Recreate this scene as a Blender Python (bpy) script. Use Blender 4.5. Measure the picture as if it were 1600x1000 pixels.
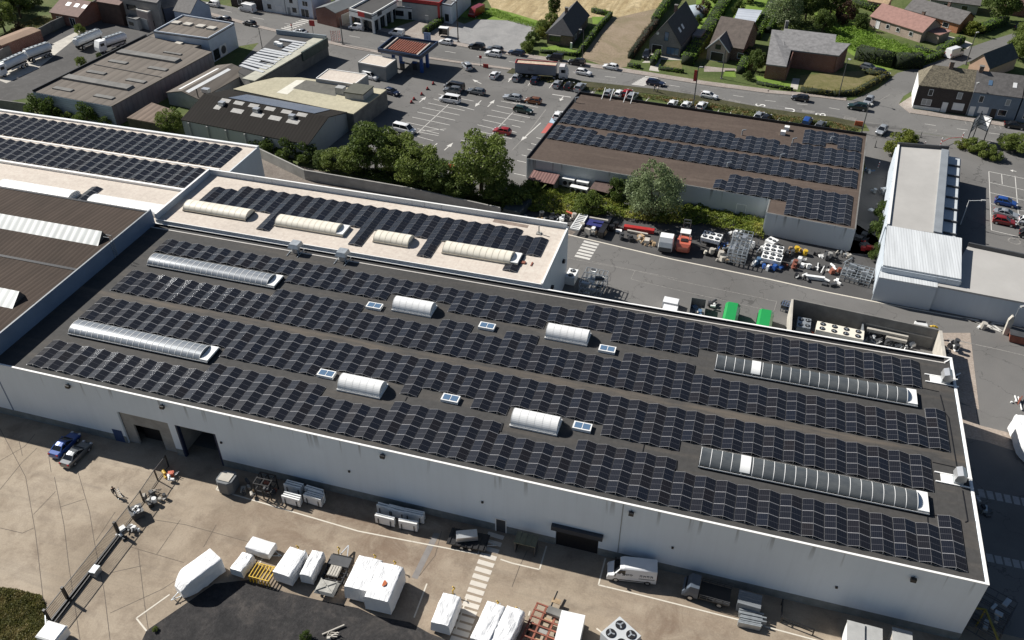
import bpy,bmesh,math,random
from mathutils import Vector,Matrix
import numpy as np
for o in list(bpy.data.objects):bpy.data.objects.remove(o)
C=bpy.context.scene
COL=C.collection
PI=math.pi
R=math.radians
# ---------------------------------------------------------------- camera
HC=84.7
FPX=1348.92
RX=Vector((0.95924283,0.28257868,-0.0015736))
RY=Vector((0.17242477,-0.58970758,-0.78899599))
RZ=Vector((-0.22388141,0.75656742,-0.61439633))
cam=bpy.data.cameras.new("camera")
cam.sensor_width=36.0
cam.lens=FPX*36.0/1600.0
cam.clip_start=0.5
cam.clip_end=3000
camo=bpy.data.objects.new("camera",cam)
COL.objects.link(camo)
m=Matrix(((RX.x,-RY.x,-RZ.x,0),(RX.y,-RY.y,-RZ.y,0),(RX.z,-RY.z,-RZ.z,HC),(0,0,0,1)))
camo.matrix_world=m
C.camera=camo
# ---------------------------------------------------------------- light
SUN=Vector((-1.25,0.32,1.0)).normalized()
w=bpy.data.worlds.new("World")
C.world=w
w.use_nodes=True
nt=w.node_tree
nt.nodes.clear()
wo=nt.nodes.new('ShaderNodeOutputWorld')
bg=nt.nodes.new('ShaderNodeBackground')
sk=nt.nodes.new('ShaderNodeTexSky')
sk.sky_type='NISHITA'
sk.sun_disc=False
sk.sun_elevation=math.asin(SUN.z)
sk.sun_rotation=math.atan2(SUN.x,SUN.y)
sk.altitude=100
sk.air_density=1.0
sk.dust_density=0.8
sk.ozone_density=1.6
bg.inputs[1].default_value=0.05*0.82
nt.links.new(sk.outputs[0],bg.inputs[0])
nt.links.new(bg.outputs[0],wo.inputs[0])
sl=bpy.data.lights.new("sun", 'SUN')
sl.energy=5.0
sl.angle=R(0.5)
sl.color=(1.0,0.965,0.905)
so=bpy.data.objects.new("sun",sl)
COL.objects.link(so)
so.rotation_euler=(-SUN).to_track_quat('-Z', 'Y').to_euler()
C.view_settings.view_transform='Standard'
C.view_settings.look='None'
C.view_settings.exposure=0.5
C.view_settings.gamma=1.0
C.cycles.max_bounces=6
C.cycles.diffuse_bounces=2
C.cycles.glossy_bounces=3
C.cycles.transmission_bounces=4
C.cycles.transparent_max_bounces=4
C.cycles.use_denoising=True
# ---------------------------------------------------------------- helpers
def G(px,py,z=0.0):
 """where the line of sight through a photograph pixel meets the height z"""
 d=RX*((px-800)/FPX)+RY*((py-500)/FPX)+RZ
 t=(z-HC)/d.z
 return Vector((d.x*t,d.y*t,z))
def GL(pts,z=0.0):
 return[G(p[0],p[1],z)for p in pts]
def ang(a,b):
 return math.atan2(b.y-a.y,b.x-a.x)
MATS={}
WLOC={}
def lin(c):
 return tuple(((v/255.0)/12.92 if v/255.0<=0.04045 else((v/255.0+0.055)/1.055)**2.4)for v in c)
class NT:
 def __init__(s,name):
  s.m=bpy.data.materials.new(name)
  s.m.use_nodes=True
  s.t=s.m.node_tree
  s.p=s.t.nodes['Principled BSDF']
 def n(s,typ,**kw):
  nd=s.t.nodes.new(typ)
  for k,v in kw.items():
   setattr(nd,k,v)
  return nd
 def l(s,a,b):
  s.t.links.new(a,b)
 def coord(s,scale=(1,1,1),rot=0.0,out='Object'):
  tc=s.n('ShaderNodeTexCoord')
  mp=s.n('ShaderNodeMapping')
  mp.inputs['Scale'].default_value=scale
  mp.inputs['Rotation'].default_value=(0,0,rot)
  s.l(tc.outputs[out],mp.inputs[0])
  return mp.outputs[0]
 def noise(s,vec,scale,detail=6,rough=0.6,dist=0.0):
  nz=s.n('ShaderNodeTexNoise')
  nz.inputs['Scale'].default_value=scale
  nz.inputs['Detail'].default_value=detail
  nz.inputs['Roughness'].default_value=rough
  nz.inputs['Distortion'].default_value=dist
  s.l(vec,nz.inputs['Vector'])
  return nz.outputs['Fac']
 def ramp(s,fac,stops):
  r=s.n('ShaderNodeValToRGB')
  e=r.color_ramp.elements
  e[0].position,e[0].color=stops[0][0],(*stops[0][1],1)
  e[1].position,e[1].color=stops[-1][0],(*stops[-1][1],1)
  for p,c in stops[1:-1]:
   q=e.new(p)
   q.color=(*c,1)
  s.l(fac,r.inputs[0])
  return r.outputs[0]
 def mix(s,fac,a,b,mode='MIX'):
  x=s.n('ShaderNodeMix',data_type='RGBA',blend_type=mode)
  for val,i in((fac,0),(a,6),(b,7)):
   if isinstance(val,(int,float)):
    x.inputs[i].default_value=val
   elif isinstance(val,tuple):
    x.inputs[i].default_value=(*val,1)
   else:
    s.l(val,x.inputs[i])
  return x.outputs[2]
 def math(s,op,a,b=None,c=None):
  x=s.n('ShaderNodeMath',operation=op)
  for i,val in enumerate((a,b,c)):
   if val is None:
    continue
   if isinstance(val,(int,float)):
    x.inputs[i].default_value=val
   else:
    s.l(val,x.inputs[i])
  return x.outputs[0]
 def bump(s,h,strength=0.3,dist=0.05):
  b=s.n('ShaderNodeBump')
  b.inputs['Strength'].default_value=strength
  b.inputs['Distance'].default_value=dist
  s.l(h,b.inputs['Height'])
  s.l(b.outputs[0],s.p.inputs['Normal'])
 def base(s,c):
  if isinstance(c,tuple):
   s.p.inputs['Base Color'].default_value=(*c,1)
  else:
   s.l(c,s.p.inputs['Base Color'])
def M(name,col,rough=0.7,var=0.18,scale=0.6,metal=0.0,bump=0.0,bscale=8.0,spec=None,alt=None,aniso=(1,1,1)):
 if name in MATS:
  return MATS[name]
 t=NT(name)
 t.p.inputs['Roughness'].default_value=rough
 t.p.inputs['Metallic'].default_value=metal
 if spec is not None:
  t.p.inputs['Specular IOR Level'].default_value=spec
 vec=t.coord(aniso)
 f=t.noise(vec,scale,8,0.65)
 lo=tuple(v*(1-var)for v in col)
 hi=tuple(min(1,v*(1+var))for v in(alt or col))
 t.base(t.ramp(f,[(0.3,lo),(0.7,hi)]))
 if bump:
  t.bump(t.noise(vec,bscale,5,0.6),bump,0.03)
 MATS[name]=t.m
 return t.m
class MB:
 def __init__(s):
  s.v,s.f,s.mi,s.uv,s.hasuv=[],[],[],[],False
 def add(s,vs,fs,mi=0,uvs=None):
  b=len(s.v)
  s.v.extend([tuple(v)for v in vs])
  for k,f in enumerate(fs):
   s.f.append([b+i for i in f])
   s.mi.append(mi)
   if uvs is not None:
    s.uv.append(uvs[k]);s.hasuv=True
   else:
    s.uv.append([(0.5,0.5)]*len(f))
  return s
 def quad(s,a,b,c,d,mi=0,uv=False):
  return s.add([a,b,c,d],[(0,1,2,3)],mi,[[(0,0),(1,0),(1,1),(0,1)]]if uv else None)
 def poly(s,pts,mi=0):
  return s.add(pts,[tuple(range(len(pts)))],mi)
 def box(s,x0,y0,z0,x1,y1,z1,mi=0,top=None):
  x0,x1=min(x0,x1),max(x0,x1);y0,y1=min(y0,y1),max(y0,y1)
  v=[(x0,y0,z0),(x1,y0,z0),(x1,y1,z0),(x0,y1,z0),(x0,y0,z1),(x1,y0,z1),(x1,y1,z1),(x0,y1,z1)]
  f=[(3,2,1,0),(0,1,5,4),(1,2,6,5),(2,3,7,6),(3,0,4,7)]
  s.add(v,f,mi)
  return s.add(v,[(4,5,6,7)],mi if top is None else top)
 def obox(s,cx,cy,z0,lx,ly,h,a=0.0,mi=0,top=None,taper=1.0):
  ca,sa=math.cos(a),math.sin(a)
  v=[]
  for z,k in((z0,1.0),(z0+h,taper)):
   for ux,uy in((-.5,-.5),(.5,-.5),(.5,.5),(-.5,.5)):
    x,y=ux*lx*k,uy*ly*k
    v.append((cx+x*ca-y*sa,cy+x*sa+y*ca,z))
  s.add(v,[(3,2,1,0),(0,1,5,4),(1,2,6,5),(2,3,7,6),(3,0,4,7)],mi)
  return s.add(v,[(4,5,6,7)],mi if top is None else top)
 def prism(s,pts,z0,z1,mi=0,top=None):
  n=len(pts)
  area=sum(pts[i][0]*pts[(i+1)%n][1]-pts[(i+1)%n][0]*pts[i][1]for i in range(n))
  if area<0:
   pts=list(pts)[::-1]
  v=[(p[0],p[1],z0)for p in pts]+[(p[0],p[1],z1)for p in pts]
  s.add(v,[(i,(i+1)%n,n+(i+1)%n,n+i)for i in range(n)]+[tuple(range(n-1,-1,-1))],mi)
  return s.add(v,[tuple(range(n,2*n))],mi if top is None else top)
 def bar(s,a,b,w=0.1,h=None,mi=0):
  a,b=Vector(a),Vector(b)
  h=w if h is None else h
  d=(b-a)
  if d.length<1e-6:
   return s
  d.normalize()
  up=Vector((0,0,1))if abs(d.z)<0.95 else Vector((0,1,0))
  sx=d.cross(up).normalized()*(w/2)
  uz=sx.cross(d).normalized()*(h/2)
  v=[a-sx-uz,a+sx-uz,a+sx+uz,a-sx+uz,b-sx-uz,b+sx-uz,b+sx+uz,b-sx+uz]
  return s.add(v,[(0,1,2,3),(7,6,5,4),(0,4,5,1),(1,5,6,2),(2,6,7,3),(3,7,4,0)],mi)
 def tube(s,a,b,r=0.05,n=8,mi=0,r2=None,caps=True):
  a,b=Vector(a),Vector(b)
  r2=r if r2 is None else r2
  d=(b-a).normalized()
  up=Vector((0,0,1))if abs(d.z)<0.95 else Vector((0,1,0))
  x=d.cross(up).normalized()
  y=x.cross(d).normalized()
  v=[]
  for p,rr in((a,r),(b,r2)):
   for i in range(n):
    t=2*PI*i/n
    v.append(p+x*(rr*math.cos(t))+y*(rr*math.sin(t)))
  f=[(i,n+i,n+(i+1)%n,(i+1)%n)for i in range(n)]
  if caps:
   f+=[tuple(range(n)),tuple(range(2*n-1,n-1,-1))]
  return s.add(v,f,mi)
 def path(s,pts,r=0.05,n=6,mi=0):
  for a,b in zip(pts,pts[1:]):
   s.tube(a,b,r,n,mi)
  return s
 def loft(s,rings,mi=0,close=True,caps=True):
  n=len(rings[0])
  v=[p for r in rings for p in r]
  f=[]
  for k in range(len(rings)-1):
   for i in range(n if close else n-1):
    j=(i+1)%n
    f.append((k*n+i,k*n+j,(k+1)*n+j,(k+1)*n+i))
  if caps:
   f.append(tuple(range(n-1,-1,-1)))
   f.append(tuple(range((len(rings)-1)*n,len(rings)*n)))
  return s.add(v,f,mi)
 def strip(s,pts,w,z=None,mi=0):
  """flat painted line along ground points (photograph pixels or metres)"""
  for a,b in zip(pts,pts[1:]):
   a=G(*a)if len(a)==2 else Vector(a)
   b=G(*b)if len(b)==2 else Vector(b)
   if z is not None:
    a.z=b.z=z
   d=(b-a);d.z=0
   if d.length<1e-6:continue
   d.normalize()
   nrm=Vector((-d.y,d.x,0))*(w/2)
   s.quad(a-nrm,b-nrm,b+nrm,a+nrm,mi)
  return s
 def build(s,name,mats,parent=None,smooth=False,loc=None,**props):
  off=WLOC.get(parent.name)if parent is not None and loc is None else None
  vv=s.v if off is None else[(x-off.x,y-off.y,z-off.z)for x,y,z in s.v]
  me=bpy.data.meshes.new(name)
  me.from_pydata(vv,[],s.f)
  if not isinstance(mats,(list,tuple)):
   mats=[mats]
  for mm in mats:
   me.materials.append(mm)
  me.polygons.foreach_set('material_index',s.mi)
  if s.hasuv:
   ul=me.uv_layers.new(name='uv')
   flat=[c for f in s.uv for p in f for c in p]
   ul.data.foreach_set('uv',flat)
  if smooth:
   me.polygons.foreach_set('use_smooth',[True]*len(s.f))
  me.update()
  o=bpy.data.objects.new(name,me)
  COL.objects.link(o)
  if parent is not None:
   o.parent=parent
   if off is not None:
    WLOC[o.name]=off
  if loc is not None:
   o.location=loc
  for k,v in props.items():
   o[k]=v
  return o
def thing(name,label,cat,loc,rz=0.0,group=None,world=False):
 """an Empty at the base of a thing; world=True: its parts are given in world coordinates"""
 o=bpy.data.objects.new(name,None)
 o.empty_display_size=0.3
 COL.objects.link(o)
 o.location=loc
 o.rotation_euler=(0,0,rz)
 o['label']=label
 o['category']=cat
 if group:o['group']=group
 if world:WLOC[o.name]=Vector(loc)
 return o
def single(mb,name,mats,label,cat,group=None,smooth=False):
 """a thing that is one mesh given in world coordinates: its origin goes to its base"""
 a=np.array(mb.v)
 c=Vector((float((a[:,0].min()+a[:,0].max())/2),float((a[:,1].min()+a[:,1].max())/2),float(a[:,2].min())))
 mb.v=[(x-c.x,y-c.y,z-c.z)for x,y,z in mb.v]
 o=mb.build(name,mats,smooth=smooth,loc=c,label=label,category=cat)
 if group:o['group']=group
 return o
def tree_of(o):
 return[(c,[g for g in bpy.data.objects if g.parent==c])for c in bpy.data.objects if c.parent==o]
class Proto:
 """remember a thing with its parts so that it can be copied quickly"""
 def __init__(s,root):
  s.root,s.kids,s.first=root,tree_of(root),True
 def put(s,loc,rz,label,group=None,swap=None,cat=None):
  if s.first:
   s.first=False
   r,ks=s.root,s.kids
  else:
   r=s.root.copy();COL.objects.link(r)
   ks=[]
   for c,gs in s.kids:
    d=c.copy();COL.objects.link(d);d.parent=r
    g2=[]
    for g in gs:
     h=g.copy();COL.objects.link(h);h.parent=d;g2.append(h)
    ks.append((d,g2))
  r.location=loc
  r.rotation_euler=(0,0,rz)
  r['label']=label
  if cat:r['category']=cat
  if group:r['group']=group
  if swap:
   for c,gs in ks:
    for o in[c]+gs:
     for i,sl_ in enumerate(o.material_slots):
      key=o.data.materials[i].name if o.data.materials[i]else ''
      if key in swap:
       sl_.link='OBJECT'
       sl_.material=swap[key]
  return r
def ordinal(n):
 words='first second third fourth fifth sixth seventh eighth ninth tenth eleventh twelfth'.split()
 if 1<=n<=12:
  return words[n-1]
 sfx='th' if 10<=n%100<=20 else{1:'st',2:'nd',3:'rd'}.get(n%10, 'th')
 return str(n)+sfx
rnd=random.Random(7)
def GY(px,py,Y):
 d=RX*((px-800)/FPX)+RY*((py-500)/FPX)+RZ
 t=Y/d.y
 return Vector((d.x*t,Y,HC+d.z*t))
 # ---------------------------------------------------------------- materials of the big buildings
def mat_membrane(name,col,stain,sc=0.05,band=None):
 t=NT(name)
 v=t.coord()
 big=t.noise(v,sc,8,0.65,0.6)
 fine=t.noise(v,1.7,6,0.7)
 str_=t.noise(t.coord((0.05,0.6,1)),1.0,6,0.6)
 c=t.ramp(big,[(0.3,tuple(x*0.86 for x in col)),(0.5,col),(0.72,tuple(x*1.1 for x in col))])
 c=t.mix(t.math('MULTIPLY',t.ramp(str_,[(0.5,(0,0,0)),(0.75,(1,1,1))]),0.45),c,stain)
 c=t.mix(0.35,c,t.ramp(fine,[(0.25,(0.25,)*3),(0.75,(0.8,)*3)]), 'OVERLAY')
 s=t.n('ShaderNodeSeparateXYZ');t.l(v,s.inputs[0])
 if band is not None:
  bd=t.n('ShaderNodeMapRange');t.l(t.math('ABSOLUTE',t.math('SUBTRACT',s.outputs[1],band)),bd.inputs[0])
  bd.inputs[1].default_value=1.1;bd.inputs[2].default_value=.4
  c=t.mix(t.math('MULTIPLY',bd.outputs[0],t.ramp(t.noise(t.coord((.12,1,1)),.8,7,.7),[(.38,(0,0,0)),(.6,(.85,)*3)])),c,stain)
 lap=t.math('LESS_THAN',t.math('FRACT',t.math('MULTIPLY',s.outputs[0],1/2.1)),0.022)
 c=t.mix(t.math('MULTIPLY',lap,0.22),c,tuple(x*0.4 for x in col))
 t.base(c)
 t.p.inputs['Roughness'].default_value=0.82
 t.p.inputs['Specular IOR Level'].default_value=0.2
 t.bump(fine,0.25,0.02)
 return t.m
def mat_wall_paint(name,col,top,streak=0.55,h=9.9):
 """painted panels with rain streaks that run down from the coping, scuffs and faint panel joints"""
 t=NT(name)
 v=t.coord()
 s=t.n('ShaderNodeSeparateXYZ');t.l(v,s.inputs[0])
 nz=t.noise(t.coord((1,1,0.04)),0.9,6,0.7)
 nz2=t.noise(t.coord((1,1,0.05)),1.3,2,0.4)
 hm=t.n('ShaderNodeMapRange');t.l(s.outputs[2],hm.inputs[0])
 hm.inputs[1].default_value=top-2.6;hm.inputs[2].default_value=top
 stk=t.math('MULTIPLY',t.ramp(nz2,[(0.63,(0,0,0)),(0.68,(1,1,1))]),hm.outputs[0])
 c=t.ramp(t.noise(v,0.12,8,0.6),[(0.3,tuple(x*0.92 for x in col)),(0.7,col)])
 c=t.mix(t.math('MULTIPLY',t.ramp(nz,[(0.45,(0,0,0)),(0.8,(1,1,1))]),0.18),c,tuple(x*0.62 for x in col))
 c=t.mix(t.math('MULTIPLY',stk,streak),c,(0.16,0.165,0.16))
 lo=t.n('ShaderNodeMapRange');t.l(s.outputs[2],lo.inputs[0])
 lo.inputs[1].default_value=4.2;lo.inputs[2].default_value=1.2
 sc=t.noise(t.coord((1,1,2.2)),1.1,4,0.5)
 c=t.mix(t.math('MULTIPLY',t.math('MULTIPLY',t.ramp(sc,[(0.70,(0,0,0)),(0.75,(1,1,1))]),lo.outputs[0]),0.5),c,(0.2,0.2,0.21))
 jt=t.math('LESS_THAN',t.math('FRACT',t.math('MULTIPLY',s.outputs[0],1/1.15)),0.012)
 c=t.mix(t.math('MULTIPLY',jt,0.10),c,tuple(x*0.5 for x in col))
 t.base(c)
 t.p.inputs['Roughness'].default_value=0.55
 return t.m
def mat_ribs(name,col,axis=0,pitch=0.25,rough=0.6,dirt=(0.12,0.1,0.09),dirt_amt=0.35,depth=0.04,metal=0.0):
 """profiled sheet: ribs run across `axis`"""
 t=NT(name)
 v=t.coord()
 s=t.n('ShaderNodeSeparateXYZ');t.l(v,s.inputs[0])
 wv=t.math('SINE',t.math('MULTIPLY',s.outputs[axis],2*PI/pitch))
 st=(0.9,0.06,0.3)if axis==0 else(0.06,0.9,0.3)
 if axis==2:st=(0.3,0.3,1)
 f=t.noise(t.coord(st),1.2,8,0.7)
 g=t.noise(v,0.13,6,0.6)
 c=t.ramp(f,[(0.3,tuple(x*0.8 for x in col)),(0.65,tuple(min(1,x*1.12)for x in col))])
 c=t.mix(t.math('MULTIPLY',t.ramp(g,[(0.42,(0,0,0)),(0.75,(1,1,1))]),dirt_amt),c,dirt)
 gro=t.math('MULTIPLY',t.math('LESS_THAN',wv,-0.72),0.35)
 c=t.mix(gro,c,tuple(x*0.45 for x in col))
 t.base(c)
 t.p.inputs['Roughness'].default_value=rough
 t.p.inputs['Metallic'].default_value=metal
 if rough>.7:t.p.inputs['Specular IOR Level'].default_value=0.12
 t.bump(wv,0.6,depth)
 return t.m
def mat_brick(name,col,mortar=(0.35,0.33,0.3),sc=1.0):
 t=NT(name)
 tc=t.n('ShaderNodeTexCoord')
 b=t.n('ShaderNodeTexBrick')
 sx=t.n('ShaderNodeSeparateXYZ');t.l(tc.outputs['Object'],sx.inputs[0])
 cx=t.n('ShaderNodeCombineXYZ')
 t.l(t.math('ADD',sx.outputs[0],sx.outputs[1]),cx.inputs[0]);t.l(sx.outputs[2],cx.inputs[1])
 t.l(cx.outputs[0],b.inputs['Vector'])
 b.inputs['Scale'].default_value=4.0*sc
 b.inputs['Mortar Size'].default_value=0.012
 b.inputs['Color1'].default_value=(*col,1)
 b.inputs['Color2'].default_value=(*[x*0.72 for x in col],1)
 b.inputs['Mortar'].default_value=(*mortar,1)
 t.base(t.mix(0.35,b.outputs['Color'],t.ramp(t.noise(tc.outputs['Object'],0.4,6,0.6),[(0.3,(0.3,)*3),(0.7,(0.75,)*3)]), 'OVERLAY'))
 t.p.inputs['Roughness'].default_value=0.85
 return t.m
def mat_glass(name,col=(0.02,0.025,0.03),rough=0.06):
 t=NT(name)
 t.base(col)
 t.p.inputs['Roughness'].default_value=rough
 t.p.inputs['IOR'].default_value=1.5
 t.p.inputs['Specular IOR Level'].default_value=0.7
 return t.m
def mat_barrel(name,col,rough,rib=1.0,axis_col=None,metal=0.0,coat=0.0):
 t=NT(name)
 v=t.coord()
 f=t.noise(t.coord((0.25,1.2,1.2)),1.0,6,0.65)
 c=t.ramp(f,[(0.3,tuple(x*0.8 for x in col)),(0.7,tuple(min(1,x*1.1)for x in col))])
 t.base(c)
 t.p.inputs['Roughness'].default_value=rough
 t.p.inputs['Metallic'].default_value=metal
 t.p.inputs['Coat Weight'].default_value=coat
 t.p.inputs['Coat Roughness'].default_value=0.12
 return t.m
m_roof_dark=mat_membrane('dark roof membrane',(0.060,0.058,0.056),(0.125,0.105,0.085),.05,17.5)
m_roof_beige=mat_membrane('cream roof membrane',(0.56,0.495,0.43),(0.46,0.40,0.34))
m_black=M('black bitumen',(0.012,0.012,0.014),0.7,0.3,0.8)
m_white=M('white coated metal',(0.82,0.82,0.80),0.35,0.06,0.8)
m_coping=M('white coping',(0.86,0.85,0.82),0.4,0.05,1.0)
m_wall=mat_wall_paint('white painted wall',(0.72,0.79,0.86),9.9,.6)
m_plinth=M('grey plinth concrete',(0.20,0.215,0.21),0.85,0.25,0.9,bump=0.2)
m_conc=M('grey concrete',(0.30,0.29,0.27),0.85,0.22,0.5,bump=0.25)
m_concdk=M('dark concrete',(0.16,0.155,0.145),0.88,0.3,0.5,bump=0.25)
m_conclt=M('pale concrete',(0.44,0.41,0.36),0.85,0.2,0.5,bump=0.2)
m_grey=M('grey painted metal',(0.28,0.30,0.31),0.45,0.12,0.9)
m_dkgrey=M('dark grey metal',(0.06,0.062,0.066),0.5,0.2,0.9)
m_blackm=M('black metal',(0.014,0.014,0.016),0.45,0.2,1.0)
m_alu=M('aluminium',(0.62,0.63,0.64),0.38,0.1,1.2,metal=0.75)
m_galv=M('galvanised steel',(0.42,0.45,0.47),0.45,0.22,1.5,metal=0.6)
m_glass=mat_glass('dark glass')
m_glassb=mat_glass('sky blue glass',(0.10,0.17,0.27),0.08)
m_rub=M('black rubber',(0.012,0.012,0.012),0.85,0.2,2)
m_blue=M('blue paint',(0.03,0.09,0.30),0.4,0.15,1)
m_red=M('red paint',(0.40,0.03,0.03),0.45,0.15,1)
m_yel=M('yellow paint',(0.62,0.40,0.03),0.5,0.15,1)
m_orange=M('orange red paint',(0.55,0.12,0.06),0.5,0.2,1)
m_rust=M('rusty red steel',(0.24,0.08,0.05),0.75,0.35,1.4)
m_wood=M('bare wood',(0.38,0.27,0.16),0.75,0.3,1.5)
m_brown=mat_ribs('brown corrugated sheet',(0.072,0.055,0.045),0,0.8,0.92,(0.04,0.033,0.028),0.6,0.02)
m_blockw=mat_ribs('concrete block wall',(0.33,0.335,0.325),2,0.5,0.85,(0.20,0.20,0.19),0.5,0.01)
# ---------------------------------------------------------------- solar module
def mat_module():
 t=NT('solar cells')
 tc=t.n('ShaderNodeTexCoord')
 s=t.n('ShaderNodeSeparateXYZ');t.l(tc.outputs['UV'],s.inputs[0])
 u,v=s.outputs[0],s.outputs[1]
 def edge(x,wd):
  return t.math('GREATER_THAN',t.math('ABSOLUTE',t.math('SUBTRACT',x,0.5)),0.5-wd)
 fru,frame=edge(u,0.020),edge(v,0.016)
 midl=t.math('LESS_THAN',t.math('ABSOLUTE',t.math('SUBTRACT',v,0.5)),0.012)
 cu=edge(t.math('FRACT',t.math('MULTIPLY',u,6)),0.055)
 cv=edge(t.math('FRACT',t.math('MULTIPLY',v,20)),0.05)
 grid=t.math('MAXIMUM',cu,t.math('MULTIPLY',cv,0.35))
 oi=t.n('ShaderNodeObjectInfo')
 tint=t.ramp(oi.outputs['Random'],[(0.0,(0.0075,0.0085,0.013)),(0.4,(0.0085,0.009,0.0125)),(0.65,(0.0115,0.0098,0.0105)),(0.85,(0.007,0.009,0.0155)),(1.0,(0.010,0.0105,0.0135))])
 c=t.mix(t.math('MULTIPLY',grid,0.22),tint,(0.10,0.10,0.11))
 c=t.mix(t.math('MULTIPLY',midl,0.6),c,(0.12,0.12,0.13))
 c=t.mix(t.math('MULTIPLY',fru,.8),c,(0.10,0.10,0.105))
 c=t.mix(frame,c,(0.33,0.33,0.34))
 t.base(c)
 rr=t.math('MULTIPLY_ADD',frame,0.16,0.27)
 t.l(rr,t.p.inputs['Roughness'])
 t.p.inputs['Specular IOR Level'].default_value=0.55
 return t.m
m_pv=mat_module()
m_pvframe=M('module frame',(0.30,0.30,0.31),0.4,0.05,2,metal=0.3)
TILT=R(14.5)
def module_mesh(name,w,ln):
 b=MB()
 h=0.035
 b.add([(-w/2,-ln/2,0),(w/2,-ln/2,0),(w/2,ln/2,0),(-w/2,ln/2,0)],[(0,1,2,3)],0,[[(0,0),(1,0),(1,1),(0,1)]])
 b.add([(-w/2,-ln/2,0),(w/2,-ln/2,0),(w/2,ln/2,0),(-w/2,ln/2,0),(-w/2,-ln/2,-h),(w/2,-ln/2,-h),(w/2,ln/2,-h),(-w/2,ln/2,-h)],[(0,4,5,1),(1,5,6,2),(2,6,7,3),(3,7,4,0),(7,6,5,4)],1)
 o=b.build(name,[m_pv,m_pvframe])
 me=o.data
 bpy.data.objects.remove(o)
 return me
MOD=module_mesh('solar_module',1.165,1.735)
def strip_mesh(name,w,ln,n):
 """one slope of a far tent: n modules in one mesh"""
 b=MB()
 for k in range(n):
  y0=(k-n/2)*ln
  b.add([(-w/2,y0+.01,0),(w/2,y0+.01,0),(w/2,y0+ln-.01,0),(-w/2,y0+ln-.01,0)],[(0,1,2,3)],0,[[(0,0),(1,0),(1,1),(0,1)]])
 L=n*ln/2
 b.add([(-w/2,-L,-.004),(w/2,-L,-.004),(w/2,L,-.004),(-w/2,L,-.004),(-w/2,-L,-.035),(w/2,-L,-.035),(w/2,L,-.035),(-w/2,L,-.035)],[(0,4,5,1),(1,5,6,2),(2,6,7,3),(3,7,4,0),(7,6,5,4),(0,1,2,3)],1)
 o=b.build(name,[m_pv,m_pvframe])
 me=o.data
 bpy.data.objects.remove(o)
 return me
RAILS={}
def rail_mesh(n,ln,P):
 if(n,ln)not in RAILS:
  b=MB()
  L=n*ln
  for x in(0.07,P/2,P-0.07):
   b.box(x-0.03,-0.05,0.0,x+0.03,L+0.05,0.05 if x!=P/2 else 0.33)
  for k in range(n+1):
   y=min(max(k*ln,0.04),L-0.04)
   b.box(0.07,y-0.03,0.0,P-0.07,y+0.03,0.035)
  for k in range(n):
   b.box(P/2-0.55,k*ln+0.5,0.036,P/2+0.55,k*ln+0.9,0.09)
  o=b.build('mounting_frame',[m_alu])
  RAILS[(n,ln)]=o.data
  bpy.data.objects.remove(o)
 return RAILS[(n,ln)]
STRIPS={}
PVCOUNT=0
def tent(x,y,z,n,ln,P,label,group,rz=0.0,detailed=True):
 """one back-to-back pair of module rows on its mounting frame; ridge runs along local y"""
 global PVCOUNT
 PVCOUNT+=1
 t=thing('solar_panel_tent',label, 'solar panels',(x,y,z),rz,group)
 rm=bpy.data.objects.new('mounting_frame',rail_mesh(n,ln,P));COL.objects.link(rm);rm.parent=t
 w=1.165
 hz=w*math.cos(TILT)/2
 zz=0.12+w*math.sin(TILT)/2
 for sgn in(1,-1):
  cx=P/2-sgn*(hz+0.012)
  if detailed:
   for k in range(n):
    o=bpy.data.objects.new('solar_module',MOD)
    COL.objects.link(o);o.parent=t
    o.location=(cx,(k+0.5)*ln,zz)
    o.rotation_euler=(0,-sgn*TILT,0)
  else:
   if(n,ln)not in STRIPS:
    STRIPS[(n,ln)]=strip_mesh('module_row',1.15,ln,n)
   o=bpy.data.objects.new('module_row',STRIPS[(n,ln)])
   COL.objects.link(o);o.parent=t
   o.location=(cx,n*ln/2,zz)
   o.rotation_euler=(0,-sgn*TILT,0)
 return t
 # ---------------------------------------------------------------- main warehouse
RZ0=9.9
XL,XR,YF,YB=-91.0,31.3,63.8,100.45
wh=thing('warehouse', 'largest warehouse, white walled with dark flat roof carrying four rows of solar panels', 'warehouse',(0,YF,0),world=True)
b=MB();b.box(XL,YF+.3,RZ0-.35,XR-.3,99.355,RZ0)
b.build('roof',[m_roof_dark],wh)
o1=[GY(182,643,YF),GY(261,660,YF),GY(277.5,707,YF),GY(201,691,YF)]
o2=[GY(272.5,664,YF),GY(335,677.5,YF),GY(350,722.5,YF),GY(289,712.5,YF)]
xa0,xa1,za=(o1[0].x+o1[3].x)/2,(o1[1].x+o1[2].x)/2,o1[0].z
xb0,xb1,zb=(o2[0].x+o2[3].x)/2,(o2[1].x+o2[2].x)/2,o2[0].z
sh=[GY(869,822,YF),GY(936,837,YF)]
xs0,xs1,zs=sh[0].x,sh[1].x,sh[0].z
b=MB()
def wallseg(x0,x1,z0,z1):b.box(x0,YF,z0,x1,YF+.28,z1)
wallseg(-100,xa0,0,RZ0);wallseg(xa0,xa1,za,RZ0);wallseg(xa1,xb0,0,RZ0);wallseg(xb0,xb1,zb,RZ0)
wallseg(xb1,xs0,0,RZ0);wallseg(xs0,xs1,zs,RZ0);wallseg(xs1,XR,0,RZ0)
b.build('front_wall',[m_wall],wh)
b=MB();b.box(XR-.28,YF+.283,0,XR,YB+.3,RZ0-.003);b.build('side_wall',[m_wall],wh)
b=MB();b.box(XL,YB-.04,0,XR-.283,YB+.16,RZ0+.02);b.build('back_wall',[m_wall],wh)
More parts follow.
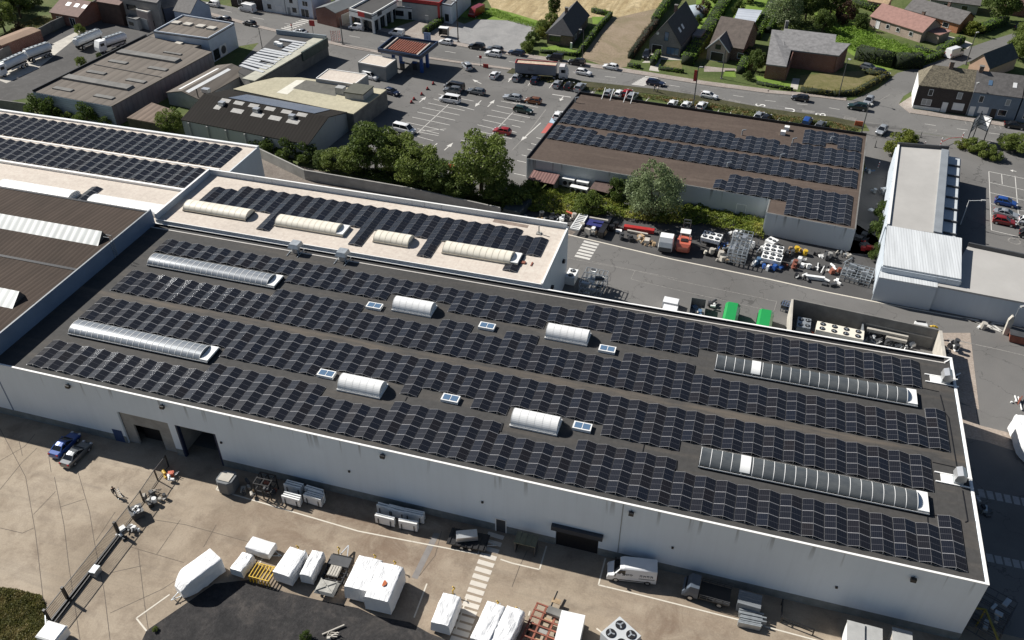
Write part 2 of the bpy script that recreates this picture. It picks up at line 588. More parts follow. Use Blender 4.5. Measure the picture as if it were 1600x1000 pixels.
b=MB();b.box(XL,99.36,RZ0-.45,XR-.29,YB-.043,RZ0-.25);b.box(XL,YB-.06,RZ0-.249,XR-.9,YB-.042,RZ0+.015);b.box(XR-.9,99.36,RZ0-.249,XR-.29,YB-.1,RZ0+.01,1);b.build('gutter',[m_black,m_roof_dark],wh)
b=MB()
b.box(-100,YF-.05,RZ0,XR+.05,YF+.20,RZ0+.09)
b.box(XR-.22,YF+.203,RZ0,XR+.05,YB-.08,RZ0+.088)
b.box(XL,YB-.075,RZ0+.023,XR+.05,YB+.19,RZ0+.10)
b.bar((XR-1.0,99.35,RZ0+.06),(XR-.2,YB-.2,RZ0+.06),.16,.1)
b.build('coping',[m_coping],wh)
b=MB();b.box(XL,99.14,RZ0+.003,XR-.9,99.36,RZ0+.07);b.build('flashing',[M('pale flashing',(0.50,0.47,0.43),0.6,0.15,1)],wh)
b=MB()
for x0,x1 in((-100,xa0),(xa1,xb0),(xb1,xs0),(xs1,XR+.03)):
 b.box(x0,YF-.03,0,x1,YF-.003,1.25)
b.build('plinth',[m_plinth],wh)
i0,i1=GY(207.5,663,YF+.35),GY(250,672.5,YF+.35)
j0,j1=GY(221,695,YF+.35),GY(260,706,YF+.35)
xi0,xi1,zi=(i0.x+j0.x)/2,(i1.x+j1.x)/2,(i0.z+i1.z)/2
b=MB()
b.box(xa0,YF+.35,0,xi0,YF+.6,za-.003);b.box(xi1,YF+.35,0,xa1,YF+.6,za-.003);b.box(xi0,YF+.35,zi,xi1,YF+.6,za-.003)
b.build('doorway_infill',[m_conc],wh)
b=MB();b.box(xi0-.03,YF+1.6,0,xi1+.03,YF+1.7,zi+.1);b.build('opening_backing',[m_blackm],wh,label='black sheet filling the dark opening in the concrete infill')  # black sheet stands in for the dark depth of the opening
b=MB();b.box(xb0+.003,YF-.012,0,xb0+.28,YF+.5,zb-.003);b.box(xb1-.28,YF-.012,0,xb1-.003,YF+.5,zb-.003)
b.build('door_jamb',[M('shade darkened blue jamb',(.012,.02,.055),.6,.2,1)],wh)  # blue darkened to put the doorway's deep shade into the colour
b=MB();b.box(xb0-.5,YF+.55,0,xb0-.3,YF+14,5.4);b.box(xb1+5,YF+.55,0,xb1+5.2,YF+14,5.4);b.box(xb0-.3,YF+13.8,0,xb1+5,YF+14,5.4)
b.build('hall_wall',[m_conc],wh)
b=MB()
for k in range(28):
 z0=k*zs/28
 b.box(xs0+.05,YF+.10+(k%2)*.02,z0,xs1-.05,YF+.2,z0+zs/28)
shut=b.build('roller_shutter',[m_blackm],wh)
b=MB();b.box(xs0-.5,YF-.55,zs-.25,xs1+.5,YF-.004,zs+.45)
b.build('shutter_hood',[M('dark blue grey metal',(0.018,0.026,0.040),0.5,0.15,1)],shut)
d0,d1=GY(775.5,811.5,YF),GY(789,830,YF)
b=MB();b.box(d0.x,YF-.05,0.0,d0.x+1.15,YF-.031,2.25)
dr=b.build('door',[m_dkgrey],wh)
b=MB();b.box(d0.x-.14,YF-.07,0,d0.x-.003,YF-.031,2.4);b.box(d0.x+1.153,YF-.07,0,d0.x+1.29,YF-.031,2.4);b.box(d0.x-.003,YF-.07,2.253,d0.x+1.153,YF-.031,2.4)
b.build('door_frame',[m_white],dr)
d0=GY(176,673,YF)
b=MB();b.box(d0.x,YF-.05,0.0,d0.x+1.5,YF-.031,2.2);b.build('side_door',[M('dull blue door',(.03,.06,.15),.6,.2,1)],wh,label='blue door left of the concrete infill')
for(px,py)in((108,602),(255,634),(599,711),(987,800),(1427,903)):
 p=GY(px,py,YF)
 b=MB();b.box(p.x-.28,YF-.45,p.z-.22,p.x+.28,YF-.10,p.z+.22);b.bar((p.x,YF-.12,p.z+.2),(p.x,YF-.003,p.z+.35),.06)
 b.build('floodlight',[m_blackm],wh)
for(px,py)in((346,691),(546,736),(754,784),(1051,855),(1307,917)):
 p=GY(px,py,YF)
 b=MB();b.box(p.x-.13,YF-.16,p.z-.13,p.x+.13,YF-.003,p.z+.13);b.build('wall_vent',[m_blackm],wh)
b=MB();p=GY(973,798,YF);b.box(p.x-.05,YF-.05,1.28,p.x+.05,YF-.003,RZ0-.02);b.build('downpipe',[m_grey],wh)
b=MB()
def on_roof(pts,wd=.09,hh=.06):
 P=[G(x,y,RZ0+.03)for x,y in pts]
 for a_,c_ in zip(P,P[1:]):b.bar(a_,c_,wd,hh)
on_roof([(1469,617),(1475,640),(1475,641)]);on_roof([(1474,641),(1482,652),(1491,706),(1496,735)])
on_roof([(1440,606),(1467,612)]);on_roof([(1446,770),(1450,819)]);on_roof([(1450,803),(1476,808)]);on_roof([(1504,766),(1512,814),(1508,816)])
on_roof([(1457,722),(1493,730)]);on_roof([(636,620),(633,626)]);on_roof([(337,560),(352,533)]);on_roof([(425,465),(430,455)])
on_roof([(1004,706),(1008,688)]);on_roof([(580,470),(575,468)]);on_roof([(785,661),(781,674)],.3,.12);on_roof([(1056,719),(1055,733)],.3,.12);on_roof([(841,525),(838,536)],.3,.12);on_roof([(1085,571),(1083,582)],.3,.12)
b.build('cable_tray',[m_blackm],wh)
# ---------------------------------------------------------------- tents on the main roof
PX,X0,ML=2.3607,-86.25,1.757
ROWS=[('front row',[(0,9,64.8,3),(10,16,64.8,4),(17,20,64.8,3),(21,26,64.8,4),(27,30,64.8,3),(31,35,64.8,4),(36,47,64.8,3),(48,48,64.8,4)]),('second row',[(0,9,75.2,3),(10,15,73.45,4),(16,20,75.2,3),(21,21,73.45,4),(22,24,75.2,3),(25,26,73.45,4),(27,31,75.2,3),(32,35,73.45,4),(36,47,75.2,3)]),('third row',[(0,9,82.25,3),(10,15,82.25,4),(16,20,82.25,3),(21,22,82.25,4),(23,24,82.25,3),(25,26,82.25,4),(27,31,82.25,3),(32,35,82.25,4),(36,47,82.25,3),(48,48,82.25,4)]),('back row',[(0,9,93.1,2),(10,16,91.35,3),(17,20,93.1,2),(21,26,91.35,3),(27,28,93.1,2),(29,30,93.1,3),(31,35,91.35,4),(36,47,93.1,3)]),]
for rn,segs in ROWS:
 for i0_,i1_,y,n in segs:
  for i in range(i0_,i1_+1):
   tent(X0+i*PX,y,RZ0+.004,n,ML,PX, '%s black solar panel tent from the left in the %s, dark warehouse roof'%(ordinal(i+1),rn), 'solar panel tents on the dark warehouse roof')
   # ---------------------------------------------------------------- rooflights
def arch_rings(x0,x1,y0,y1,z0,h,nseg,nx):
 rings=[]
 for k in range(nx+1):
  x=x0+(x1-x0)*k/nx
  rings.append([(x,(y0+y1)/2-(y1-y0)/2*math.cos(PI*i/nseg),z0+h*math.sin(PI*i/nseg))for i in range(nseg+1)])
 return rings
def barrel(name,label,x0,x1,y0,y1,z,h,bays,m_skin,m_rib,m_curb,group,ribw=0.07,panels=(),curb=0.32):
 t=thing(name,label, 'rooflight',((x0+x1)/2,(y0+y1)/2,z),0,group,world=True)
 b=MB()
 b.box(x0,y0,z,x1,y1,z+curb);b.build('curb',[m_curb],t)
 b=MB()
 g=0.12
 ends=[p for p in panels if p=='end']
 X1=x1-(1.3 if ends else 0.1)
 X0_=x0+0.1
 b.loft(arch_rings(X0_,X1,y0+g,y1-g,z+curb+.003,h,18,bays),0,close=False,caps=False)
 for x,rev in((X0_,0),(X1,1)):
  r=arch_rings(x,x+1,y0+g,y1-g,z+curb+.003,h,18,1)[0]
  b.poly(r if rev else r[::-1],0)
 b.build('vault',[m_skin],t,smooth=False)
 for f in bpy.data.objects[-1:]if False else[]:pass
 b=MB()
 for k in range(bays+1):
  x=X0_+(X1-X0_)*k/bays
  r0=arch_rings(x-ribw/2,x+ribw/2,y0+g-.02,y1-g+.02,z+curb+.004,h+.03,18,1)
  b.loft(r0,0,close=False,caps=False)
 b.box(x0,y0-.03,z+curb-.1,x1,y0-.003,z+curb+.05);b.box(x0,y1+.003,z+curb-.1,x1,y1+.03,z+curb+.05)
 b.build('rib',[m_rib],t)
 if ends:
  b=MB();b.box(x1-1.2,y0+.1,z+curb+.004,x1-.05,y1-.1,z+curb+.25);b.build('vent_flap',[m_white],t)
 for p in panels:
  if p!='end':
   b=MB();xx=x0+p
   r0=arch_rings(xx,xx+1.15,y0+g-.03,y1-g+.03,z+curb+.004,h+.07,18,1)
   r0=[r[2:17]for r in r0]
   b.loft(r0,0,close=False,caps=False);b.build('vent_panel',[m_white],t,smooth=True)
 return t
def mat_poly():
 """clear multiwall sheet over a dark hall: silvery where it mirrors the sun, striped along the vault"""
 t=NT('silver polycarbonate')
 f=t.noise(t.coord((0.15,2.5,2.5)),1.0,5,0.6)
 t.base(t.ramp(f,[(0.3,(0.24,0.26,0.28)),(0.7,(0.42,0.44,0.46))]))
 t.p.inputs['Metallic'].default_value=0.45
 t.p.inputs['Roughness'].default_value=0.27
 t.p.inputs['Specular IOR Level'].default_value=0.9
 return t.m
m_poly=mat_poly()
def mat_dkpoly():
 t=NT('smoked polycarbonate')
 f=t.noise(t.coord((0.5,0.8,0.8)),0.7,6,0.7)
 t.base(t.ramp(f,[(0.3,(0.05,0.058,0.066)),(0.7,(0.11,0.117,0.118))]))
 t.p.inputs['Roughness'].default_value=0.16
 t.p.inputs['Specular IOR Level'].default_value=0.7
 return t.m
m_dkpoly=mat_dkpoly()
m_dome=M('white opal plastic',(0.80,0.80,0.79),0.4,0.06,1.2)
m_cream=M('cream opal plastic',(0.76,0.71,0.60),0.45,0.10,0.7)
m_creamr=M('yellowed plastic rib',(0.58,0.53,0.42),0.5,0.1,1)
m_domer=M('grey plastic rib',(0.58,0.58,0.57),0.5,0.1,1)
g1='long barrel rooflights on the dark warehouse roof'
barrel('barrel_rooflight', 'silver ribbed barrel rooflight at the left end between the third and back panel rows',-84.8,-63.0,89.3,92.3,RZ0,.75,22,m_poly,m_white,m_black,g1,.06,('end',))
barrel('barrel_rooflight', 'silver ribbed barrel rooflight at the left end between the front and second panel rows',-85.1,-63.2,71.65,74.75,RZ0,.75,22,m_poly,m_white,m_black,g1,.06,('end',))
barrel('barrel_rooflight', 'smoked barrel rooflight at the right end between the third and back panel rows',1.2,26.2,89.1,92.1,RZ0,.75,20,m_dkpoly,m_white,m_black,g1,.065,('end',4.6))
barrel('barrel_rooflight', 'smoked barrel rooflight at the right end between the front and second panel rows',1.2,26.2,71.45,74.55,RZ0,.75,20,m_dkpoly,m_white,m_black,g1,.065,('end',4.6))
g2='white dome rooflights on the dark warehouse roof'
for(xx,yy,lab)in((-44.4,89.3, 'short white domed rooflight in the back aisle, left one beside a panel step'),(-21.8,89.3, 'short white domed rooflight in the back aisle, right one nearer the smoked barrel'),(-44.6,71.75, 'short white domed rooflight in the front aisle, left one'),(-21.6,71.75, 'short white domed rooflight in the front aisle, right one')):
 barrel('dome_rooflight',lab,xx,xx+5.95,yy,yy+2.8,RZ0,1.25,6,m_dome,m_domer,m_white,g2,.03,(),.22)
fl=None
for(px,py,lab)in((585,477, 'back aisle, leftmost'),(761,508.5, 'back aisle, between the two white domes'),(949,544.5, 'back aisle, right of both white domes'),(510,583, 'front aisle, leftmost'),(704,621.5, 'front aisle, between the two white domes'),(910,665.5, 'front aisle, right of both white domes')):
 p=G(px,py,RZ0+.4)
 lab='small flat glazed rooflight with white frame, '+lab
 if fl is None:
  t=thing('flat_rooflight',lab, 'rooflight',(p.x,p.y,RZ0),0, 'flat glazed rooflights')
  b=MB();b.obox(0,0,0,2.25,1.25,.42,0,0);b.build('frame',[m_white],t)
  b=MB();b.obox(-.5,0,.421,.88,.92,.03);b.obox(.5,0,.421,.88,.92,.03);b.build('glass',[m_glassb],t)
  fl=Proto(t)
 fl.put((p.x,p.y,RZ0),0,lab, 'flat glazed rooflights')
 # ---------------------------------------------------------------- roof plant
for(px,py,lab)in((1476,596, 'galvanised roof ventilator on rails at the right edge, beside the back row'),(1496,752, 'galvanised roof ventilator on rails at the right edge, beside the second row')):
 p=G(px,py,RZ0)
 t=thing('roof_ventilator',lab, 'ventilator',(p.x,p.y,RZ0),0, 'roof ventilators on the dark roof')
 b=MB()
 r=[[(-.6,y,.75),(-.45,y,1.5),(.1,y,1.75),(.55,y,1.5),(.6,y,.8),(0,y,.6)]for y in(-.75,.75)]
 b.loft(r,0);b.build('cowl',[m_alu],t)
 b=MB();b.box(-.5,-.6,0,.5,.6,.62);b.build('duct_base',[m_galv],t)
 b=MB();b.box(-2.4,-.8,.05,1.6,-.65,.16);b.box(-2.4,.65,.05,1.6,.8,.16);b.box(-1.8,-.64,.06,-.52,.64,.1);b.build('rail',[m_coping],t)
for(px,py,lab)in((462,395, 'galvanised intake cowl against the cream roofed building, left one of two'),(535,408, 'galvanised intake cowl against the cream roofed building, right one of two')):
 p=G(px,py,RZ0)
 t=thing('intake_cowl',lab, 'cowl',(p.x,99.3,RZ0),0, 'intake cowls by the cream roofed building')
 b=MB();b.box(-.7,-.7,.9,.7,.7,1.1);b.loft([[(-.9,-.9,1.1),(.9,-.9,1.1),(.9,.9,1.1),(-.9,.9,1.1)],[(-.7,-.6,1.7),(.7,-.6,1.7),(.7,.8,1.7),(-.7,.8,1.7)]]);b.build('hood',[m_galv],t)
 b=MB();b.box(-.45,-.45,0,.45,.45,.9);b.build('duct',[m_alu],t)
 b=MB()
 for x in(-.9,.9):b.bar((x,-1.5,.06),(x,.9,.06),.1);b.bar((x,-.9,.1),(x*.6,-.5,.9),.06)
 b.build('stand',[m_galv],t)
 # ---------------------------------------------------------------- ground materials
def mat_asphalt(name,col,warm=(0.16,0.14,0.12),crack=0.5,patch=0.35,sc=1.0):
 t=NT(name)
 v=t.coord()
 big=t.noise(v,0.045*sc,8,0.65,0.8)
 mid=t.noise(v,0.35*sc,8,0.7,0.3)
 fine=t.noise(v,9.0,4,0.7)
 c=t.ramp(big,[(0.3,tuple(x*0.82 for x in col)),(0.5,col),(0.72,tuple(x*1.18 for x in col))])
 c=t.mix(t.math('MULTIPLY',t.ramp(mid,[(0.5,(0,0,0)),(0.8,(1,1,1))]),patch),c,warm)
 c=t.mix(0.4,c,t.ramp(fine,[(0.2,(0.25,)*3),(0.8,(0.78,)*3)]), 'OVERLAY')
 vo=t.n('ShaderNodeTexVoronoi',feature='DISTANCE_TO_EDGE')
 vo.inputs['Scale'].default_value=0.11*sc
 nz=t.n('ShaderNodeTexNoise');nz.inputs['Scale'].default_value=0.5;nz.inputs['Detail'].default_value=5
 t.l(v,nz.inputs['Vector'])
 va=t.n('ShaderNodeVectorMath',operation='MULTIPLY_ADD')
 t.l(nz.outputs['Color'],va.inputs[0]);va.inputs[1].default_value=(5,5,0);t.l(v,va.inputs[2])
 t.l(va.outputs[0],vo.inputs['Vector'])
 ck=t.math('MULTIPLY',t.math('LESS_THAN',vo.outputs['Distance'],0.006),crack)
 c=t.mix(ck,c,tuple(x*0.35 for x in col))
 t.base(c)
 t.p.inputs['Roughness'].default_value=0.9
 t.p.inputs['Specular IOR Level'].default_value=0.2
 t.bump(fine,0.25,0.02)
 return t.m
def mat_ground_cover(name,cols,sc=0.4,fine=6.0,rough=0.95,bump=0.6):
 t=NT(name)
 v=t.coord()
 a=t.noise(v,sc,8,0.7,0.6)
 f=t.noise(v,fine,6,0.75)
 c=t.ramp(a,[(0.28+0.44*i/(len(cols)-1),q)for i,q in enumerate(cols)])
 c=t.mix(0.6,c,t.ramp(f,[(0.25,(0.18,)*3),(0.75,(0.82,)*3)]), 'OVERLAY')
 t.base(c)
 t.p.inputs['Roughness'].default_value=rough
 t.p.inputs['Specular IOR Level'].default_value=0.2
 t.bump(f,bump,0.12)
 return t.m
def mat_field():
 """stubble in mown swaths"""
 t=NT('stubble')
 v=t.coord((1,1,1),R(-24))
 st=t.noise(t.coord((0.35,0.05,1),R(-24)),1.0,6,0.65,1.2)
 mid=t.noise(v,0.5,8,0.75,1.0)
 fine=t.noise(v,2.6,6,0.8)
 c=t.ramp(st,[(0.3,(0.30,0.225,0.12)),(0.5,(0.40,0.315,0.18)),(0.7,(0.50,0.405,0.25))])
 c=t.mix(0.55,c,t.ramp(mid,[(0.3,(0.25,)*3),(0.7,(0.75,)*3)]), 'OVERLAY')
 c=t.mix(0.55,c,t.ramp(fine,[(0.3,(0.2,)*3),(0.7,(0.8,)*3)]), 'OVERLAY')
 t.base(c)
 t.p.inputs['Roughness'].default_value=0.95
 t.p.inputs['Specular IOR Level'].default_value=0.15
 t.bump(mid,0.8,0.4)
 return t.m
def mat_slabs():
 """old poured slabs, stained brown and worn unevenly"""
 t=NT('yard concrete')
 v=t.coord()
 big=t.noise(v,0.06,8,0.65,0.7)
 mid=t.noise(v,0.3,8,0.7,0.4)
 fine=t.noise(v,5.0,5,0.75)
 trk=t.noise(t.coord((0.05,0.7,1),R(6)),1.0,6,0.6,0.3)
 c=t.ramp(big,[(0.28,(0.24,0.195,0.145)),(0.5,(0.325,0.268,0.203)),(0.72,(0.405,0.343,0.268))])
 c=t.mix(t.math('MULTIPLY',t.ramp(mid,[(0.46,(0,0,0)),(0.72,(1,1,1))]),0.7),c,(0.155,0.118,0.088))
 s=t.n('ShaderNodeSeparateXYZ');t.l(v,s.inputs[0])
 d=t.n('ShaderNodeVectorMath',operation='DISTANCE');t.l(v,d.inputs[0]);d.inputs[1].default_value=(-36,62,0)
 mr=t.n('ShaderNodeMapRange');t.l(d.outputs[1],mr.inputs[0])
 mr.inputs[1].default_value=26;mr.inputs[2].default_value=6
 d2=t.n('ShaderNodeVectorMath',operation='DISTANCE');t.l(v,d2.inputs[0]);d2.inputs[1].default_value=(3,55,0)
 mr2=t.n('ShaderNodeMapRange');t.l(d2.outputs[1],mr2.inputs[0])
 mr2.inputs[1].default_value=11;mr2.inputs[2].default_value=2
 st=t.math('MULTIPLY',t.math('MAXIMUM',mr.outputs[0],mr2.outputs[0]),t.ramp(t.noise(v,0.22,7,0.7,1.0),[(0.35,(0,0,0)),(0.6,(1,1,1))]))
 c=t.mix(t.math('MULTIPLY',st,0.7),c,(0.15,0.10,0.07))
 c=t.mix(t.math('MULTIPLY',t.ramp(trk,[(0.52,(0,0,0)),(0.7,(1,1,1))]),0.30),c,(0.17,0.145,0.12))
 c=t.mix(0.38,c,t.ramp(fine,[(0.2,(0.25,)*3),(0.8,(0.78,)*3)]), 'OVERLAY')
 t.base(c)
 t.p.inputs['Roughness'].default_value=0.88
 t.p.inputs['Specular IOR Level'].default_value=0.2
 t.bump(fine,0.2,0.02)
 return t.m
def mat_paint(name,col,wear=0.45):
 t=NT(name)
 f=t.noise(t.coord(),2.2,8,0.75)
 t.base(t.ramp(f,[(wear-0.1,tuple(x*0.5 for x in col)),(wear+0.06,tuple(x*0.9 for x in col)),(0.75,col)]))
 t.p.inputs['Roughness'].default_value=0.8
 return t.m
m_asph=mat_asphalt('asphalt',(0.148,0.143,0.137),(0.175,0.162,0.15))
m_asphd=mat_asphalt('dark asphalt',(0.075,0.073,0.072),(0.10,0.094,0.088),0.3)
m_street=mat_asphalt('street asphalt',(0.152,0.148,0.142),(0.175,0.167,0.157),0.4,0.25)
m_tank=mat_asphalt('oily asphalt',(0.085,0.082,0.080),(0.15,0.145,0.14),0.2,0.6,1.6)
m_slab=mat_slabs()
m_gravel=mat_ground_cover('black gravel',[(0.022,0.022,0.023),(0.042,0.040,0.040),(0.085,0.076,0.07)],0.3,2.2,0.95,0.8)
m_grgrav=mat_ground_cover('grey gravel',[(0.20,0.20,0.20),(0.27,0.265,0.26),(0.33,0.325,0.315)],0.18,4.0)
m_pave=mat_ground_cover('paving',[(0.24,0.205,0.18),(0.30,0.26,0.23),(0.34,0.31,0.28)],0.3,3.0,0.9,0.2)
m_soil=mat_ground_cover('soil and rough grass',[(0.05,0.075,0.02),(0.085,0.11,0.035),(0.14,0.135,0.06)],0.09,1.5)
m_lawn=mat_ground_cover('lawn',[(0.10,0.165,0.025),(0.15,0.23,0.04),(0.22,0.27,0.07)],0.25,5.0)
m_drylawn=mat_ground_cover('dry lawn',[(0.09,0.095,0.03),(0.155,0.14,0.06),(0.22,0.18,0.10)],0.3,4.0)
m_weeds=mat_ground_cover('weedy ground',[(0.03,0.032,0.018),(0.06,0.06,0.03),(0.10,0.085,0.055)],0.3,3.0)
m_bare=mat_ground_cover('bare dry ground',[(0.17,0.15,0.085),(0.24,0.19,0.13),(0.30,0.235,0.175)],0.12,2.2)
m_field=mat_field()
m_apron=mat_ground_cover('concrete apron',[(0.27,0.225,0.185),(0.34,0.285,0.24),(0.40,0.345,0.295)],0.2,3.0,0.9,0.1)
m_pwhite=mat_paint('worn white road paint',(0.62,0.60,0.56),0.40)
m_pcream=mat_paint('worn cream line paint',(0.66,0.61,0.52),0.36)
m_pred=mat_paint('red bay paint',(0.42,0.10,0.085),0.3)
m_pblue=mat_paint('pale blue bay paint',(0.36,0.46,0.56),0.3)
m_pfaint=mat_paint('faint line paint',(0.30,0.285,0.265),0.5)
STRUCT=dict(kind='structure')
LAY=0.004
def sheet(name,pts,lvl,mat,world_pts=False):
 z=lvl*LAY
 P=[(p[0],p[1],z)if world_pts else tuple(G(p[0],p[1],z))for p in pts]
 n=len(P)
 area=sum(P[i][0]*P[(i+1)%n][1]-P[(i+1)%n][0]*P[i][1]for i in range(n))
 if area<0:P=P[::-1]
 b=MB();b.poly(P)
 return b.build(name,[mat],**STRUCT)
def slabz(name,pts,z0,z1,mat,**kw):
 b=MB();b.prism([tuple(G(p[0],p[1],z1))[:2]for p in pts],z0,z1)
 return b.build(name,[mat],**STRUCT)
b=MB();b.quad((-900,-300,0),(900,-300,0),(900,1500,0),(-900,1500,0));b.build('ground',[m_soil],**STRUCT)
sheet('yard',[(-150,10),(46,10),(46,66),(-150,66)],1,m_slab,True)
sheet('lane_asphalt',[(-92,66.0),(150,66.0),(150,60),(46.0,60),(46.0,10),(150,10),(150,140),(30,128),(-20,145),(-92,134)],1,m_asph,True)
sheet('gravel_bed',[(229,985),(286,946),(335,912),(395,905),(445,925),(500,938),(560,950),(585,962),(640,972),(672,990),(780,1030),(780,1100),(200,1100),(222,1000)],2,m_gravel)
sheet('apron',[(1480,628),(1524,636),(1529,664),(1640,692),(1640,722),(1540,690),(1490,680)],2,m_apron)
sheet('apron_strip',[(1470,520),(1516,520),(1530,640),(1500,628)],3,m_apron)
sheet('storage_strip',[(780,330),(885,366),(1050,404),(1200,434),(1290,455),(1363,470),(1385,380),(1330,345),(1195,352),(1000,318),(800,300)],2,m_asphd)
sheet('car_park',[(505,262),(640,300),(830,330),(850,250),(905,175),(945,125),(800,98),(709,86),(600,66),(470,44),(430,38),(330,150)],2,m_asph)
sheet('side_yard',[(1325,395),(1390,400),(1412,230),(1380,205),(1345,205),(1352,260)],2,m_asph)
sheet('corner_car_park',[(1350,190),(1405,202),(1490,216),(1700,240),(1760,480),(1500,470),(1480,380),(1395,320),(1380,240)],3,m_asph)
sheet('rear_path',[(395,240),(480,262),(800,336),(900,362),(880,380),(700,372),(405,300)],3,mat_ground_cover('dirty rear path',[(.12,.10,.085),(.18,.155,.135),(.23,.20,.175)],.3,3))
sheet('tanker_yard',[(-160,190),(60,150),(200,140),(330,60),(240,30),(140,20),(-40,82),(-160,120)],2,m_tank)
sheet('unit_forecourt',[(326,88),(375,72),(432,62),(470,56),(400,40),(366,30),(300,8),(270,20),(330,60)],3,m_asph)
sheet('tanker_yard_slab',[(58,108),(118,60),(128,50),(128,45),(75,72),(20,96),(-20,118),(10,130)],3,m_conclt)
NEAR=[(300,12),(400,39),(470,55),(540,70),(600,81),(668,89),(709,95),(752,100.5),(800,107),(911,127),(1029,140),(1087,149),(1200,170),(1300,183),(1350,193),(1400,201),(1487,215),(1600,229),(1800,258)]
FAR=[(300,-2),(400,18),(480,30),(505,36),(600,50),(641,58),(732,75),(800,87),(892,101),(962,111),(1000,117),(1100,133),(1200,146),(1275,152),(1340,163),(1422,177),(1506,189),(1600,202),(1800,226)]
sheet('street',NEAR+FAR[::-1],4,m_street)
SRL=[(1275,152),(1330,157),(1372,139),(1402,114),(1440,104),(1481,90),(1512,75),(1550,62),(1587,51),(1680,20)]
SRR=[(1422,177),(1404,163),(1412,150),(1432,138),(1470,118),(1512,97),(1575,75),(1594,56),(1700,28)]
sheet('side_road',SRL+SRR[::-1],5,m_street)
def pavement(name,line,off,z=0.11,mat=None):
 """raised kerbed strip beside a road edge (line in photograph pixels, off metres away from the road)"""
 P=GL(line)
 Q=[]
 for i,p in enumerate(P):
  a_,c_=P[max(i-1,0)],P[min(i+1,len(P)-1)]
  d=(c_-a_).normalized()
  Q.append(p+Vector((-d.y,d.x,0))*off)
 b=MB();pts=[(p.x,p.y)for p in P]+[(q.x,q.y)for q in Q[::-1]]
 b.prism(pts,0,z)
 return b.build(name,[mat or m_pave],**STRUCT)
pavement('pavement',FAR[1:13],2.4)
pavement('pavement',FAR[12:14]+[(1322,158)],2.0)
pavement('pavement',[(1404,163),(1422,177),(1506,189),(1600,202),(1800,226)],2.6)
pavement('pavement',NEAR[5:9],-1.2)
pavement('pavement',NEAR[0:5],-1.6)
pavement('verge',NEAR[8:15],-3.2,0.09,m_weeds)
sheet('forecourt',[(560,62),(655,30),(700,28),(760,50),(700,72),(640,58)],2,m_pave)
sheet('gravel_lot',[(690,68),(705,45),(745,30),(800,32),(838,40),(815,78),(800,86),(735,74)],5,m_grgrav)
sheet('field',[(752,-20),(770,16),(800,22),(860,38),(915,28),(952,26),(955,30),(1000,46),(1030,20),(1050,-20)],3,m_field)
sheet('field_grass',[(700,20),(770,12),(800,20),(850,35),(838,41),(745,32)],4,m_lawn)
sheet('bare_plot',[(952,30),(908,90),(958,108),(980,104),(990,85),(1012,48),(1040,10)],4,m_bare)
for nm,lv,mt,pts in(('lawn',5,m_lawn,[(843,80),(846,74),(868,71),(905,80),(912,74),(900,88),(890,87)]),('lawn',5,m_lawn,[(925,26),(948,26),(940,37),(926,37)]),('lawn',5,m_drylawn,[(1033,97),(1066,94),(1066,112),(1030,107)]),('drive',5,m_conclt,[(1003,98),(1018,98),(1014,110),(1030,112),(1028,108),(1033,93),(1066,94),(1066,90),(1018,83),(1015,90)]),('drive',5,m_pave,[(1100,103),(1128,106),(1150,107),(1152,112),(1100,112)]),('lawn',5,m_lawn,[(1133,110),(1148,110),(1150,121),(1130,119)]),('lawn',5,m_lawn,[(1090,-20),(1240,-20),(1230,20),(1190,40),(1080,60),(1085,30)]),('lawn',5,m_lawn,[(1180,118),(1240,128),(1242,136),(1186,130)]),('lawn',5,m_drylawn,[(1250,118),(1300,112),(1380,110),(1384,116),(1340,140),(1310,146),(1250,138)]),('path',6,m_conclt,[(1239,122),(1250,123),(1246,140),(1234,138)]),('lawn',5,m_lawn,[(1270,20),(1330,10),(1360,40),(1370,60),(1460,85),(1450,95),(1380,112),(1330,85),(1300,60)]),('lawn',5,m_drylawn,[(-20,60),(30,52),(80,32),(100,40),(85,50),(60,55),(30,50),(10,60)]),('drive',6,m_conclt,[(1440,55),(1462,52),(1500,60),(1520,68),(1512,76),(1495,70)]),):sheet(nm,pts,lv,mt)
sheet('paved_corner',[(1404,163),(1422,177),(1425,160),(1432,145)],6,m_pave)
sheet('grass_bed',[(-40,912),(0,918),(30,922),(66,930),(72,945),(72,1060),(-60,1080)],2,mat_ground_cover('tussock soil',[(0.05,0.055,0.018),(0.09,0.085,0.03),(0.15,0.12,0.05)],0.6,4.0))
# ---------------------------------------------------------------- painted lines and joints (all flat on the ground)
def lines(name,segs,wd,lvl,mat,px=True):
 b=MB()
 for s_ in segs:
  b.strip([G(*p)if px else Vector((p[0],p[1],0))for p in s_],wd,lvl*LAY)
 return b.build(name,[mat],**STRUCT)
m_joint=M('dark joint',(0.11,0.09,0.072),0.9,0.3,2)
lines('yard_joint',[[(0,670),(40,745),(55,830),(60,870),(70,960)],[(85,745),(100,820),(107,880),(113,920),(125,1000)],[(122,738),(140,800),(148,850),(163,925),(172,1000)],[(0,825),(35,833),(53,825)],[(52,804),(87,768)],[(0,720),(38,698),(55,678)],[(35,712),(30,690)],[(0,765),(35,722),(58,700)],[(80,738),(75,705)],[(95,792),(132,780)],[(205,855),(287,879)],[(240,812),(290,820),(400,850)],[(216,860),(226,945),(232,985)],[(245,866),(282,812)],[(318,855),(338,820)],[(800,917),(812,885),(824,860)],[(172,895),(222,884)],[(150,845),(180,800)],[(172,958),(255,920),(300,890)],[(655,900),(680,868),(690,830)]],.07,3,m_joint)
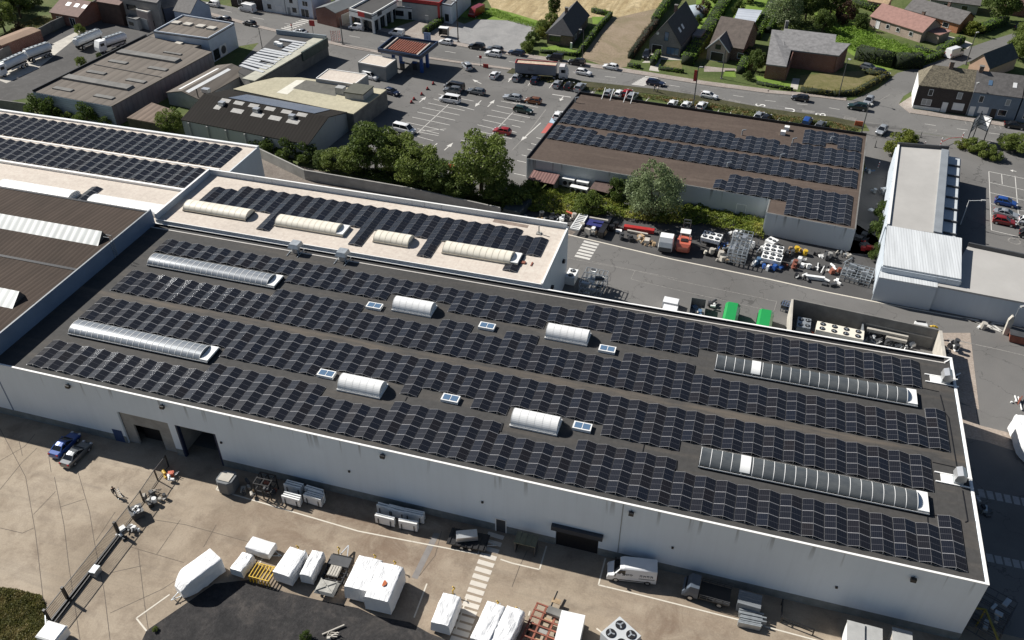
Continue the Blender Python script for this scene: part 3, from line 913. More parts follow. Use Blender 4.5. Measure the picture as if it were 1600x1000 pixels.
lines('yard_line',[[(338,765),(390,780),(560,830),(747,866),(751,850)],[(338,765),(342,757)],[(782,874),(800,880),(843,890),(854,853)],[(946,872),(935,914),(1010,932),(1180,975),(1330,1015)],[(265,929),(213,966),(229,986)],[(667,912),(647,965)],[(731,929),(712,985)],[(828,955),(826,962)],[(932,982),(945,992)],[(410,873),(404,882)]],.17,4,m_pcream)
b=MB()
for k in range(16):
 t_=k/15.0
 y=838+t_*163;x=775-t_*58
 a_,c_=G(x-13,y-4.5),G(x+12,y+2.8)
 d=(c_-a_)
 b.strip([a_,c_],.62,5*LAY)
b.build('crossing',[mat_paint('worn crossing paint',(0.62,0.57,0.50),0.32)],**STRUCT)
sheet('trench_patch',[(678,832),(687,834),(652,905),(643,902)],3,M('grey patch',(0.21,0.195,0.185),.9,.15,1))
b=MB()
for k in range(6):
 t_=k/5.0
 x0,y0=912-13.5*t_,377+22.5*t_
 b.strip([G(x0,y0),G(x0+23.5,y0+5.5)],.62,5*LAY)
b.build('crossing',[m_pwhite],**STRUCT)
for(x0,y0,dx,dy,n)in((1532,771,13.6,2.8,6),(1545,872,13.8,3.0,5)):
 b=MB()
 for k in range(n):
  x,y=x0+dx*k,y0+dy*k
  b.strip([G(x,y-6.5),G(x+3.5,y+6.5)],.75,5*LAY)
 b.build('crossing',[mat_paint('shade grey crossing paint',(0.34,0.34,0.34),0.4)],**STRUCT)  # stripe paint greyed to carry the warehouse's cast shadow
lines('lane_line',[[(885,366),(1050,405),(1200,436),(1290,456),(1400,478),(1505,497)],],.28,5,m_pcream)
lines('lane_line',[[(887,403),(930,412),(992,423),(1060,439),(1200,468)],[(925,409),(1060,436)],[(992,423),(986,436),(1000,440),(1195,484),(1209,487),(1214,470)],[(1196,468),(1214,471)]],.12,5,m_pfaint)
lines('lane_line',[[(1481,529),(1560,546),(1620,560)]],.2,5,m_pfaint)
lines('hatching',[[(1505,497),(1545,511),(1575,522),(1610,530)],[(1512,499),(1534,508)],[(1530,500),(1552,513)],[(1546,503),(1568,520)],[(1505,497),(1568,507)]],.38,5,m_pwhite)
segs=[]
def bayrow(xc0,yc0,xc1,yc1,n,hw,hy):
 for k in range(n):
  t_=k/(n-1.0)
  x,y=xc0+(xc1-xc0)*t_,yc0+(yc1-yc0)*t_
  segs.append([(x-hw,y-hy),(x+hw,y+hy)])
for(x0,y0,x1,y1)in((677,154.5,741,172),(669,161,726,173),(660,168,718,180),(652,175,711,188),(644,183,703,195.5),(635,191,694,204),(652,201,686,209),(656,205,697,201.5),(653,206,685,212),(648,212,677,220),(612,215,668,229),(685,147,740,158)):segs.append([(x0,y0),(x1,y1)])
for(x0,y0,x1,y1)in((783,158,815,164),(776,165,812,172),(768,172,800,179),(761,180,800,187),(754,187,790,195),(746,195,775,202),(738,203,770,210),(730,211,742,214),(800,160,841,168),(800,178,828,184),(800,187,820,191),(800,196,813,199),(800,205,807,207),(720,219,733,222),(785,221,792,224),(776,212,800,217)):segs.append([(x0,y0),(x1,y1)])
segs+=[[(701,163),(652,208)],[(645,214),(633,225)],[(801,176),(762,216)],[(813,160),(805,168)]]
segs+=[[(858,138),(866,127)],[(825,134),(829,128)],[(924,146),(932,136)],[(1009,158),(1015,152)],[(1061,168),(1067,161)],[(1120,177),(1125,169)],[(1140,180),(1143,173)],[(1157,183),(1161,176)],[(1178,184),(1181,178)],[(1214,190),(1218,184)],[(1232,194),(1235,188)],[(1310,206),(1312,200)],[(808,251),(822,254)],[(803,271),(822,275)],[(815,242),(823,244)],[(824,233),(832,235)],[(830,224),(840,227)],[(838,215),(846,217)]]
lines('bay_line',segs,.16,5,m_pwhite)
lines('lane_mark',[[(853,171),(822,212)],[(822,212),(800,235)]],.22,5,m_pfaint)
def arrow(b,tail,tip,hw=.55,lvl=6):
 a_,c_=G(*tail),G(*tip)
 d=(c_-a_).normalized();n_=Vector((-d.y,d.x,0));z=Vector((0,0,lvl*LAY))
 L=(c_-a_).length
 h=min(2.0,L*.5)
 b.quad(a_-n_*.12+z,c_-d*h-n_*.12+z,c_-d*h+n_*.12+z,a_+n_*.12+z)
 b.add([c_-d*h-n_*hw+z,c_+z,c_-d*h+n_*hw+z],[(0,1,2)])
b=MB()
for t_,p_ in(((655,160),(666,151)),((752,157),(742,167)),((762,167),(773,156)),((683,224),(671,236)),((694,235),(708,223)),((601,213),(606,202)),((880,151),(875,158)),((845,192),(814,220)),((752,131),(738,124)),((794,128),(800,121)),((1588,268),(1578,266))):
 arrow(b,t_,p_)
b.strip([G(863,147.5),G(892,152)],.3,6*LAY)
b.build('arrow_marking',[m_pwhite],**STRUCT)
sheet('red_bay',[(857,192),(864,193),(857,208),(845,208)],5,m_pred)
sheet('blue_bay',[(862,184),(874,184),(866,193),(858,191)],5,m_pblue)
def along(line,t0,t1,frac):
 """points on a curve that lies between the far and near kerb (frac 0..1)"""
 out=[]
 for i in range(len(line)):
  out.append(line[i])
 return out
def mid(frac,x):
 def yat(L,x):
  for(x0,y0),(x1,y1)in zip(L,L[1:]):
   if x0<=x<=x1:return y0+(y1-y0)*(x-x0)/(x1-x0)
  return L[-1][1]
 return(x,yat(FAR,x)*(1-frac)+yat(NEAR,x)*frac)
segs=[]
for x in range(345,1600,50):
 if 985<x<1030 or 470<x<500 or 1330<x<1400:continue
 segs.append([mid(.48,x),mid(.48,x+17)])
lines('centre_line',segs,.15,6,m_pwhite)
segs=[[mid(.13,x),mid(.13,x+20)]for x in range(640,1260,20)]+[[mid(.9,x),mid(.9,x+20)]for x in range(560,1600,20)if not 1360<x<1390]+[[mid(.2,x),mid(.2,x+20)]for x in range(1500,1600,20)]
segs+=[[mid(.74,x),mid(.74,x+12)]for x in range(1180,1330,34)]+[[mid(.72,x),mid(.72,x+20)]for x in range(900,960,20)]+[[mid(.72,965),mid(.88,962)],[mid(.72,1030),mid(.9,1026)]]+[[mid(.78,x),mid(.78,x+20)]for x in range(1030,1130,20)]+[[mid(.78,1132),mid(.92,1130)]]
segs+=[[(1371,159),(1390,148)],[(1360,153),(1369,151)],[(1338,154),(1345,155.5)]]
lines('edge_line',segs,.14,6,m_pfaint)
b=MB()
for k in range(9):
 x0,y0=1018-3.2*k,114+3.5*k
 f0=0.06+.093*k
 b.strip([mid(f0,1016-2.6*k-8),mid(f0,1016-2.6*k+12)],.5,6*LAY)
for k in range(8):
 f0=0.06+.11*k
 b.strip([mid(f0,478-4.5*k-7),mid(f0,478-4.5*k+8)],.5,6*LAY)
b.build('crossing',[m_pwhite],**STRUCT)
m_ltr=mat_paint('white lane lettering',(.8,.78,.74),.3)
def road_text(txt,px,py,size,a,lvl=6,sx=1.0,name='road_lettering'):
 cu=bpy.data.curves.new('t', 'FONT');cu.body=txt;cu.size=size;cu.align_x='CENTER';cu.align_y='CENTER'
 tmp=bpy.data.objects.new('t',cu);COL.objects.link(tmp)
 me=bpy.data.meshes.new_from_object(tmp)
 bpy.data.objects.remove(tmp)
 o=bpy.data.objects.new(name,me);COL.objects.link(o)
 me.materials.clear();me.materials.append(m_ltr)
 p=G(px,py,lvl*LAY)
 o.location=p;o.rotation_euler=(0,0,a);o.scale=(sx,1,1)
 o['kind']='structure'
 return o
A_ST=ang(G(1100,160),G(1300,183))
for ch,px,py in(('B',1283,179),('U',1235,172),('S',1189,164.5)):
 road_text(ch,px,py,3.3,A_ST+PI/2,sx=1.0)
for ch,px,py in(('B',1087,128),('U',1128,133.5),('S',1165,139)):
 road_text(ch,px,py,3.3,A_ST-PI/2,sx=1.0)
def hatch_box(x0,y0,x1,y1,n=6):
 b=MB()
 P=[G(x0,y0),G(x1,y0+(y1-y0)*.45),G(x1-2,y1),G(x0-2,y0+(y1-y0)*.55)]
 b.strip(P+[P[0]],.16,6*LAY)
 for k in range(1,n):
  t_=k/n
  b.strip([P[0].lerp(P[3],t_),P[1].lerp(P[2],max(0,t_-.0))],.14,7*LAY)
 b.build('hatched_box',[m_pfaint],**STRUCT)
hatch_box(1320,182,1338,189);hatch_box(1140,155,1157,163,8);hatch_box(1040,119,1053,125,8);hatch_box(1254,171.5,1273,177,9);hatch_box(1453,201,1464,206,3)
b=MB()
for k in range(7):b.strip([mid(.02,1508+9*k),mid(.16,1504+9*k+6)],.3,7*LAY)
for k in range(5):b.strip([mid(.9,1540+10*k),mid(1.08,1534+10*k+6)],.3,7*LAY)
b.build('hatching',[m_pfaint],**STRUCT)
sg=[[(1545,268),(1549,360),(1600,372)],[(1545,268),(1600,279)],[(1546,285),(1600,297)],[(1547,301),(1600,313)],[(1586,275),(1592,345)],[(1565,272),(1566,288)],[(1547,318),(1600,330)],[(1548,336),(1600,348)]]
lines('bay_line',sg,.14,6,m_pwhite)
b=MB();c0=G(1585,377)
for k in range(20):
 a0,a1=2*PI*k/20,2*PI*(k+1)/20
 b.strip([c0+Vector((1.0*math.cos(a0),1.0*math.sin(a0),0)),c0+Vector((1.0*math.cos(a1),1.0*math.sin(a1),0))],.3,6*LAY)
b.build('manhole_ring',[m_pfaint],**STRUCT)
# ================================================================ neighbouring industrial buildings
# ---- brown roofed hall at the left
BZ=12.6
t=thing('brown_roofed_hall', 'hall with brown corrugated roof and long blue grey side wall, far left', 'hall',(-110,64,0),world=True)
b=MB()
ys=[64.0,73.6,82.8,91.6,100.45];zs_=[BZ-.5,BZ+.05,BZ-.45,BZ+.05,BZ-.5]
for i in range(4):
 b.add([(-150,ys[i],zs_[i]),(-91.25,ys[i],zs_[i]),(-91.25,ys[i+1],zs_[i+1]),(-150,ys[i+1],zs_[i+1])],[(0,1,2,3)])
 b.add([(-91.25,ys[i],zs_[i]),(-91.25,ys[i],BZ-2),(-91.25,ys[i+1],BZ-2),(-91.25,ys[i+1],zs_[i+1])],[(0,1,2,3)])
b.build('roof',[m_brown],t)
b=MB();b.box(-91.25,63.79,0,-91.003,100.45,BZ);b.build('side_wall',[M('blue grey cladding',(0.15,0.21,0.31),0.5,0.12,0.3)],t)
b=MB();b.box(-150,63.79,9.99,-91.26,64.1,BZ-.45);b.build('front_wall',[m_conc],t)
b=MB();b.box(-150,100.2,7.0,-91.26,100.5,BZ-.48);b.build('back_wall',[m_conc],t)
b=MB();b.box(-91.25,63.79,BZ+.003,-91.0,100.5,BZ+.03);b.build('parapet_cap',[m_grey],t)
b=MB()
for yy in(82.8,):b.box(-150,yy-.25,BZ-.44,-91.6,yy+.25,BZ-.36)
b.box(-150,100.0,BZ-.47,-91.26,100.45,BZ-.40)
b.build('valley_gutter',[m_blackm],t)
m_tran=mat_ribs('milky corrugated sheet',(0.62,0.64,0.62),0,1.25,0.35,(0.42,0.44,0.42),0.4,0.02)
for(x1,y0,y1,lab)in((-92.6,88.8,91.7, 'back'),(-93.6,71.7,75.0, 'front')):
 b=MB();z0=BZ-.02
 ym=y1-.7
 b.add([(-150,y0,z0-.1),(x1+.2,y0,z0-.1),(x1-.3,ym,z0+1.15),(-150,ym,z0+1.15)],[(0,1,2,3)],0)
 b.add([(-150,ym,z0+1.15),(x1-.3,ym,z0+1.15),(x1-.3,y1,z0-.1),(-150,y1,z0-.1)],[(0,1,2,3)],1)
 b.add([(x1+.2,y0,z0-.1),(x1-.3,y1,z0-.1),(x1-.3,ym,z0+1.15)],[(0,1,2)],1)
 b.build('ridge_light',[m_tran,m_dkgrey],t)
for y in(90.2,):
 b=MB()
 for dx in(-.3,.3):b.bar((-90.9,y+dx,9.92),(-90.9,y+dx,BZ+1.0),.05);b.bar((-90.9,y+dx,BZ+1.0),(-91.9,y+dx,BZ+1.0),.05)
 for k in range(8):b.bar((-90.9,y-.3,10.2+k*.3),(-90.9,y+.3,10.2+k*.3),.03)
 b.build('roof_ladder',[m_galv],t)
 # ---- cream roofed block behind the warehouse
WX0,WX1,WY0,WY1,WZ=-90.95,-25.1,100.78,117.2,10.45
wb=thing('cream_roofed_block', 'white walled block with cream flat roof behind the dark roofed warehouse', 'warehouse',(-58,WY0,0),world=True)
b=MB();b.box(WX0,WY0,WZ-.3,WX1-.2,WY1-.25,WZ);b.build('roof',[m_roof_beige],wb)
m_wallb=mat_wall_paint('pale wall panels',(0.60,0.64,0.67),10.5,.3)
b=MB();b.box(WX0+.003,WY0-.02,10.72,WX1,WY0-.003+.0,WZ+.42)if False else b.box(WX0+.003,YB+.2,0,WX1,WY0-.003,WZ+.12);b.build('front_wall',[mat_ribs('grey blue cladding',(0.42,0.46,0.50),2,.55,.45,(0.3,0.33,0.36),.3,.02)],wb)
b=MB();b.box(WX1-.2,WY0,0,WX1,WY1,WZ+.22);b.build('side_wall',[m_wallb],wb)
b=MB();b.box(WX0,WY1-.25,0,WX1-.203,WY1,WZ+.95);b.build('back_wall',[m_wallb],wb)
b=MB();b.box(WX0,WY0,7,WX0+.3,WY1-.253,WZ+1.1);b.build('party_wall',[M('blue grey render',(0.33,0.39,0.47),0.6,0.12,0.3)],wb)
b=MB();b.box(WX0-.03,WY1-.28,WZ+.95,WX1-.2,WY1+.03,WZ+1.0);b.box(WX1-.24,WY0-.03,WZ+.22,WX1+.03,WY1+.03,WZ+.28);b.box(WX0,YB+.215,WZ+.12,WX1-.25,WY0+.02,WZ+.15);b.box(WX0-.03,WY0,WZ+1.1,WX0+.33,WY1-.3,WZ+1.15)
b.build('coping',[m_coping],wb)
b=MB();b.quad((-37.5,115.6,WZ+.004),(-31.5,115.4,WZ+.004),(-31.5,116.3,WZ+.004),(-37.5,116.6,WZ+.004));b.build('stained_patch',[M('brown roof stain',(0.22,0.17,0.14),.8,.3,1)],wb)
b=MB();p=G(842,365,WZ);b.tube((p.x,p.y,WZ),(p.x,p.y,WZ+1.5),.1);b.box(p.x-.4,p.y-.4,WZ+.004,p.x+.4,p.y+.4,WZ+.15);b.build('vent_pipe',[m_conc],wb)
b=MB();p=G(818,411,WZ);b.box(p.x-.4,p.y-.3,WZ+.003,p.x+.3,p.y+.3,WZ+.2);b.box(p.x+1.2,p.y-.5,WZ+.003,p.x+1.4,p.y+.5,WZ+.12);b.build('roof_hatch',[m_rust],wb)
b=MB()
for(px,py)in((881,440),(860,428)):
 p=G(px,py-14,5);b.box(WX1+.003,113.5 if px>870 else 106,6,WX1+.4,114.1 if px>870 else 106.6,6.5)
b.build('wall_lamp',[m_blackm],wb)
PW=2.315
for k in range(-7,19):
 y,n=107.75,4
 if k<-5:n=3
 if k>16:n=3
 if k in(-1,6,11,17):y,n=102.75,7
 if k==17:n=6
 tent(-71.3+PW*k,y,WZ+.004,n,1.655 if n!=3 else 1.70,PW, '%s black solar panel tent from the left on the cream roofed block'%ordinal(k+8), 'solar panel tents on the cream roofed block')
g3='cream barrel rooflights on the cream roofed block'
for i,(x0,x1,lab,pn)in enumerate(((-88.3,-76.4, 'leftmost cream barrel rooflight on the cream roofed block',()),(-71.2,-59.0, 'second cream barrel rooflight from the left on the cream roofed block',('end',)),(-53.9,-47.9, 'shortest cream barrel rooflight on the cream roofed block',()),(-42.3,-30.0, 'rightmost cream barrel rooflight on the cream roofed block',('end',)))):
 barrel('barrel_rooflight',lab,x0,x1,104.4,107.4,WZ,.85,11 if i!=2 else 6,m_cream,m_creamr,m_dkgrey if i==0 else m_conc,g3,.05,pn,.3)
 # ---- white block with cream roof at the left (long solar rows)
UZ=8.0
ul=thing('white_roofed_hall', 'low white hall with cream roof and two long solar rows, left edge', 'hall',(-120,101,0),world=True)
b=MB();b.box(-175,114.4,UZ-.3,-91.0,132.6,UZ);b.build('roof',[m_roof_beige],ul)
b=MB();b.box(-175,100.55,UZ-.4,-91.0,113.9,UZ-.15);b.build('lower_roof',[m_roof_beige],ul)
b=MB();b.box(-175,113.9,UZ-.3,-91.0,114.4,UZ+.30);b.box(-175,132.6,UZ-.3,-90.8,133.0,UZ+.35);b.build('kerb',[m_coping],ul)
b=MB();b.box(-175,122.75,UZ+.003,-93.2,123.05,UZ+.10);b.build('walkway',[m_coping],ul)
b=MB();b.box(-91.0,117.25,0,-90.75,133.0,UZ+.15);b.build('side_wall',[m_wallb],ul)
b=MB();b.box(-175,133.0,0,-90.75,133.25,UZ+.3);b.build('back_wall',[m_wallb],ul)
for k in range(23):
 x=-93.4-PX*(k+1)
 if k<23:
  pass
for k in range(20):
 x=-95.5-PX*(k+1)
 tent(x,114.95,UZ+.004,4,1.76,PX, '%s black solar panel tent from the right in the front row of the white hall'%ordinal(k+1), 'solar panel tents on the white hall',detailed=False)
st=MB()
for k in range(26):
 x=-93.4-PX*(k+1);hz=1.13*math.cos(TILT);dz=1.13*math.sin(TILT)
 for j in range(5):
  y0,y1=123.5+j*1.62,123.5+(j+1)*1.62-.02
  za_,zb_=UZ+.13,UZ+.13+dz
  xm=x+PX/2
  st.quad((x+.05,y0,za_),(xm-.01,y0,zb_),(xm-.01,y1,zb_),(x+.05,y1,za_),0,True)
  st.quad((xm+.01,y0,zb_),(x+PX-.05,y0,za_),(x+PX-.05,y1,za_),(xm+.01,y1,zb_),0,True)
st.build('solar_panel_tents',[m_pv],kind='stuff')
for(x0,x1,lab)in((-128,-112.3, 'long white barrel rooflight behind the brown roof, cut by the left edge'),(-108.6,-91.6, 'long white barrel rooflight behind the brown roof, right one')):
 barrel('barrel_rooflight',lab,x0,x1,105.0,108.2,UZ-.15,.6,14,m_dome,m_domer,m_white, 'white barrel rooflights behind the brown roof',.05,(),.5)
tent(-111.9,104.4,UZ-.146,4,1.6,PX, 'lone black solar panel tent between the two white barrels behind the brown roof',None,detailed=False)
# ---- store with brown flat roof
SO=Vector((-38.2,183.4,0));SA=math.atan2(-4.3,62.5);SZ=4.5
def SU(u,v,z=0.0):
 return Vector((SO.x+u*math.cos(SA)-v*math.sin(SA),SO.y+u*math.sin(SA)+v*math.cos(SA),z))
m_felt=mat_membrane('brown roof felt',(0.088,0.066,0.054),(0.16,0.125,0.10),.08)
stt=thing('store_building', 'low store with brown felt roof and many solar rows beside the car park', 'store',SU(30,-20),world=True)
out=[(0,0),(62.2,0),(61.9,-38.9),(46.9,-38.4),(46.9,-33.2),(-.5,-33.6)]
P=[SU(u,v)for u,v in out]
b=MB();b.prism([(p.x,p.y)for p in P],SZ-.3,SZ);b.build('roof',[m_felt],stt)
b=MB()
for i in range(6):
 a_,c_=P[i],P[(i+1)%6]
 d=(c_-a_).normalized();n_=Vector((d.y,-d.x,0))if False else Vector((-d.y,d.x,0))
 o_=n_*.25
 b.prism([(a_.x,a_.y),(c_.x,c_.y),(c_.x+o_.x,c_.y+o_.y),(a_.x+o_.x,a_.y+o_.y)],0,SZ-.003)
b.build('wall',[mat_wall_paint('stained block wall',(0.48,0.51,0.53),4.5,.9)],stt)
b=MB()
for(i,hh,mi)in((5,.35,0),(0,.55,0),(4,.05,1),(2,.05,1),(1,.06,1),(3,.05,1)):
 a_,c_=P[i],P[(i+1)%6]
 d=(c_-a_).normalized();n_=Vector((-d.y,d.x,0))
 a2,c2=a_-n_*-.0,c_
 b.prism([(a_.x,a_.y),(c_.x,c_.y),(c_.x+n_.x*.22,c_.y+n_.y*.22),(a_.x+n_.x*.22,a_.y+n_.y*.22)],SZ+.003,SZ+hh,mi)
b.build('parapet',[m_blackm,m_concdk],stt)
ST=[]
for k in range(27):
 n,v=4,-16.0
 if k in(16,20):n=3
 ST.append((.3+k*2.268,v,n,1.78, 'upper long row',k))
for k in range(27):
 ST.append((.2+k*2.268,-24.1,3 if k==4 else 4,1.66, 'middle long row',k))
for k in range(5):ST.append((50.0+k*2.3,-8.2 if k!=2 else-6.4,4 if k!=2 else 3,1.66, 'corner row',k))
for k in range(11):
 if k==0:ST.append((36.1,-33.0,2,1.7, 'lower row',k))
 elif k<6:ST.append((36.1+k*2.27,-33.4,4,1.68, 'lower row',k))
 else:ST.append((36.1+k*2.27,-38.2,6,1.80, 'lower row',k))
for u,v,n,ln,rn,k in ST:
 p=SU(u,v,SZ+.004)
 tent(p.x,p.y,p.z,n,ln,2.26, '%s solar panel tent from the left in the %s of the store roof'%(ordinal(k+1),rn), 'solar panel tents on the store roof',rz=SA,detailed=False)
b=MB()
for(px,py)in((1229,203),(1223,210)):p=G(px,py,SZ);b.obox(p.x,p.y,SZ+.003,1.0,1.0,.8,SA)
b.build('roof_vent',[m_white],stt)
for(px,py)in((1203,207),(1208,201)):pass
b=MB()
for(px,py)in((1238,224),(1297,222),(1159,211),(1136,262),(899,160),(1219,249)):
 p=G(px,py,SZ);b.tube((p.x,p.y,SZ),(p.x,p.y,SZ+1.1),.14,8);b.tube((p.x,p.y,SZ+1.1),(p.x+.7,p.y+.2,SZ+1.2),.12,8)
b.build('vent_pipe',[m_galv],stt)
b=MB()
for(px,py)in((940,155),(953,157),(974,160),(985,162)):
 p=G(px,py,SZ);q=SU(0,0);
 b.bar((p.x,p.y,SZ),(p.x+.3,p.y+2.2,SZ+1.9),.12);b.bar((p.x,p.y,SZ),(p.x,p.y+2.4,SZ+.05),.1)
p0,p1=G(938,150,SZ+1.9),G(990,158,SZ+1.9)
for zz in(1.2,1.9):
 pass
b.build('sign_strut',[m_white],stt)
# ---- right hand shop with grey flat roof and white profiled roof
RZ_=6.2
def along_px(a_,c_,t_):return(a_[0]+(c_[0]-a_[0])*t_,a_[1]+(c_[1]-a_[1])*t_)
rb=thing('grey_roofed_shop', 'long shop with pale grey flat roof, blue glass canopy side and white profiled rear roof', 'shop',G(1440,330),world=True)
A1,B1,C1_,D1=G(1402,228,RZ_),G(1482,234,RZ_),G(1471,366,RZ_),G(1386,352,RZ_)
m_grflat=M('pale grey roof felt',(0.385,0.372,0.352),0.85,0.10,0.12)
b=MB();b.prism([(p.x,p.y)for p in(A1,B1,C1_,D1)],RZ_-.3,RZ_);b.build('roof',[m_grflat],rb)
def wallpoly(b,P,z0,z1,th=.25,mi=0,closed=True):
 n=len(P)
 for i in range(n if closed else n-1):
  a_,c_=P[i],P[(i+1)%n]
  d=(c_-a_).normalized();n_=Vector((-d.y,d.x,0))*th
  b.prism([(a_.x,a_.y),(c_.x,c_.y),(c_.x+n_.x,c_.y+n_.y),(a_.x+n_.x,a_.y+n_.y)],z0,z1,mi)
E1_,F1=G(1371,447,RZ_-1.6),G(1388,345,RZ_)
m_shopw=mat_wall_paint('pale shop wall',(0.52,0.57,0.62),6.2,.3)
AL,BL=G(1398,226,RZ_),G(1384,352,RZ_)
b=MB();wallpoly(b,[D1,C1_,B1,A1],0,RZ_-.31,-.25);b.build('wall',[m_shopw],rb)
b=MB();wallpoly(b,[A1,B1],RZ_+.003,RZ_+.7,.3,0,False);b.build('fascia',[m_dkgrey],rb)
b=MB();wallpoly(b,[D1,A1],RZ_+.003,RZ_+.35,-.35,0,False);b.build('coping',[m_white],rb)
b=MB();dB=(C1_-B1);wallpoly(b,[B1+dB*.02,C1_],RZ_+.003,RZ_+.3,-1.3,0,False);b.build('gutter',[M('mid grey metal',(0.23,0.25,0.27),.5,.1,.5)],rb)
pv=Vector((dB.y,-dB.x,0)).normalized()*-1
if pv.x<0:pv=-pv
cz=RZ_-1.3
b=MB();q=[B1+pv*.02,C1_+pv*.02,C1_+pv*2.5,B1+pv*2.5]
b.prism([(p.x,p.y)for p in q],cz-.2,cz);b.build('canopy',[M('pale canopy sheet',(0.50,0.53,0.55),.5,.1,.5)],rb)
for k in range(1,8):
 b=MB();c_=B1+dB*(k/7.6)
 b.prism([(c_.x+pv.x*.02,c_.y+pv.y*.02),(c_.x+pv.x*2.6,c_.y+pv.y*2.6),(c_.x+pv.x*2.6,c_.y+pv.y*2.6+.25),(c_.x+pv.x*.02,c_.y+pv.y*.02+.25)],cz+.003,cz+.35);b.build('fin',[m_dkgrey],rb)
b=MB();wallpoly(b,[B1+pv*2.5,C1_+pv*2.5],0,cz-.21,.2,0,False);b.build('canopy_wall',[m_glassb],rb)
W1,W2,W3,W4=G(1387,352,RZ_+.2),G(1503,372,RZ_+.2),G(1502,436,RZ_-.3),G(1380,414,RZ_-.3)
m_whrib=mat_ribs('white profiled sheet',(0.60,0.62,0.63),0,.42,.5,(0.5,.52,.53),.2,.004)
b=MB();b.add([W1,W2,W3,W4]+[p-Vector((0,0,.3))for p in(W1,W2,W3,W4)],[(3,2,1,0),(0,1,5,4),(1,2,6,5),(2,3,7,6),(3,0,4,7),(4,5,6,7)])
b.build('profiled_roof',[m_whrib],rb)
b=MB();wallpoly(b,[Vector((p.x,p.y,0))for p in(W4,W3,W2,W1)],0,RZ_-.62,-.2);b.build('rear_wall',[m_shopw],rb)
L1,L2,L3,L4=G(1377,418,RZ_-1.4),G(1465,432,RZ_-1.4),G(1465,449,RZ_-1.6),G(1373,433,RZ_-1.6)
b=MB();b.add([L1,L2,L3,L4]+[p-Vector((0,0,.25))for p in(L1,L2,L3,L4)],[(3,2,1,0),(0,1,5,4),(1,2,6,5),(2,3,7,6),(3,0,4,7),(4,5,6,7)]);b.build('lean_to_roof',[m_whrib],rb)
b=MB();wallpoly(b,[Vector((p.x,p.y,0))for p in(L4,L3)],0,RZ_-1.86,.2,0,False);b.build('lean_to_wall',[m_shopw],rb)
b=MB();wallpoly(b,[G(1380,352,0)+Vector((0,0,0)),G(1367,449,0)],0,RZ_-1.0,.3,0,False);b.build('white_pier_wall',[m_white],rb)
K=[G(1466,431,4.6),G(1503,400,4.6),G(1512,385,4.6),G(1640,412,4.6),G(1640,480,4.6),G(1462,446,4.6)]
b=MB();b.prism([(p.x,p.y)for p in K],4.3,4.6);b.build('rear_roof',[m_grflat],rb)
b=MB();wallpoly(b,[Vector((p.x,p.y,0))for p in(K[5],K[4])],0,4.29,.2,0,False);b.build('yard_wall',[m_shopw],rb)
b=MB();wallpoly(b,[Vector((p.x,p.y,0))for p in(K[2],K[3])],4.603,5.3,.3,0,False);b.build('dark_parapet',[m_dkgrey],rb)
# ---- concrete walled enclosure behind the warehouse
en=thing('walled_enclosure', 'long open concrete walled enclosure behind the warehouse full of cooling plant', 'enclosure',G(1350,510),world=True)
e0,e1,e2,e3=G(1240,466,3.6),G(1467,514,3.6),Vector((29.6,101.0,0)),Vector((2.9,101.0,0))
e1=G(1467,514,3.6);e0=G(1240,466,3.6);e1.z=e0.z=0
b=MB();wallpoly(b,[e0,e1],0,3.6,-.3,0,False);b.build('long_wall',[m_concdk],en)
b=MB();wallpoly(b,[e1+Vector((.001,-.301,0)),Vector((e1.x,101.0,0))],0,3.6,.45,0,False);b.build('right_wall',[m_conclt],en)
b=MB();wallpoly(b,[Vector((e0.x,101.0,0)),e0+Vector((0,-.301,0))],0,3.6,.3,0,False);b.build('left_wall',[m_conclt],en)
b=MB();wallpoly(b,[e0+Vector((3,-.303,0)),e1+Vector((-.5,-.303,0))],1.9,2.1,-.12,0,False);b.build('ledge',[m_conc],en)
b=MB();x_=22.2;b.box(x_,101.0,0,x_+.2,e0.y-.5,2.0);b.build('cross_wall',[m_galv],en)
b=MB();wallpoly(b,[G(398,243,0),G(477,281,0),G(640,309,0),G(782,341,0)],0,2.2,.3,0,False)
single(b, 'retaining_wall',[m_conc], 'long low concrete wall between tree belt and cream roofed block', 'wall')
# ================================================================ houses
m_slate=M('dark slate tiles',(0.045,0.045,0.05),0.7,0.25,1.5,bump=0.4,bscale=5)
m_slateb=M('weathered grey slates',(0.115,0.108,0.105),0.8,0.3,1.2,bump=0.5,bscale=5)
m_slatel=M('pale grey lichen slates',(0.20,0.195,0.195),0.85,0.3,1.0,bump=0.5,bscale=4)
m_tilebr=M('brown roof tiles',(0.115,0.092,0.078),0.8,0.3,1.0,bump=0.5,bscale=5)
m_tilepk=M('pinkish red roof tiles',(0.27,0.15,0.125),0.8,0.2,1.2,bump=0.4,bscale=6)
m_tilerd=M('rust red tiles',(0.15,0.085,0.068),0.8,0.25,1.0,bump=0.4,bscale=5)
m_tilemos=M('mossy old tiles',(0.085,0.072,0.055),0.9,0.55,2.4,bump=0.7,bscale=4,alt=(0.15,0.13,0.09))
m_brick=mat_brick('red brick',(0.20,0.075,0.05))
m_brickbr=mat_brick('brown brick',(0.15,0.085,0.06))
m_brickdk=mat_brick('dark brick',(0.05,0.038,0.034),(0.09,.08,.075))
m_brickgr=mat_brick('grey brick',(0.22,0.21,0.20),(0.28,0.27,0.26))
m_brickpk=mat_brick('pale pink brick',(0.42,0.32,0.26),(0.5,.45,.4))
m_brickor=mat_brick('orange brick',(0.42,0.17,0.08),(0.4,.3,.2))
m_rend=M('white render',(0.70,0.70,0.68),0.8,0.12,0.7)
m_rendg=M('grey render',(0.36,0.36,0.35),0.8,0.15,0.7)
m_rendb=M('blue grey render wall',(0.16,0.20,0.25),0.8,0.15,0.7)
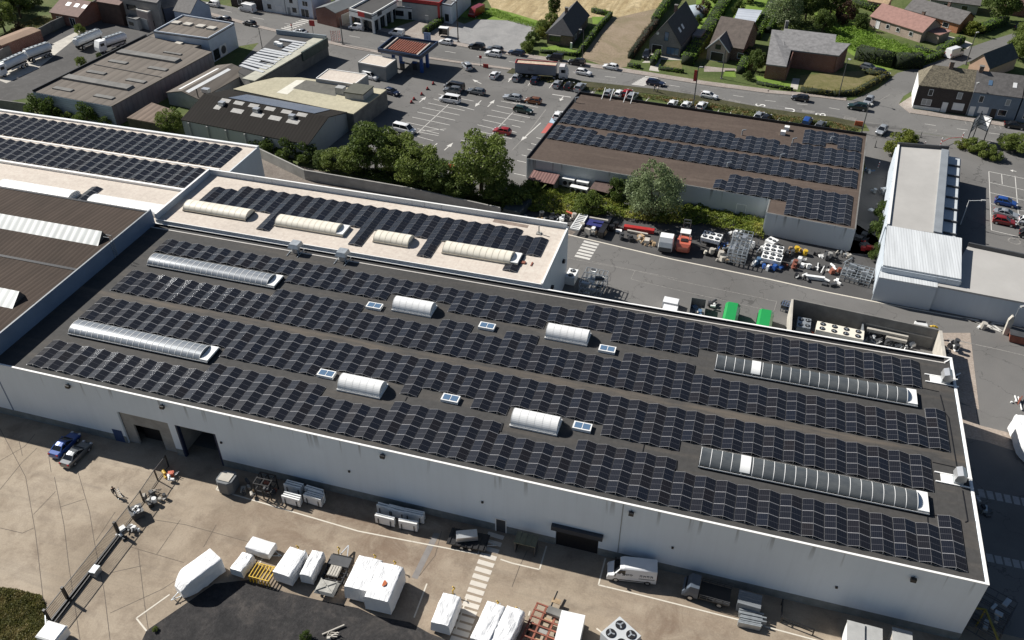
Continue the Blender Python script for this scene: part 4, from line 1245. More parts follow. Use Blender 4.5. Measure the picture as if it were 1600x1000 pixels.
m_frame=M('white window frame',(0.75,0.75,0.74),0.5,0.05,1)
class House:
 def __init__(s,name,label,cat,A,B,Cc,ze,group=None):
  a,b_,c_=G(*A,ze),G(*B,ze),G(*Cc,ze)
  s.ux=(b_-a).normalized();s.uy=Vector((-s.ux.y,s.ux.x,0))
  s.L=(b_-a).length;s.W=abs((c_-b_).dot(s.uy));s.o=Vector((a.x,a.y,0));s.ze=ze
  if(c_-b_).dot(s.uy)<0:s.uy=-s.uy
  s.t=thing(name,label,cat,s.P(s.L/2,s.W/2,0),0,group,world=True)
 def P(s,x,y,z):
  p=s.o+s.ux*x+s.uy*y
  return Vector((p.x,p.y,z))
 def roof_shell(s,tops,mat,th=.16,name='roof',parent=None):
  b=MB()
  edges={}
  for f in tops:
   b.poly(f);b.poly([p-Vector((0,0,th))for p in f][::-1])
   for i in range(len(f)):
    k=(tuple(round(v,3)for v in f[i]),tuple(round(v,3)for v in f[(i+1)%len(f)]))
    edges[k]=(f[i],f[(i+1)%len(f)])
  for k,(p,q)in edges.items():
   if(k[1],k[0])not in edges:
    d=Vector((0,0,th));b.quad(p,p-d,q-d,q)
  return b.build(name,[mat],parent or s.t)
 def gable(s,zr,mroof,mwall,ridge='y',over=.35,hip=(0,0),tri=None):
  L,W,ze=s.L,s.W,s.ze
  P=s.P
  if ridge=='y':
   r0,r1=P(L/2,hip[0],zr),P(L/2,W-hip[1],zr)
   f=[[P(0,0,ze),r0,r1,P(0,W,ze)],[P(L,W,ze),r1,r0,P(L,0,ze)]]
   if hip[0]:f.append([P(L,0,ze),r0,P(0,0,ze)])
   if hip[1]:f.append([P(0,W,ze),r1,P(L,W,ze)])
  else:
   r0,r1=P(hip[0],W/2,zr),P(L-hip[1],W/2,zr)
   f=[[P(0,0,ze),P(L,0,ze),r1,r0],[P(L,W,ze),P(0,W,ze),r0,r1]]
   if hip[0]:f.append([P(0,W,ze),P(0,0,ze),r0])
   if hip[1]:f.append([P(L,0,ze),P(L,W,ze),r1])
  f=[q if(q[1]-q[0]).cross(q[2]-q[0]).z>0 else q[::-1]for q in f]
  s.roof=s.roof_shell(f,mroof)
  half=(L if ridge=='y' else W)/2
  sl=(zr-ze)/half
  zw=ze+over*sl-.18
  b=MB()
  pts=[P(over,over,0),P(L-over,over,0),P(L-over,W-over,0),P(over,W-over,0)]
  b.prism([(p.x,p.y)for p in pts],0,zw)
  zt=zr-.18
  if ridge=='y':
   for k,y in((0,over),(1,W-over)):
    if not hip[k]:
     dy=.25 if k==0 else-.25
     v=[P(over,y,zw),P(L-over,y,zw),P(L/2,y,zt),P(over,y+dy,zw),P(L-over,y+dy,zw),P(L/2,y+dy,zt)]
     b.add(v,[(0,1,2),(5,4,3),(0,2,5,3),(1,4,5,2)])
  else:
   for k,x in((0,over),(1,L-over)):
    if not hip[k]:
     dx=.25 if k==0 else-.25
     v=[P(x,over,zw),P(x,W-over,zw),P(x,W/2,zt),P(x+dx,over,zw),P(x+dx,W-over,zw),P(x+dx,W/2,zt)]
     b.add(v,[(0,1,2),(5,4,3),(0,2,5,3),(1,4,5,2)])
  s.over,s.ridge,s.zr=over,ridge,zr
  s.wall=b.build('wall',[mwall],s.t)
  return s
 def box(s,name,x0,y0,z0,x1,y1,z1,mat,parent=None,**kw):
  pts=[s.P(x0,y0,0),s.P(x1,y0,0),s.P(x1,y1,0),s.P(x0,y1,0)]
  b=MB();b.prism([(p.x,p.y)for p in pts],z0,z1)
  return b.build(name,[mat],parent or s.t,**kw)
 def chimney(s,x,y,z0,z1,w=.7,mat=None):
  c=s.box('chimney',x-w/2,y-w/2,z0,x+w/2,y+w/2,z1,mat or m_brickbr,getattr(s, 'roof',None)or s.t)
  s.box('chimney_cap',x-w/2-.08,y-w/2-.08,z1+.002,x+w/2+.08,y+w/2+.08,z1+.12,m_concdk)
 def opening(s,side,pos,z,w,h,kind='window',mat=None,off=None,frame=None):
  o=s.over if off is None else off
  L,W=s.L,s.W
  def q(u,d):
   if side==0:return s.P(u,o-d,0)
   if side==1:return s.P(L-o+d,u,0)
   if side==2:return s.P(u,W-o+d,0)
   return s.P(o-d,u,0)
  def bx(u0,u1,d0,d1,z0,z1,b):
   b.prism([(p.x,p.y)for p in(q(u0,d0),q(u1,d0),q(u1,d1),q(u0,d1))],z0,z1)
  b=MB();bx(pos-w/2,pos+w/2,.003,.03,z,z+h,b)
  m_=mat or(m_glass if kind=='window' else m_dkgrey)
  wn=b.build(kind,[m_],s.t)
  if frame is not False:
   b=MB();e=.09
   bx(pos-w/2-e,pos-w/2-.002,.003,.07,z-e,z+h+e,b);bx(pos+w/2+.002,pos+w/2+e,.003,.07,z-e,z+h+e,b)
   bx(pos-w/2,pos+w/2,.003,.07,z+h+.002,z+h+e,b)
   bx(pos-w/2,pos+w/2,.003,.07,z-e,z-.002,b)
   if kind=='window' and w>1.3:
    n=int(w/.9)
    for k in range(1,n):bx(pos-w/2+w*k/n-.04,pos-w/2+w*k/n+.04,.032,.06,z,z+h,b)
   b.build('frame',[frame or m_frame],wn)
  return wn
  # ---- the brick bungalow between gravel lot and stubble field
h=House('bungalow', 'brown brick bungalow with dark hipped roof between gravel lot and stubble field', 'house',(852,52),(896,57),(926,24),2.9)
h.gable(6.6,m_slate,m_brickbr, 'y',.4,(2.6,0))
h.chimney(h.L*.45,8,5.5,7.6)
h.opening(0,2.6,.9,2.9,1.3,frame=m_dkgrey);h.opening(1,4,.9,1.2,1.2);h.opening(1,9,.9,1.2,1.2)
h.box('porch_roof',1.0,-.5,2.55,4.4,.38,2.8,m_slateb);h.box('garden_post',h.L-.4,-1.6,0,h.L+.1,-1.2,1.7,m_rend)
# ---- grey brick house with steep black roof
h=House('gabled_house', 'grey brick house with steep black roof facing the street beside the stubble field', 'house',(1013,64),(1065,72),(1089,38),3.3)
h.gable(9.2,m_slate,m_brickgr, 'y',.3)
h.opening(0,2.4,.2,2.6,2.3, 'garage_door',m_blackm);h.opening(0,6.7,.6,3.2,1.8,mat=m_glassb,frame=m_dkgrey);h.opening(0,h.L*.52,4.0,1.0,2.2,mat=m_glassb,frame=m_dkgrey)
b=MB()
for k in range(10):
 pass
for(x,y,zf)in((h.L*.78,4.2,.44),(h.L*.78,7.0,.44)):
 z=h.ze+(h.zr-h.ze)*.44;s_=(h.zr-h.ze)/(h.L/2)
 P_=[h.P(x-.4,y-.6,z+.4*s_+.05),h.P(x+.4,y-.6,z-.4*s_+.05),h.P(x+.4,y+.6,z-.4*s_+.05),h.P(x-.4,y+.6,z+.4*s_+.05)]
 bb=MB();bb.poly(P_);bb.poly([p-Vector((0,0,.1))for p in P_][::-1])
 for i in range(4):bb.quad(P_[i],P_[i]-Vector((0,0,.1)),P_[(i+1)%4]-Vector((0,0,.1)),P_[(i+1)%4])
 bb.build('skylight',[m_frame],h.roof)
h.chimney(h.L*.42,10.5,8.2,10.0,.8)
h.box('side_wing',h.L+.0,10.5,0,h.L+2.4,16,2.8,m_brickgr)
b=MB()
c0=h.P(2.2,h.over-.06,5.6)
for k in range(16):
 a0,a1=2*PI*k/16,2*PI*(k+1)/16
 b.quad(c0,c0+h.ux*(.42*math.cos(a0))+Vector((0,0,.42*math.sin(a0))),c0+h.ux*(.42*math.cos(a1))+Vector((0,0,.42*math.sin(a1))),c0)
b.build('round_window',[m_frame],h.t)
# ---- brown roofed house with small front gable
h=House('cross_gabled_house', 'brick house with wide brown roof and small white edged front gable', 'house',(1109,68),(1162,77),(1174,33),3.4)
h.W=15.0
h.gable(8.3,m_tilebr,m_brickbr, 'x',.35)
gx0,gx1,gm=.2,5.6,2.9
f=[[h.P(gx0-.4,-2.6,2.9),h.P(gm,-2.6,6.0),h.P(gm,4.6,6.0),h.P(gx0-.4,1.0,2.9)],[h.P(gm,-2.6,6.0),h.P(gx1+.4,-2.6,2.9),h.P(gx1+.4,1.0,2.9),h.P(gm,4.6,6.0)]]
f=[q if(q[1]-q[0]).cross(q[2]-q[0]).z>0 else q[::-1]for q in f]
h.roof_shell(f,m_slateb,.14, 'porch_gable')
b=MB();b.prism([(p.x,p.y)for p in(h.P(gx0,-2.3,0),h.P(gx1,-2.3,0),h.P(gx1,1,0),h.P(gx0,1,0))],0,2.85)
v=[h.P(gx0,-2.3,2.85),h.P(gx1,-2.3,2.85),h.P(gm,-2.3,5.75),h.P(gx0,-2.05,2.85),h.P(gx1,-2.05,2.85),h.P(gm,-2.05,5.75)]
b.add(v,[(0,1,2),(5,4,3),(0,2,5,3),(1,4,5,2)])
b.build('porch_wall',[m_brickpk],h.t)
b=MB();b.bar(h.P(gx1+.4,-2.66,2.85),h.P(gm,-2.66,5.98),.12,.22);b.bar(h.P(gx0-.4,-2.66,2.85),h.P(gm,-2.66,5.98),.12,.22);b.build('bargeboard',[m_frame],h.t)
h.opening(0,2.9,.1,3.2,2.2, 'garage_door',m_blackm,off=-2.3);h.opening(0,2.9,3.2,1.3,1.1,off=-2.3,frame=m_dkgrey)
h.opening(0,8.3,.8,1.4,1.3)
P_=[G(1154,13,2.7),G(1191,16,2.7),G(1178,38,2.7),G(1147,30,2.7)]
b=MB();b.prism([(p.x,p.y)for p in P_],2.55,2.7)
for p in P_:b.tube((p.x*.98+.02*P_[0].x,p.y,0),(p.x*.98+.02*P_[0].x,p.y,2.54),.08)
single(b, 'garden_shelter',[mat_ribs('striped pale sheet',(0.50,0.53,0.58),1,2.0,.45,(0.25,0.28,0.33),.5,.06)], 'pale ribbed flat roofed shelter behind the wide brown roofed house', 'shelter')
c0=G(1081,22,0)
b=MB()
rings=[]
for k in range(7):
 x=-4+8*k/6
 rr=4.0*math.sqrt(max(0.06,1-(x/5.2)**2))
 rings.append([(c0.x+rr*math.cos(PI*i/10)+x*.25,c0.y+x*1.3,1.9*rr/4*math.sin(PI*i/10))for i in range(11)])
b.loft(rings,0,close=False);single(b, 'pool_cover',[M('pale blue plastic sheet',(0.46,0.52,0.56),.35,.12,1)], 'rounded pale pool cover behind the steep black roofed house', 'pool cover',smooth=True)
# ---- low villa with pale grey roof
VZ=5.0
def vz(px,py,z):return G(px,py,z)
h=House('villa', 'wide red brick villa with pale grey stepped roof facing a lawn', 'house',(1229,105),(1311,88),(1305,54),4.2)
tp=[(1206,46,6.4),(1224,48,6.4),(1226,44.5,6.6),(1307,54,6.6),(1305,66,6.0),(1329,68,6.0),(1311,87,4.6),(1236,78,4.6),(1229,104,3.8),(1197,100,3.8)]
top=[G(*p)for p in tp]
b=MB();b.poly(top[::-1]);b.poly([p-Vector((0,0,.3))for p in top])
for i in range(len(top)):
 p,q=top[i],top[(i+1)%len(top)];b.quad(p,p-Vector((0,0,.3)),q-Vector((0,0,.3)),q)
h.roof=b.build('roof',[m_slatel],h.t)
h.over=0
def wallband(b,P,z0,zt,th=.25):
 for p,q,za_,zb_ in P:
  d=(q-p);d.z=0;d.normalize();n_=Vector((-d.y,d.x,0))*th
  v=[(p.x,p.y,z0),(q.x,q.y,z0),(q.x+n_.x,q.y+n_.y,z0),(p.x+n_.x,p.y+n_.y,z0),(p.x,p.y,za_),(q.x,q.y,zb_),(q.x+n_.x,q.y+n_.y,zb_),(p.x+n_.x,p.y+n_.y,za_)]
  b.add(v,[(3,2,1,0),(0,1,5,4),(1,2,6,5),(2,3,7,6),(3,0,4,7),(4,5,6,7)])
inn=Vector((sum(p.x for p in top)/len(top),sum(p.y for p in top)/len(top),0))
ins=[p+(Vector((inn.x,inn.y,p.z))-p).normalized()*.6 for p in top]
b=MB();wallband(b,[(ins[i],ins[(i+1)%len(ins)],ins[i].z-.34,ins[(i+1)%len(ins)].z-.34)for i in range(len(ins))],0,0)
mid_=G(1262,83,4.3)
b.build('wall',[m_brick],h.t)
pw=[ins[6],ins[7]]
b=MB()
for k in range(4):
 p=pw[1].lerp(pw[0],.42+k*.11);q=pw[1].lerp(pw[0],.48+k*.11)
 d=Vector(((q-p).y,-(q-p).x,0)).normalized()*.04
 b.prism([(p.x+d.x,p.y+d.y),(q.x+d.x,q.y+d.y),(q.x-d.x,q.y-d.y),(p.x-d.x,p.y-d.y)],3.4,3.9)
b.build('window',[m_glass],h.t)
b=MB()
p,q=pw[1].lerp(pw[0],.05),pw[1].lerp(pw[0],.26);d=Vector(((q-p).y,-(q-p).x,0)).normalized()*.05
b.prism([(p.x+d.x,p.y+d.y),(q.x+d.x,q.y+d.y),(q.x-d.x,q.y-d.y),(p.x-d.x,p.y-d.y)],.1,3.2);b.build('entrance_glazing',[m_glass],h.t)
p=G(1228,45,6.4)
b=MB();b.obox(p.x,p.y+.9,4,.8,.8,4.2,.1);b.build('chimney',[m_brickgr],h.roof)
# ---- pink roofed bungalow and the row behind
h=House('bungalow', 'pale brick bungalow with long pinkish red roof beside the vegetable garden', 'house',(1359,25),(1442,51),(1472,30),2.9)
h.W=9.5
h.gable(5.6,m_tilepk,m_brickpk, 'x',.35)
for u in(2.8,):h.opening(0,u,.2,1.1,2.0, 'door',m_frame)
for u in(6.0,9.2,13.2):h.opening(0,u,1.0,.9,1.0)
h.opening(1,4.5,1.0,1.0,1.0)
h.chimney(h.L-4,h.W/2+.3,5.0,6.5)
h.box('annex',h.L-.3,3.0,0,h.L+3.2,8,2.5,m_brickpk);h.box('annex_roof',h.L-.1,2.7,2.503,h.L+3.5,8.3,2.65,m_tilepk)
h=House('bungalow', 'orange brick bungalow with long weathered brown grey roof behind the pink roofed one', 'house',(1413,14),(1500,38),(1530,18),2.8)
h.W=9
h.gable(5.2,m_slateb,m_brickor, 'x',.4)
h.chimney(h.L-6.5,h.W/2+.2,4.6,6.4)
h.opening(0,h.L-4,.9,1.6,1.2);h.opening(0,h.L-8,.9,1.6,1.2)
h=House('bungalow', 'grey roofed bungalow at the top edge right of centre, cut by the frame', 'house',(1452,-1),(1532,9),(1545,-12),2.8)
h.W=8
h.gable(5.0,m_slateb,m_rendg, 'x',.4)
h.opening(0,5,.9,1.6,1.2);h.opening(0,10,.9,1.6,1.2)
h=House('outbuilding', 'low tan roofed outbuilding at the top edge above the hedges', 'house',(1355,1),(1388,7),(1392,-4),2.4)
h.W=5
h.gable(3.8,m_wood,m_brickpk, 'x',.3)
h=House('house', 'red tiled house at the top right corner', 'house',(1572,6),(1630,12),(1640,-14),3.2);h.W=9
h.gable(6,m_tilerd,m_brick, 'x',.3)
# ---- terrace of houses at the right, each house on its own
TA,TB=G(1436,133,5.6),G(1600,153.5,5.6)
du=(TB-TA).normalized()
def terr(x0,x1,name,label,mroof,mwall,hip=(0,0),zr=9.0,ze=5.6):
 a_,b_=TA+du*x0,TA+du*x1
 h=House(name,label, 'house',(0,0),(1,0),(1,1),ze, 'terraced houses on the corner')
 h.ux=du;h.uy=Vector((-du.y,du.x,0));h.o=Vector((a_.x,a_.y,0));h.L=x1-x0;h.W=9.0
 h.t.location=h.P(h.L/2,h.W/2,0);WLOC[h.t.name]=Vector(h.t.location)
 h.gable(zr,mroof,mwall, 'x',.02,hip)
 return h
LT=(TB-TA).length
xs_t=[0,LT*.525,LT*.985,LT*1.5]
h=terr(xs_t[0],xs_t[1]-.01, 'terraced_house', 'corner terraced house of dark brick with mossy half hipped roof',m_tilemos,m_brickdk,(2.2,0))
h.opening(0,2.9,3.6,.8,1.3);h.opening(0,9.0,3.6,.9,1.4,mat=m_rendg);h.opening(0,2.6,1.2,1.9,1.3,mat=m_rendg);h.opening(0,6.6,.1,1.0,2.2, 'door',m_frame);h.opening(0,9.4,1.0,2.2,1.5,mat=m_frame)
h.box('white_base',-.05,-.05,0,5.9,-.003+.02,.8,m_rend);h.box('white_gable_strip',-.06,.02,0,.003+.015,h.W,5.2,m_rend)
h.chimney(6.0,h.W/2,8.4,10.2,.9)
h=terr(xs_t[1],xs_t[2]-.01, 'terraced_house', 'middle terraced house of blue grey render with plain dark roof',m_slateb,m_rendb,(0,0))
h.opening(0,2.1,3.5,.8,1.4);h.opening(0,7.6,3.5,.8,1.3,mat=m_rendg);h.opening(0,1.0,.1,1.0,2.1, 'door',m_frame);h.opening(0,3.2,1.0,1.9,1.4,mat=m_frame);h.opening(0,5.4,.1,1.1,2.2, 'door',m_blackm,frame=False);h.opening(0,7.2,1.0,1.6,1.3)
h.chimney(.8,h.W/2,8.4,10.0,.9,m_brickbr)
for(x,y)in((3.2,2.2),(8.2,2.3)):
 z=h.ze+(h.zr-h.ze)*y/(h.W/2);s_=(h.zr-h.ze)/(h.W/2)
 h_=[h.P(x-.4,y-.5,z-.5*s_+.08),h.P(x+.4,y-.5,z-.5*s_+.08),h.P(x+.4,y+.5,z+.5*s_+.08),h.P(x-.4,y+.5,z+.5*s_+.08)]
 bb=MB();bb.poly(h_);bb.poly([p-Vector((0,0,.12))for p in h_][::-1])
 for i in range(4):bb.quad(h_[i],h_[i]-Vector((0,0,.12)),h_[(i+1)%4]-Vector((0,0,.12)),h_[(i+1)%4])
 bb.build('skylight',[m_frame if x>5 else m_glassb],h.roof)
h=terr(xs_t[2]+.25,xs_t[3], 'terraced_house', 'last terraced house at the right edge, blue grey front cut by the frame',m_slateb,m_rendb,(0,0),8.8)
h.opening(0,2,1.0,1.4,1.3)
h=House('shed', 'dark roofed outbuilding with pale pink gable behind the terrace', 'shed',(1514,97),(1547,108),(1592,90),3.0)
h.gable(6.0,M('dark ribbed shed roof',(0.05,0.056,0.06),.7,.25,1),M('pale pink render',(0.50,0.33,0.24),.8,.12,.6), 'y',.2)
# ================================================================ workshops left of the car park
def flat(name,label,cat,P,z0,z,mroof,mwall,par=.25,th=.25,parmat=None,group=None,ins=None):
 t=thing(name,label,cat,(sum(p.x for p in P)/len(P),sum(p.y for p in P)/len(P),0),0,group,world=True)
 n=len(P)
 ar=sum(P[i].x*P[(i+1)%n].y-P[(i+1)%n].x*P[i].y for i in range(n))
 if ar<0:P=P[::-1]
 b=MB();b.prism([(p.x,p.y)for p in P],z-.25,z);b.build('roof',[mroof],t)
 b=MB();wallpoly(b,P,z0,z-.253,th);b.build('wall',[mwall],t)
 if par:
  b=MB();wallpoly(b,P,z+.003,z+par,th);b.build('parapet',[parmat or mwall],t)
 return t,P
def onroof(t,name,px,py,z,lx,ly,h,a,mat,top=None):
 p=G(px,py,z)
 b=MB();b.obox(p.x,p.y,z+.003,lx,ly,h,a,0);return b.build(name,[mat],t)
m_felt2=mat_ribs('weathered felt roof',(0.175,0.153,0.132),0,2.4,.85,(0.11,.098,.088),.5,.02)
m_oldw=mat_ribs('stained purple cladding',(0.20,0.185,0.20),1,1.6,.7,(0.16,.09,.09),.7,.05)
m_bluec=mat_ribs('pale blue panelling',(0.38,0.43,0.50),2,.5,.6,(0.25,.28,.33),.3,.02)
Z1=4.8
P=[G(51,143,Z1),G(174,166,Z1),G(330,81,Z1),G(302,76,Z1),G(238,51,Z1)]
P=[G(51,143,Z1),G(174,166,Z1),G(331,81,Z1),G(228,56,Z1)]
t,P1=flat('workshop', 'long brown flat roofed workshop with low dark rooflights and pale blue end wall', 'workshop',P,0,Z1,m_felt2,m_oldw,0)
a1=ang(P[1],P[2])
n_=(P[1]-P[0]).normalized();q_=Vector((n_.y,-n_.x,0))*.06
b=MB();b.prism([(p.x,p.y)for p in(P[0]+q_*.1,P[1]+q_*.1,P[1]+q_,P[0]+q_)],0,Z1-.1);b.build('end_wall',[m_bluec],t)
b=MB();wallpoly(b,[P[3],P[0]],Z1+.003,Z1+.45,.3,0,False);b.build('dark_kerb',[m_blackm],t)
ac=ang(P[0],P[1])
for(px,py,lx,ly,hh)in((153,130,19.5,2.3,.5),(232,89,18.5,2.3,.5),(99,140,5.4,1.3,.25),(163,152,5.4,1.3,.25),(151,114,5.4,1.3,.25),(213,127,5.4,1.3,.25),(185,97.5,5.4,1.3,.25),(247,108,5.4,1.3,.25),(270,84,5.4,.8,.25)):
 p=G(px,py,Z1);b=MB();b.obox(p.x,p.y,Z1+.003,lx,ly,hh,ac,0,None,.96);b.build('rooflight',[m_concdk],t)
b=MB();p,q=G(147,101,Z1),G(252,121,Z1);b.bar(p+Vector((0,0,.05)),q+Vector((0,0,.05)),.2,.15);b.build('roof_joint',[m_blackm],t)
P=[G(228,57,4.4),G(302,77,4.4),G(327,64,4.4),G(252,45,4.4)]
t,P2=flat('workshop_annex', 'low flat roofed annex with small pale domes between brown workshop and tall white unit', 'workshop',P,0,4.4,m_felt2,m_oldw,.12,.3,m_blackm)
for(px,py)in((252,60),(291,63),(279,69)):onroof(t, 'dome',px,py,4.4,2.0,1.6,.35,ac,m_conclt)
P=[G(240,50,6.2),G(325,61.5,6.2),G(366,37.5,6.2),G(286,24.5,6.2)]
t,P3=flat('showroom_unit', 'tallest flat roofed unit with pale blue white street facade and four roof domes', 'workshop',P,0,6.2,m_felt2,M('pale blue white panel',(0.50,0.55,0.62),.5,.1,.4),.35,.25)
for(px,py)in((276,36.5),(294,39),(314,42),(331,45)):onroof(t, 'dome',px,py,6.2,2.3,1.8,.4,ac,m_conclt)
dq=(P[2]-P[1]);nq=Vector((dq.y,-dq.x,0)).normalized()
def facade(b,p0,p1,t0,t1,z0,z1,d0=.004,d1=.08):
 d=(p1-p0);n=Vector((d.y,-d.x,0)).normalized()
 A_,B_=p0+d*t0,p0+d*t1
 b.prism([(A_.x+n.x*d0,A_.y+n.y*d0),(B_.x+n.x*d0,B_.y+n.y*d0),(B_.x+n.x*d1,B_.y+n.y*d1),(A_.x+n.x*d1,A_.y+n.y*d1)],z0,z1)
b=MB();facade(b,P[1],P[2],.08,.28,.3,2.9);b.build('window',[m_glass],t)
b=MB();facade(b,P[1],P[2],.31,.56,.2,3.1);w_=b.build('white_panel',[m_rend],t)
c0=P[1]+dq*.44+nq*.10;c0.z=0;u_=dq.normalized()
b=MB()
for k in range(20):
 a0,a1_=2*PI*k/20,2*PI*(k+1)/20
 b.add([c0+Vector((0,0,1.7)),c0+u_*(1.05*math.cos(a0))+Vector((0,0,1.7+1.05*math.sin(a0))),c0+u_*(1.05*math.cos(a1_))+Vector((0,0,1.7+1.05*math.sin(a1_)))],[(0,1,2)])
b.build('round_emblem',[m_dkgrey],w_)
P=[G(259,144.5,3.0),G(311,155.5,3.0),G(395,112.5,3.0),G(347,97,3.0)]
h=House('garage', 'low grey garage with two long white light strips along its roof', 'garage',(259,144.5),(311,155.5),(394,112.5),3.0)
h.gable(4.2,m_felt2,m_rendg, 'y',.15)
for(x,y0,y1)in((h.L*.30,1.5,h.W-3),(h.L*.62,.6,h.W-2.5)):
 z0=3.0+1.2*(x/(h.L/2)if x<h.L/2 else(h.L-x)/(h.L/2))+.02
 s_=1.2/(h.L/2)*(1 if x<h.L/2 else-1)
 bb=MB();bb.quad(h.P(x-.45,y0,z0-.45*s_),h.P(x+.45,y0,z0+.45*s_),h.P(x+.45,y1,z0+.45*s_),h.P(x-.45,y1,z0-.45*s_));bb.build('light_strip',[m_white],h.roof)
p=G(322,142,3.6);b=MB();b.obox(p.x,p.y,3.3,1.8,1.2,.9,ac);b.build('roof_unit',[m_alu],h.t)
b=MB();p=G(310,153,3.0);b.tube((p.x,p.y,3),(p.x,p.y,5.2),.12);b.build('flue',[m_blackm],h.t)
P=[G(198,184,3.2),G(253,194.5,3.2),G(272,172,3.2),G(237,160,3.2)]
t,_=flat('lean_to_shed', 'low rust brown sheet roofed shed between workshop and black hall', 'shed',P,0,3.2,mat_ribs('rusty roof sheet',(0.20,0.155,0.125),0,1.5,.85,(.12,.085,.065),.6,.05),M('mossy dark wall',(0.055,.05,.035),.9,.4,.8),0)
h=House('black_hall', 'wide hall with black corrugated roof, pale light panels and blue ridge glazing', 'hall',(282,187),(481,226),(555,172),4.0)
h.W=17.5
h.gable(6.4,mat_ribs('black corrugated sheet',(0.021,0.0185,0.0165),0,.8,.9,(.028,.025,.023),.4,.012),mat_wall_paint('grey rendered wall',(0.34,.36,.37),4.0,.6), 'x',.15)
def slope_panel(h,x,y,lx,ly,mat,name,lift=.03):
 s_=(h.zr-h.ze)/(h.W/2)
 zf=lambda yy:h.ze+s_*(yy if yy<h.W/2 else h.W-yy)+lift
 b=MB();b.quad(h.P(x,y,zf(y)),h.P(x+lx,y,zf(y)),h.P(x+lx,y+ly,zf(y+ly)),h.P(x,y+ly,zf(y+ly)));b.quad(h.P(x,y,zf(y)),h.P(x,y+ly,zf(y+ly)),h.P(x,y+ly,zf(y+ly)-lift),h.P(x,y,zf(y)-lift))
 b.build(name,[mat],h.roof)
m_lp=M('dusty light panel',(0.33,0.32,0.30),.7,.2,1.5)
for fx in(.16,.30,.46,.60,.74):slope_panel(h,h.L*fx,4.9,h.L*(.09 if fx!=.16 else.05),1.3,m_lp, 'light_panel')
for fx in(.13,.24,.36,.49,.62,.74):slope_panel(h,h.L*fx+1.0,7.4,h.L*.075,1.1,m_lp, 'light_panel')
slope_panel(h,h.L*.20,h.W/2+.25,h.L*.685,6.2,M('blue grey glazing',(0.11,.135,.19),.3,.15,.6), 'ridge_glazing',.12)
for fx in(.20,.48,.76):
 p=h.P(h.L*fx,6.6,6.0);b=MB();b.obox(p.x,p.y,5.7,1.3,1.1,.8,ac);b.build('roof_vent',[m_alu],h.t)
for k in range(7):
 b=MB()
 x=h.L*(.06+.15*k);p0,p1=h.P(x,.0,0),h.P(x+.35,.0,0)
 n=h.uy*-.3
 b.prism([(q.x,q.y)for q in(p0+h.uy*.14,p1+h.uy*.14,p1+n,p0+n)],0,3.7)
 b.build('pilaster',[m_rendg],h.t)
P=[G(372,112,4.2),G(398,128,4.2),G(511,62,4.2),G(433,53,4.2)]
t,P5=flat('slatted_roof_garage', 'garage with white slat light strips on a dark roof and a street fascia', 'garage',P,0,4.2,m_asphd,m_concdk,0)
up,vp=(P[2]-P[1]).normalized(),(P[3]-P[2]).normalized()
b=MB();q0,q1=P[1],P[2];inn_=Vector((-up.y,up.x,0))*3.6
b.prism([(p.x,p.y)for p in(q0,q1,q1+inn_,q0+inn_)],4.203,4.5);b.build('side_walkway',[M('lichen concrete',(0.40,.39,.32),.85,.18,.8)],t)
b=MB();wallpoly(b,[P[2]+vp*-.0,P[3]],4.203,5.4,.3,0,False);b.build('street_fascia',[M('grey blue fascia',(0.30,.34,.37),.5,.1,1)],t)
for(px0,py0,px1,py1)in((437,62.5,478,69),(456,69,474,72.5),(452,72,469,76),(446.5,75,464,79),(412,77.5,455,86),(407,80,449.5,88),(402,83.5,444,91),(397,87,438,95),(392,90,433,98.5),(388,93,429,102),(384,96,424,106),(380,99,418,109),(376,103,412,114),(407,97,429,101),(442,78,459,82)):
 a_,c_=G(px0,py0,4.3),G(px1,py1,4.3)
 b=MB();b.bar(a_+Vector((0,0,.15)),c_+Vector((0,0,.15)),.95,.3);b.build('light_strip',[M('bright white slat',(.5,.51,.52),.5,.1,1)],t)
b=MB();facade(b,P[1],P[2],.62,.99,2.6,4.9,.005,.5);b.build('billboard',[M('dark poster board',(0.05,.07,.06),.5,.5,.9)],t)
b=MB();p=G(433,70,4.2);b.obox(p.x,p.y,4.203,1.2,1,.8,0);p=G(438,72.5,4.2);b.obox(p.x,p.y,4.203,1.2,1,.8,0);b.build('roof_unit',[m_white],t)
m_cr2=mat_membrane('lichen cream roof',(0.42,0.385,0.28),(0.33,.30,.22),.1)
P=[G(398,128,4.4),G(430,121,4.4),G(470,121,4.4),G(604,140,4.4),G(552,178,4.4),G(364,139,4.4)]
t,P6=flat('cream_flat_workshop', 'rambling workshop with lichen cream flat roof and dark roof patches beside the car park', 'workshop',P,0,4.4,m_cr2,m_concdk,0)
b=MB();q=[G(*p,4.41)for p in((457,138),(478,125),(545,134),(524,150))];b.poly([(p.x,p.y,4.41)for p in q][::-1]);b.build('dark_roof_patch',[M('ribbed grey green roof',(0.105,.10,.085),.8,.25,.8)],t)
b=MB();q=[G(*p,4.41)for p in((432,144.5),(463,125),(476,125.5),(449,147.5))];b.poly([(p.x,p.y,4.408)for p in q][::-1]);b.build('bright_roof_strip',[M('bright roof sheet',(0.66,.63,.54),.6,.1,1)],t)
b=MB();q=[G(538,143.5,6.0),G(567,147.5,6.0),G(583,134.5,6.0),G(553,130,6.0)];b.prism([(p.x,p.y)for p in q],4.403,5.8,1);b.prism([(p.x,p.y)for p in[p+(p-q[0].lerp(q[2],.5))*.05 for p in q]],5.803,6.05,0);b.build('penthouse',[M('green grey roof felt',(.09,.09,.07),.85,.2,1),m_rendg],t)
onroof(t, 'roof_unit',533,146,4.4,2.0,1.6,1.6,ac,m_rendg)
P=[G(493,123,5.2),G(554,132.5,5.2),G(575,117,5.2),G(513,108,5.2)]
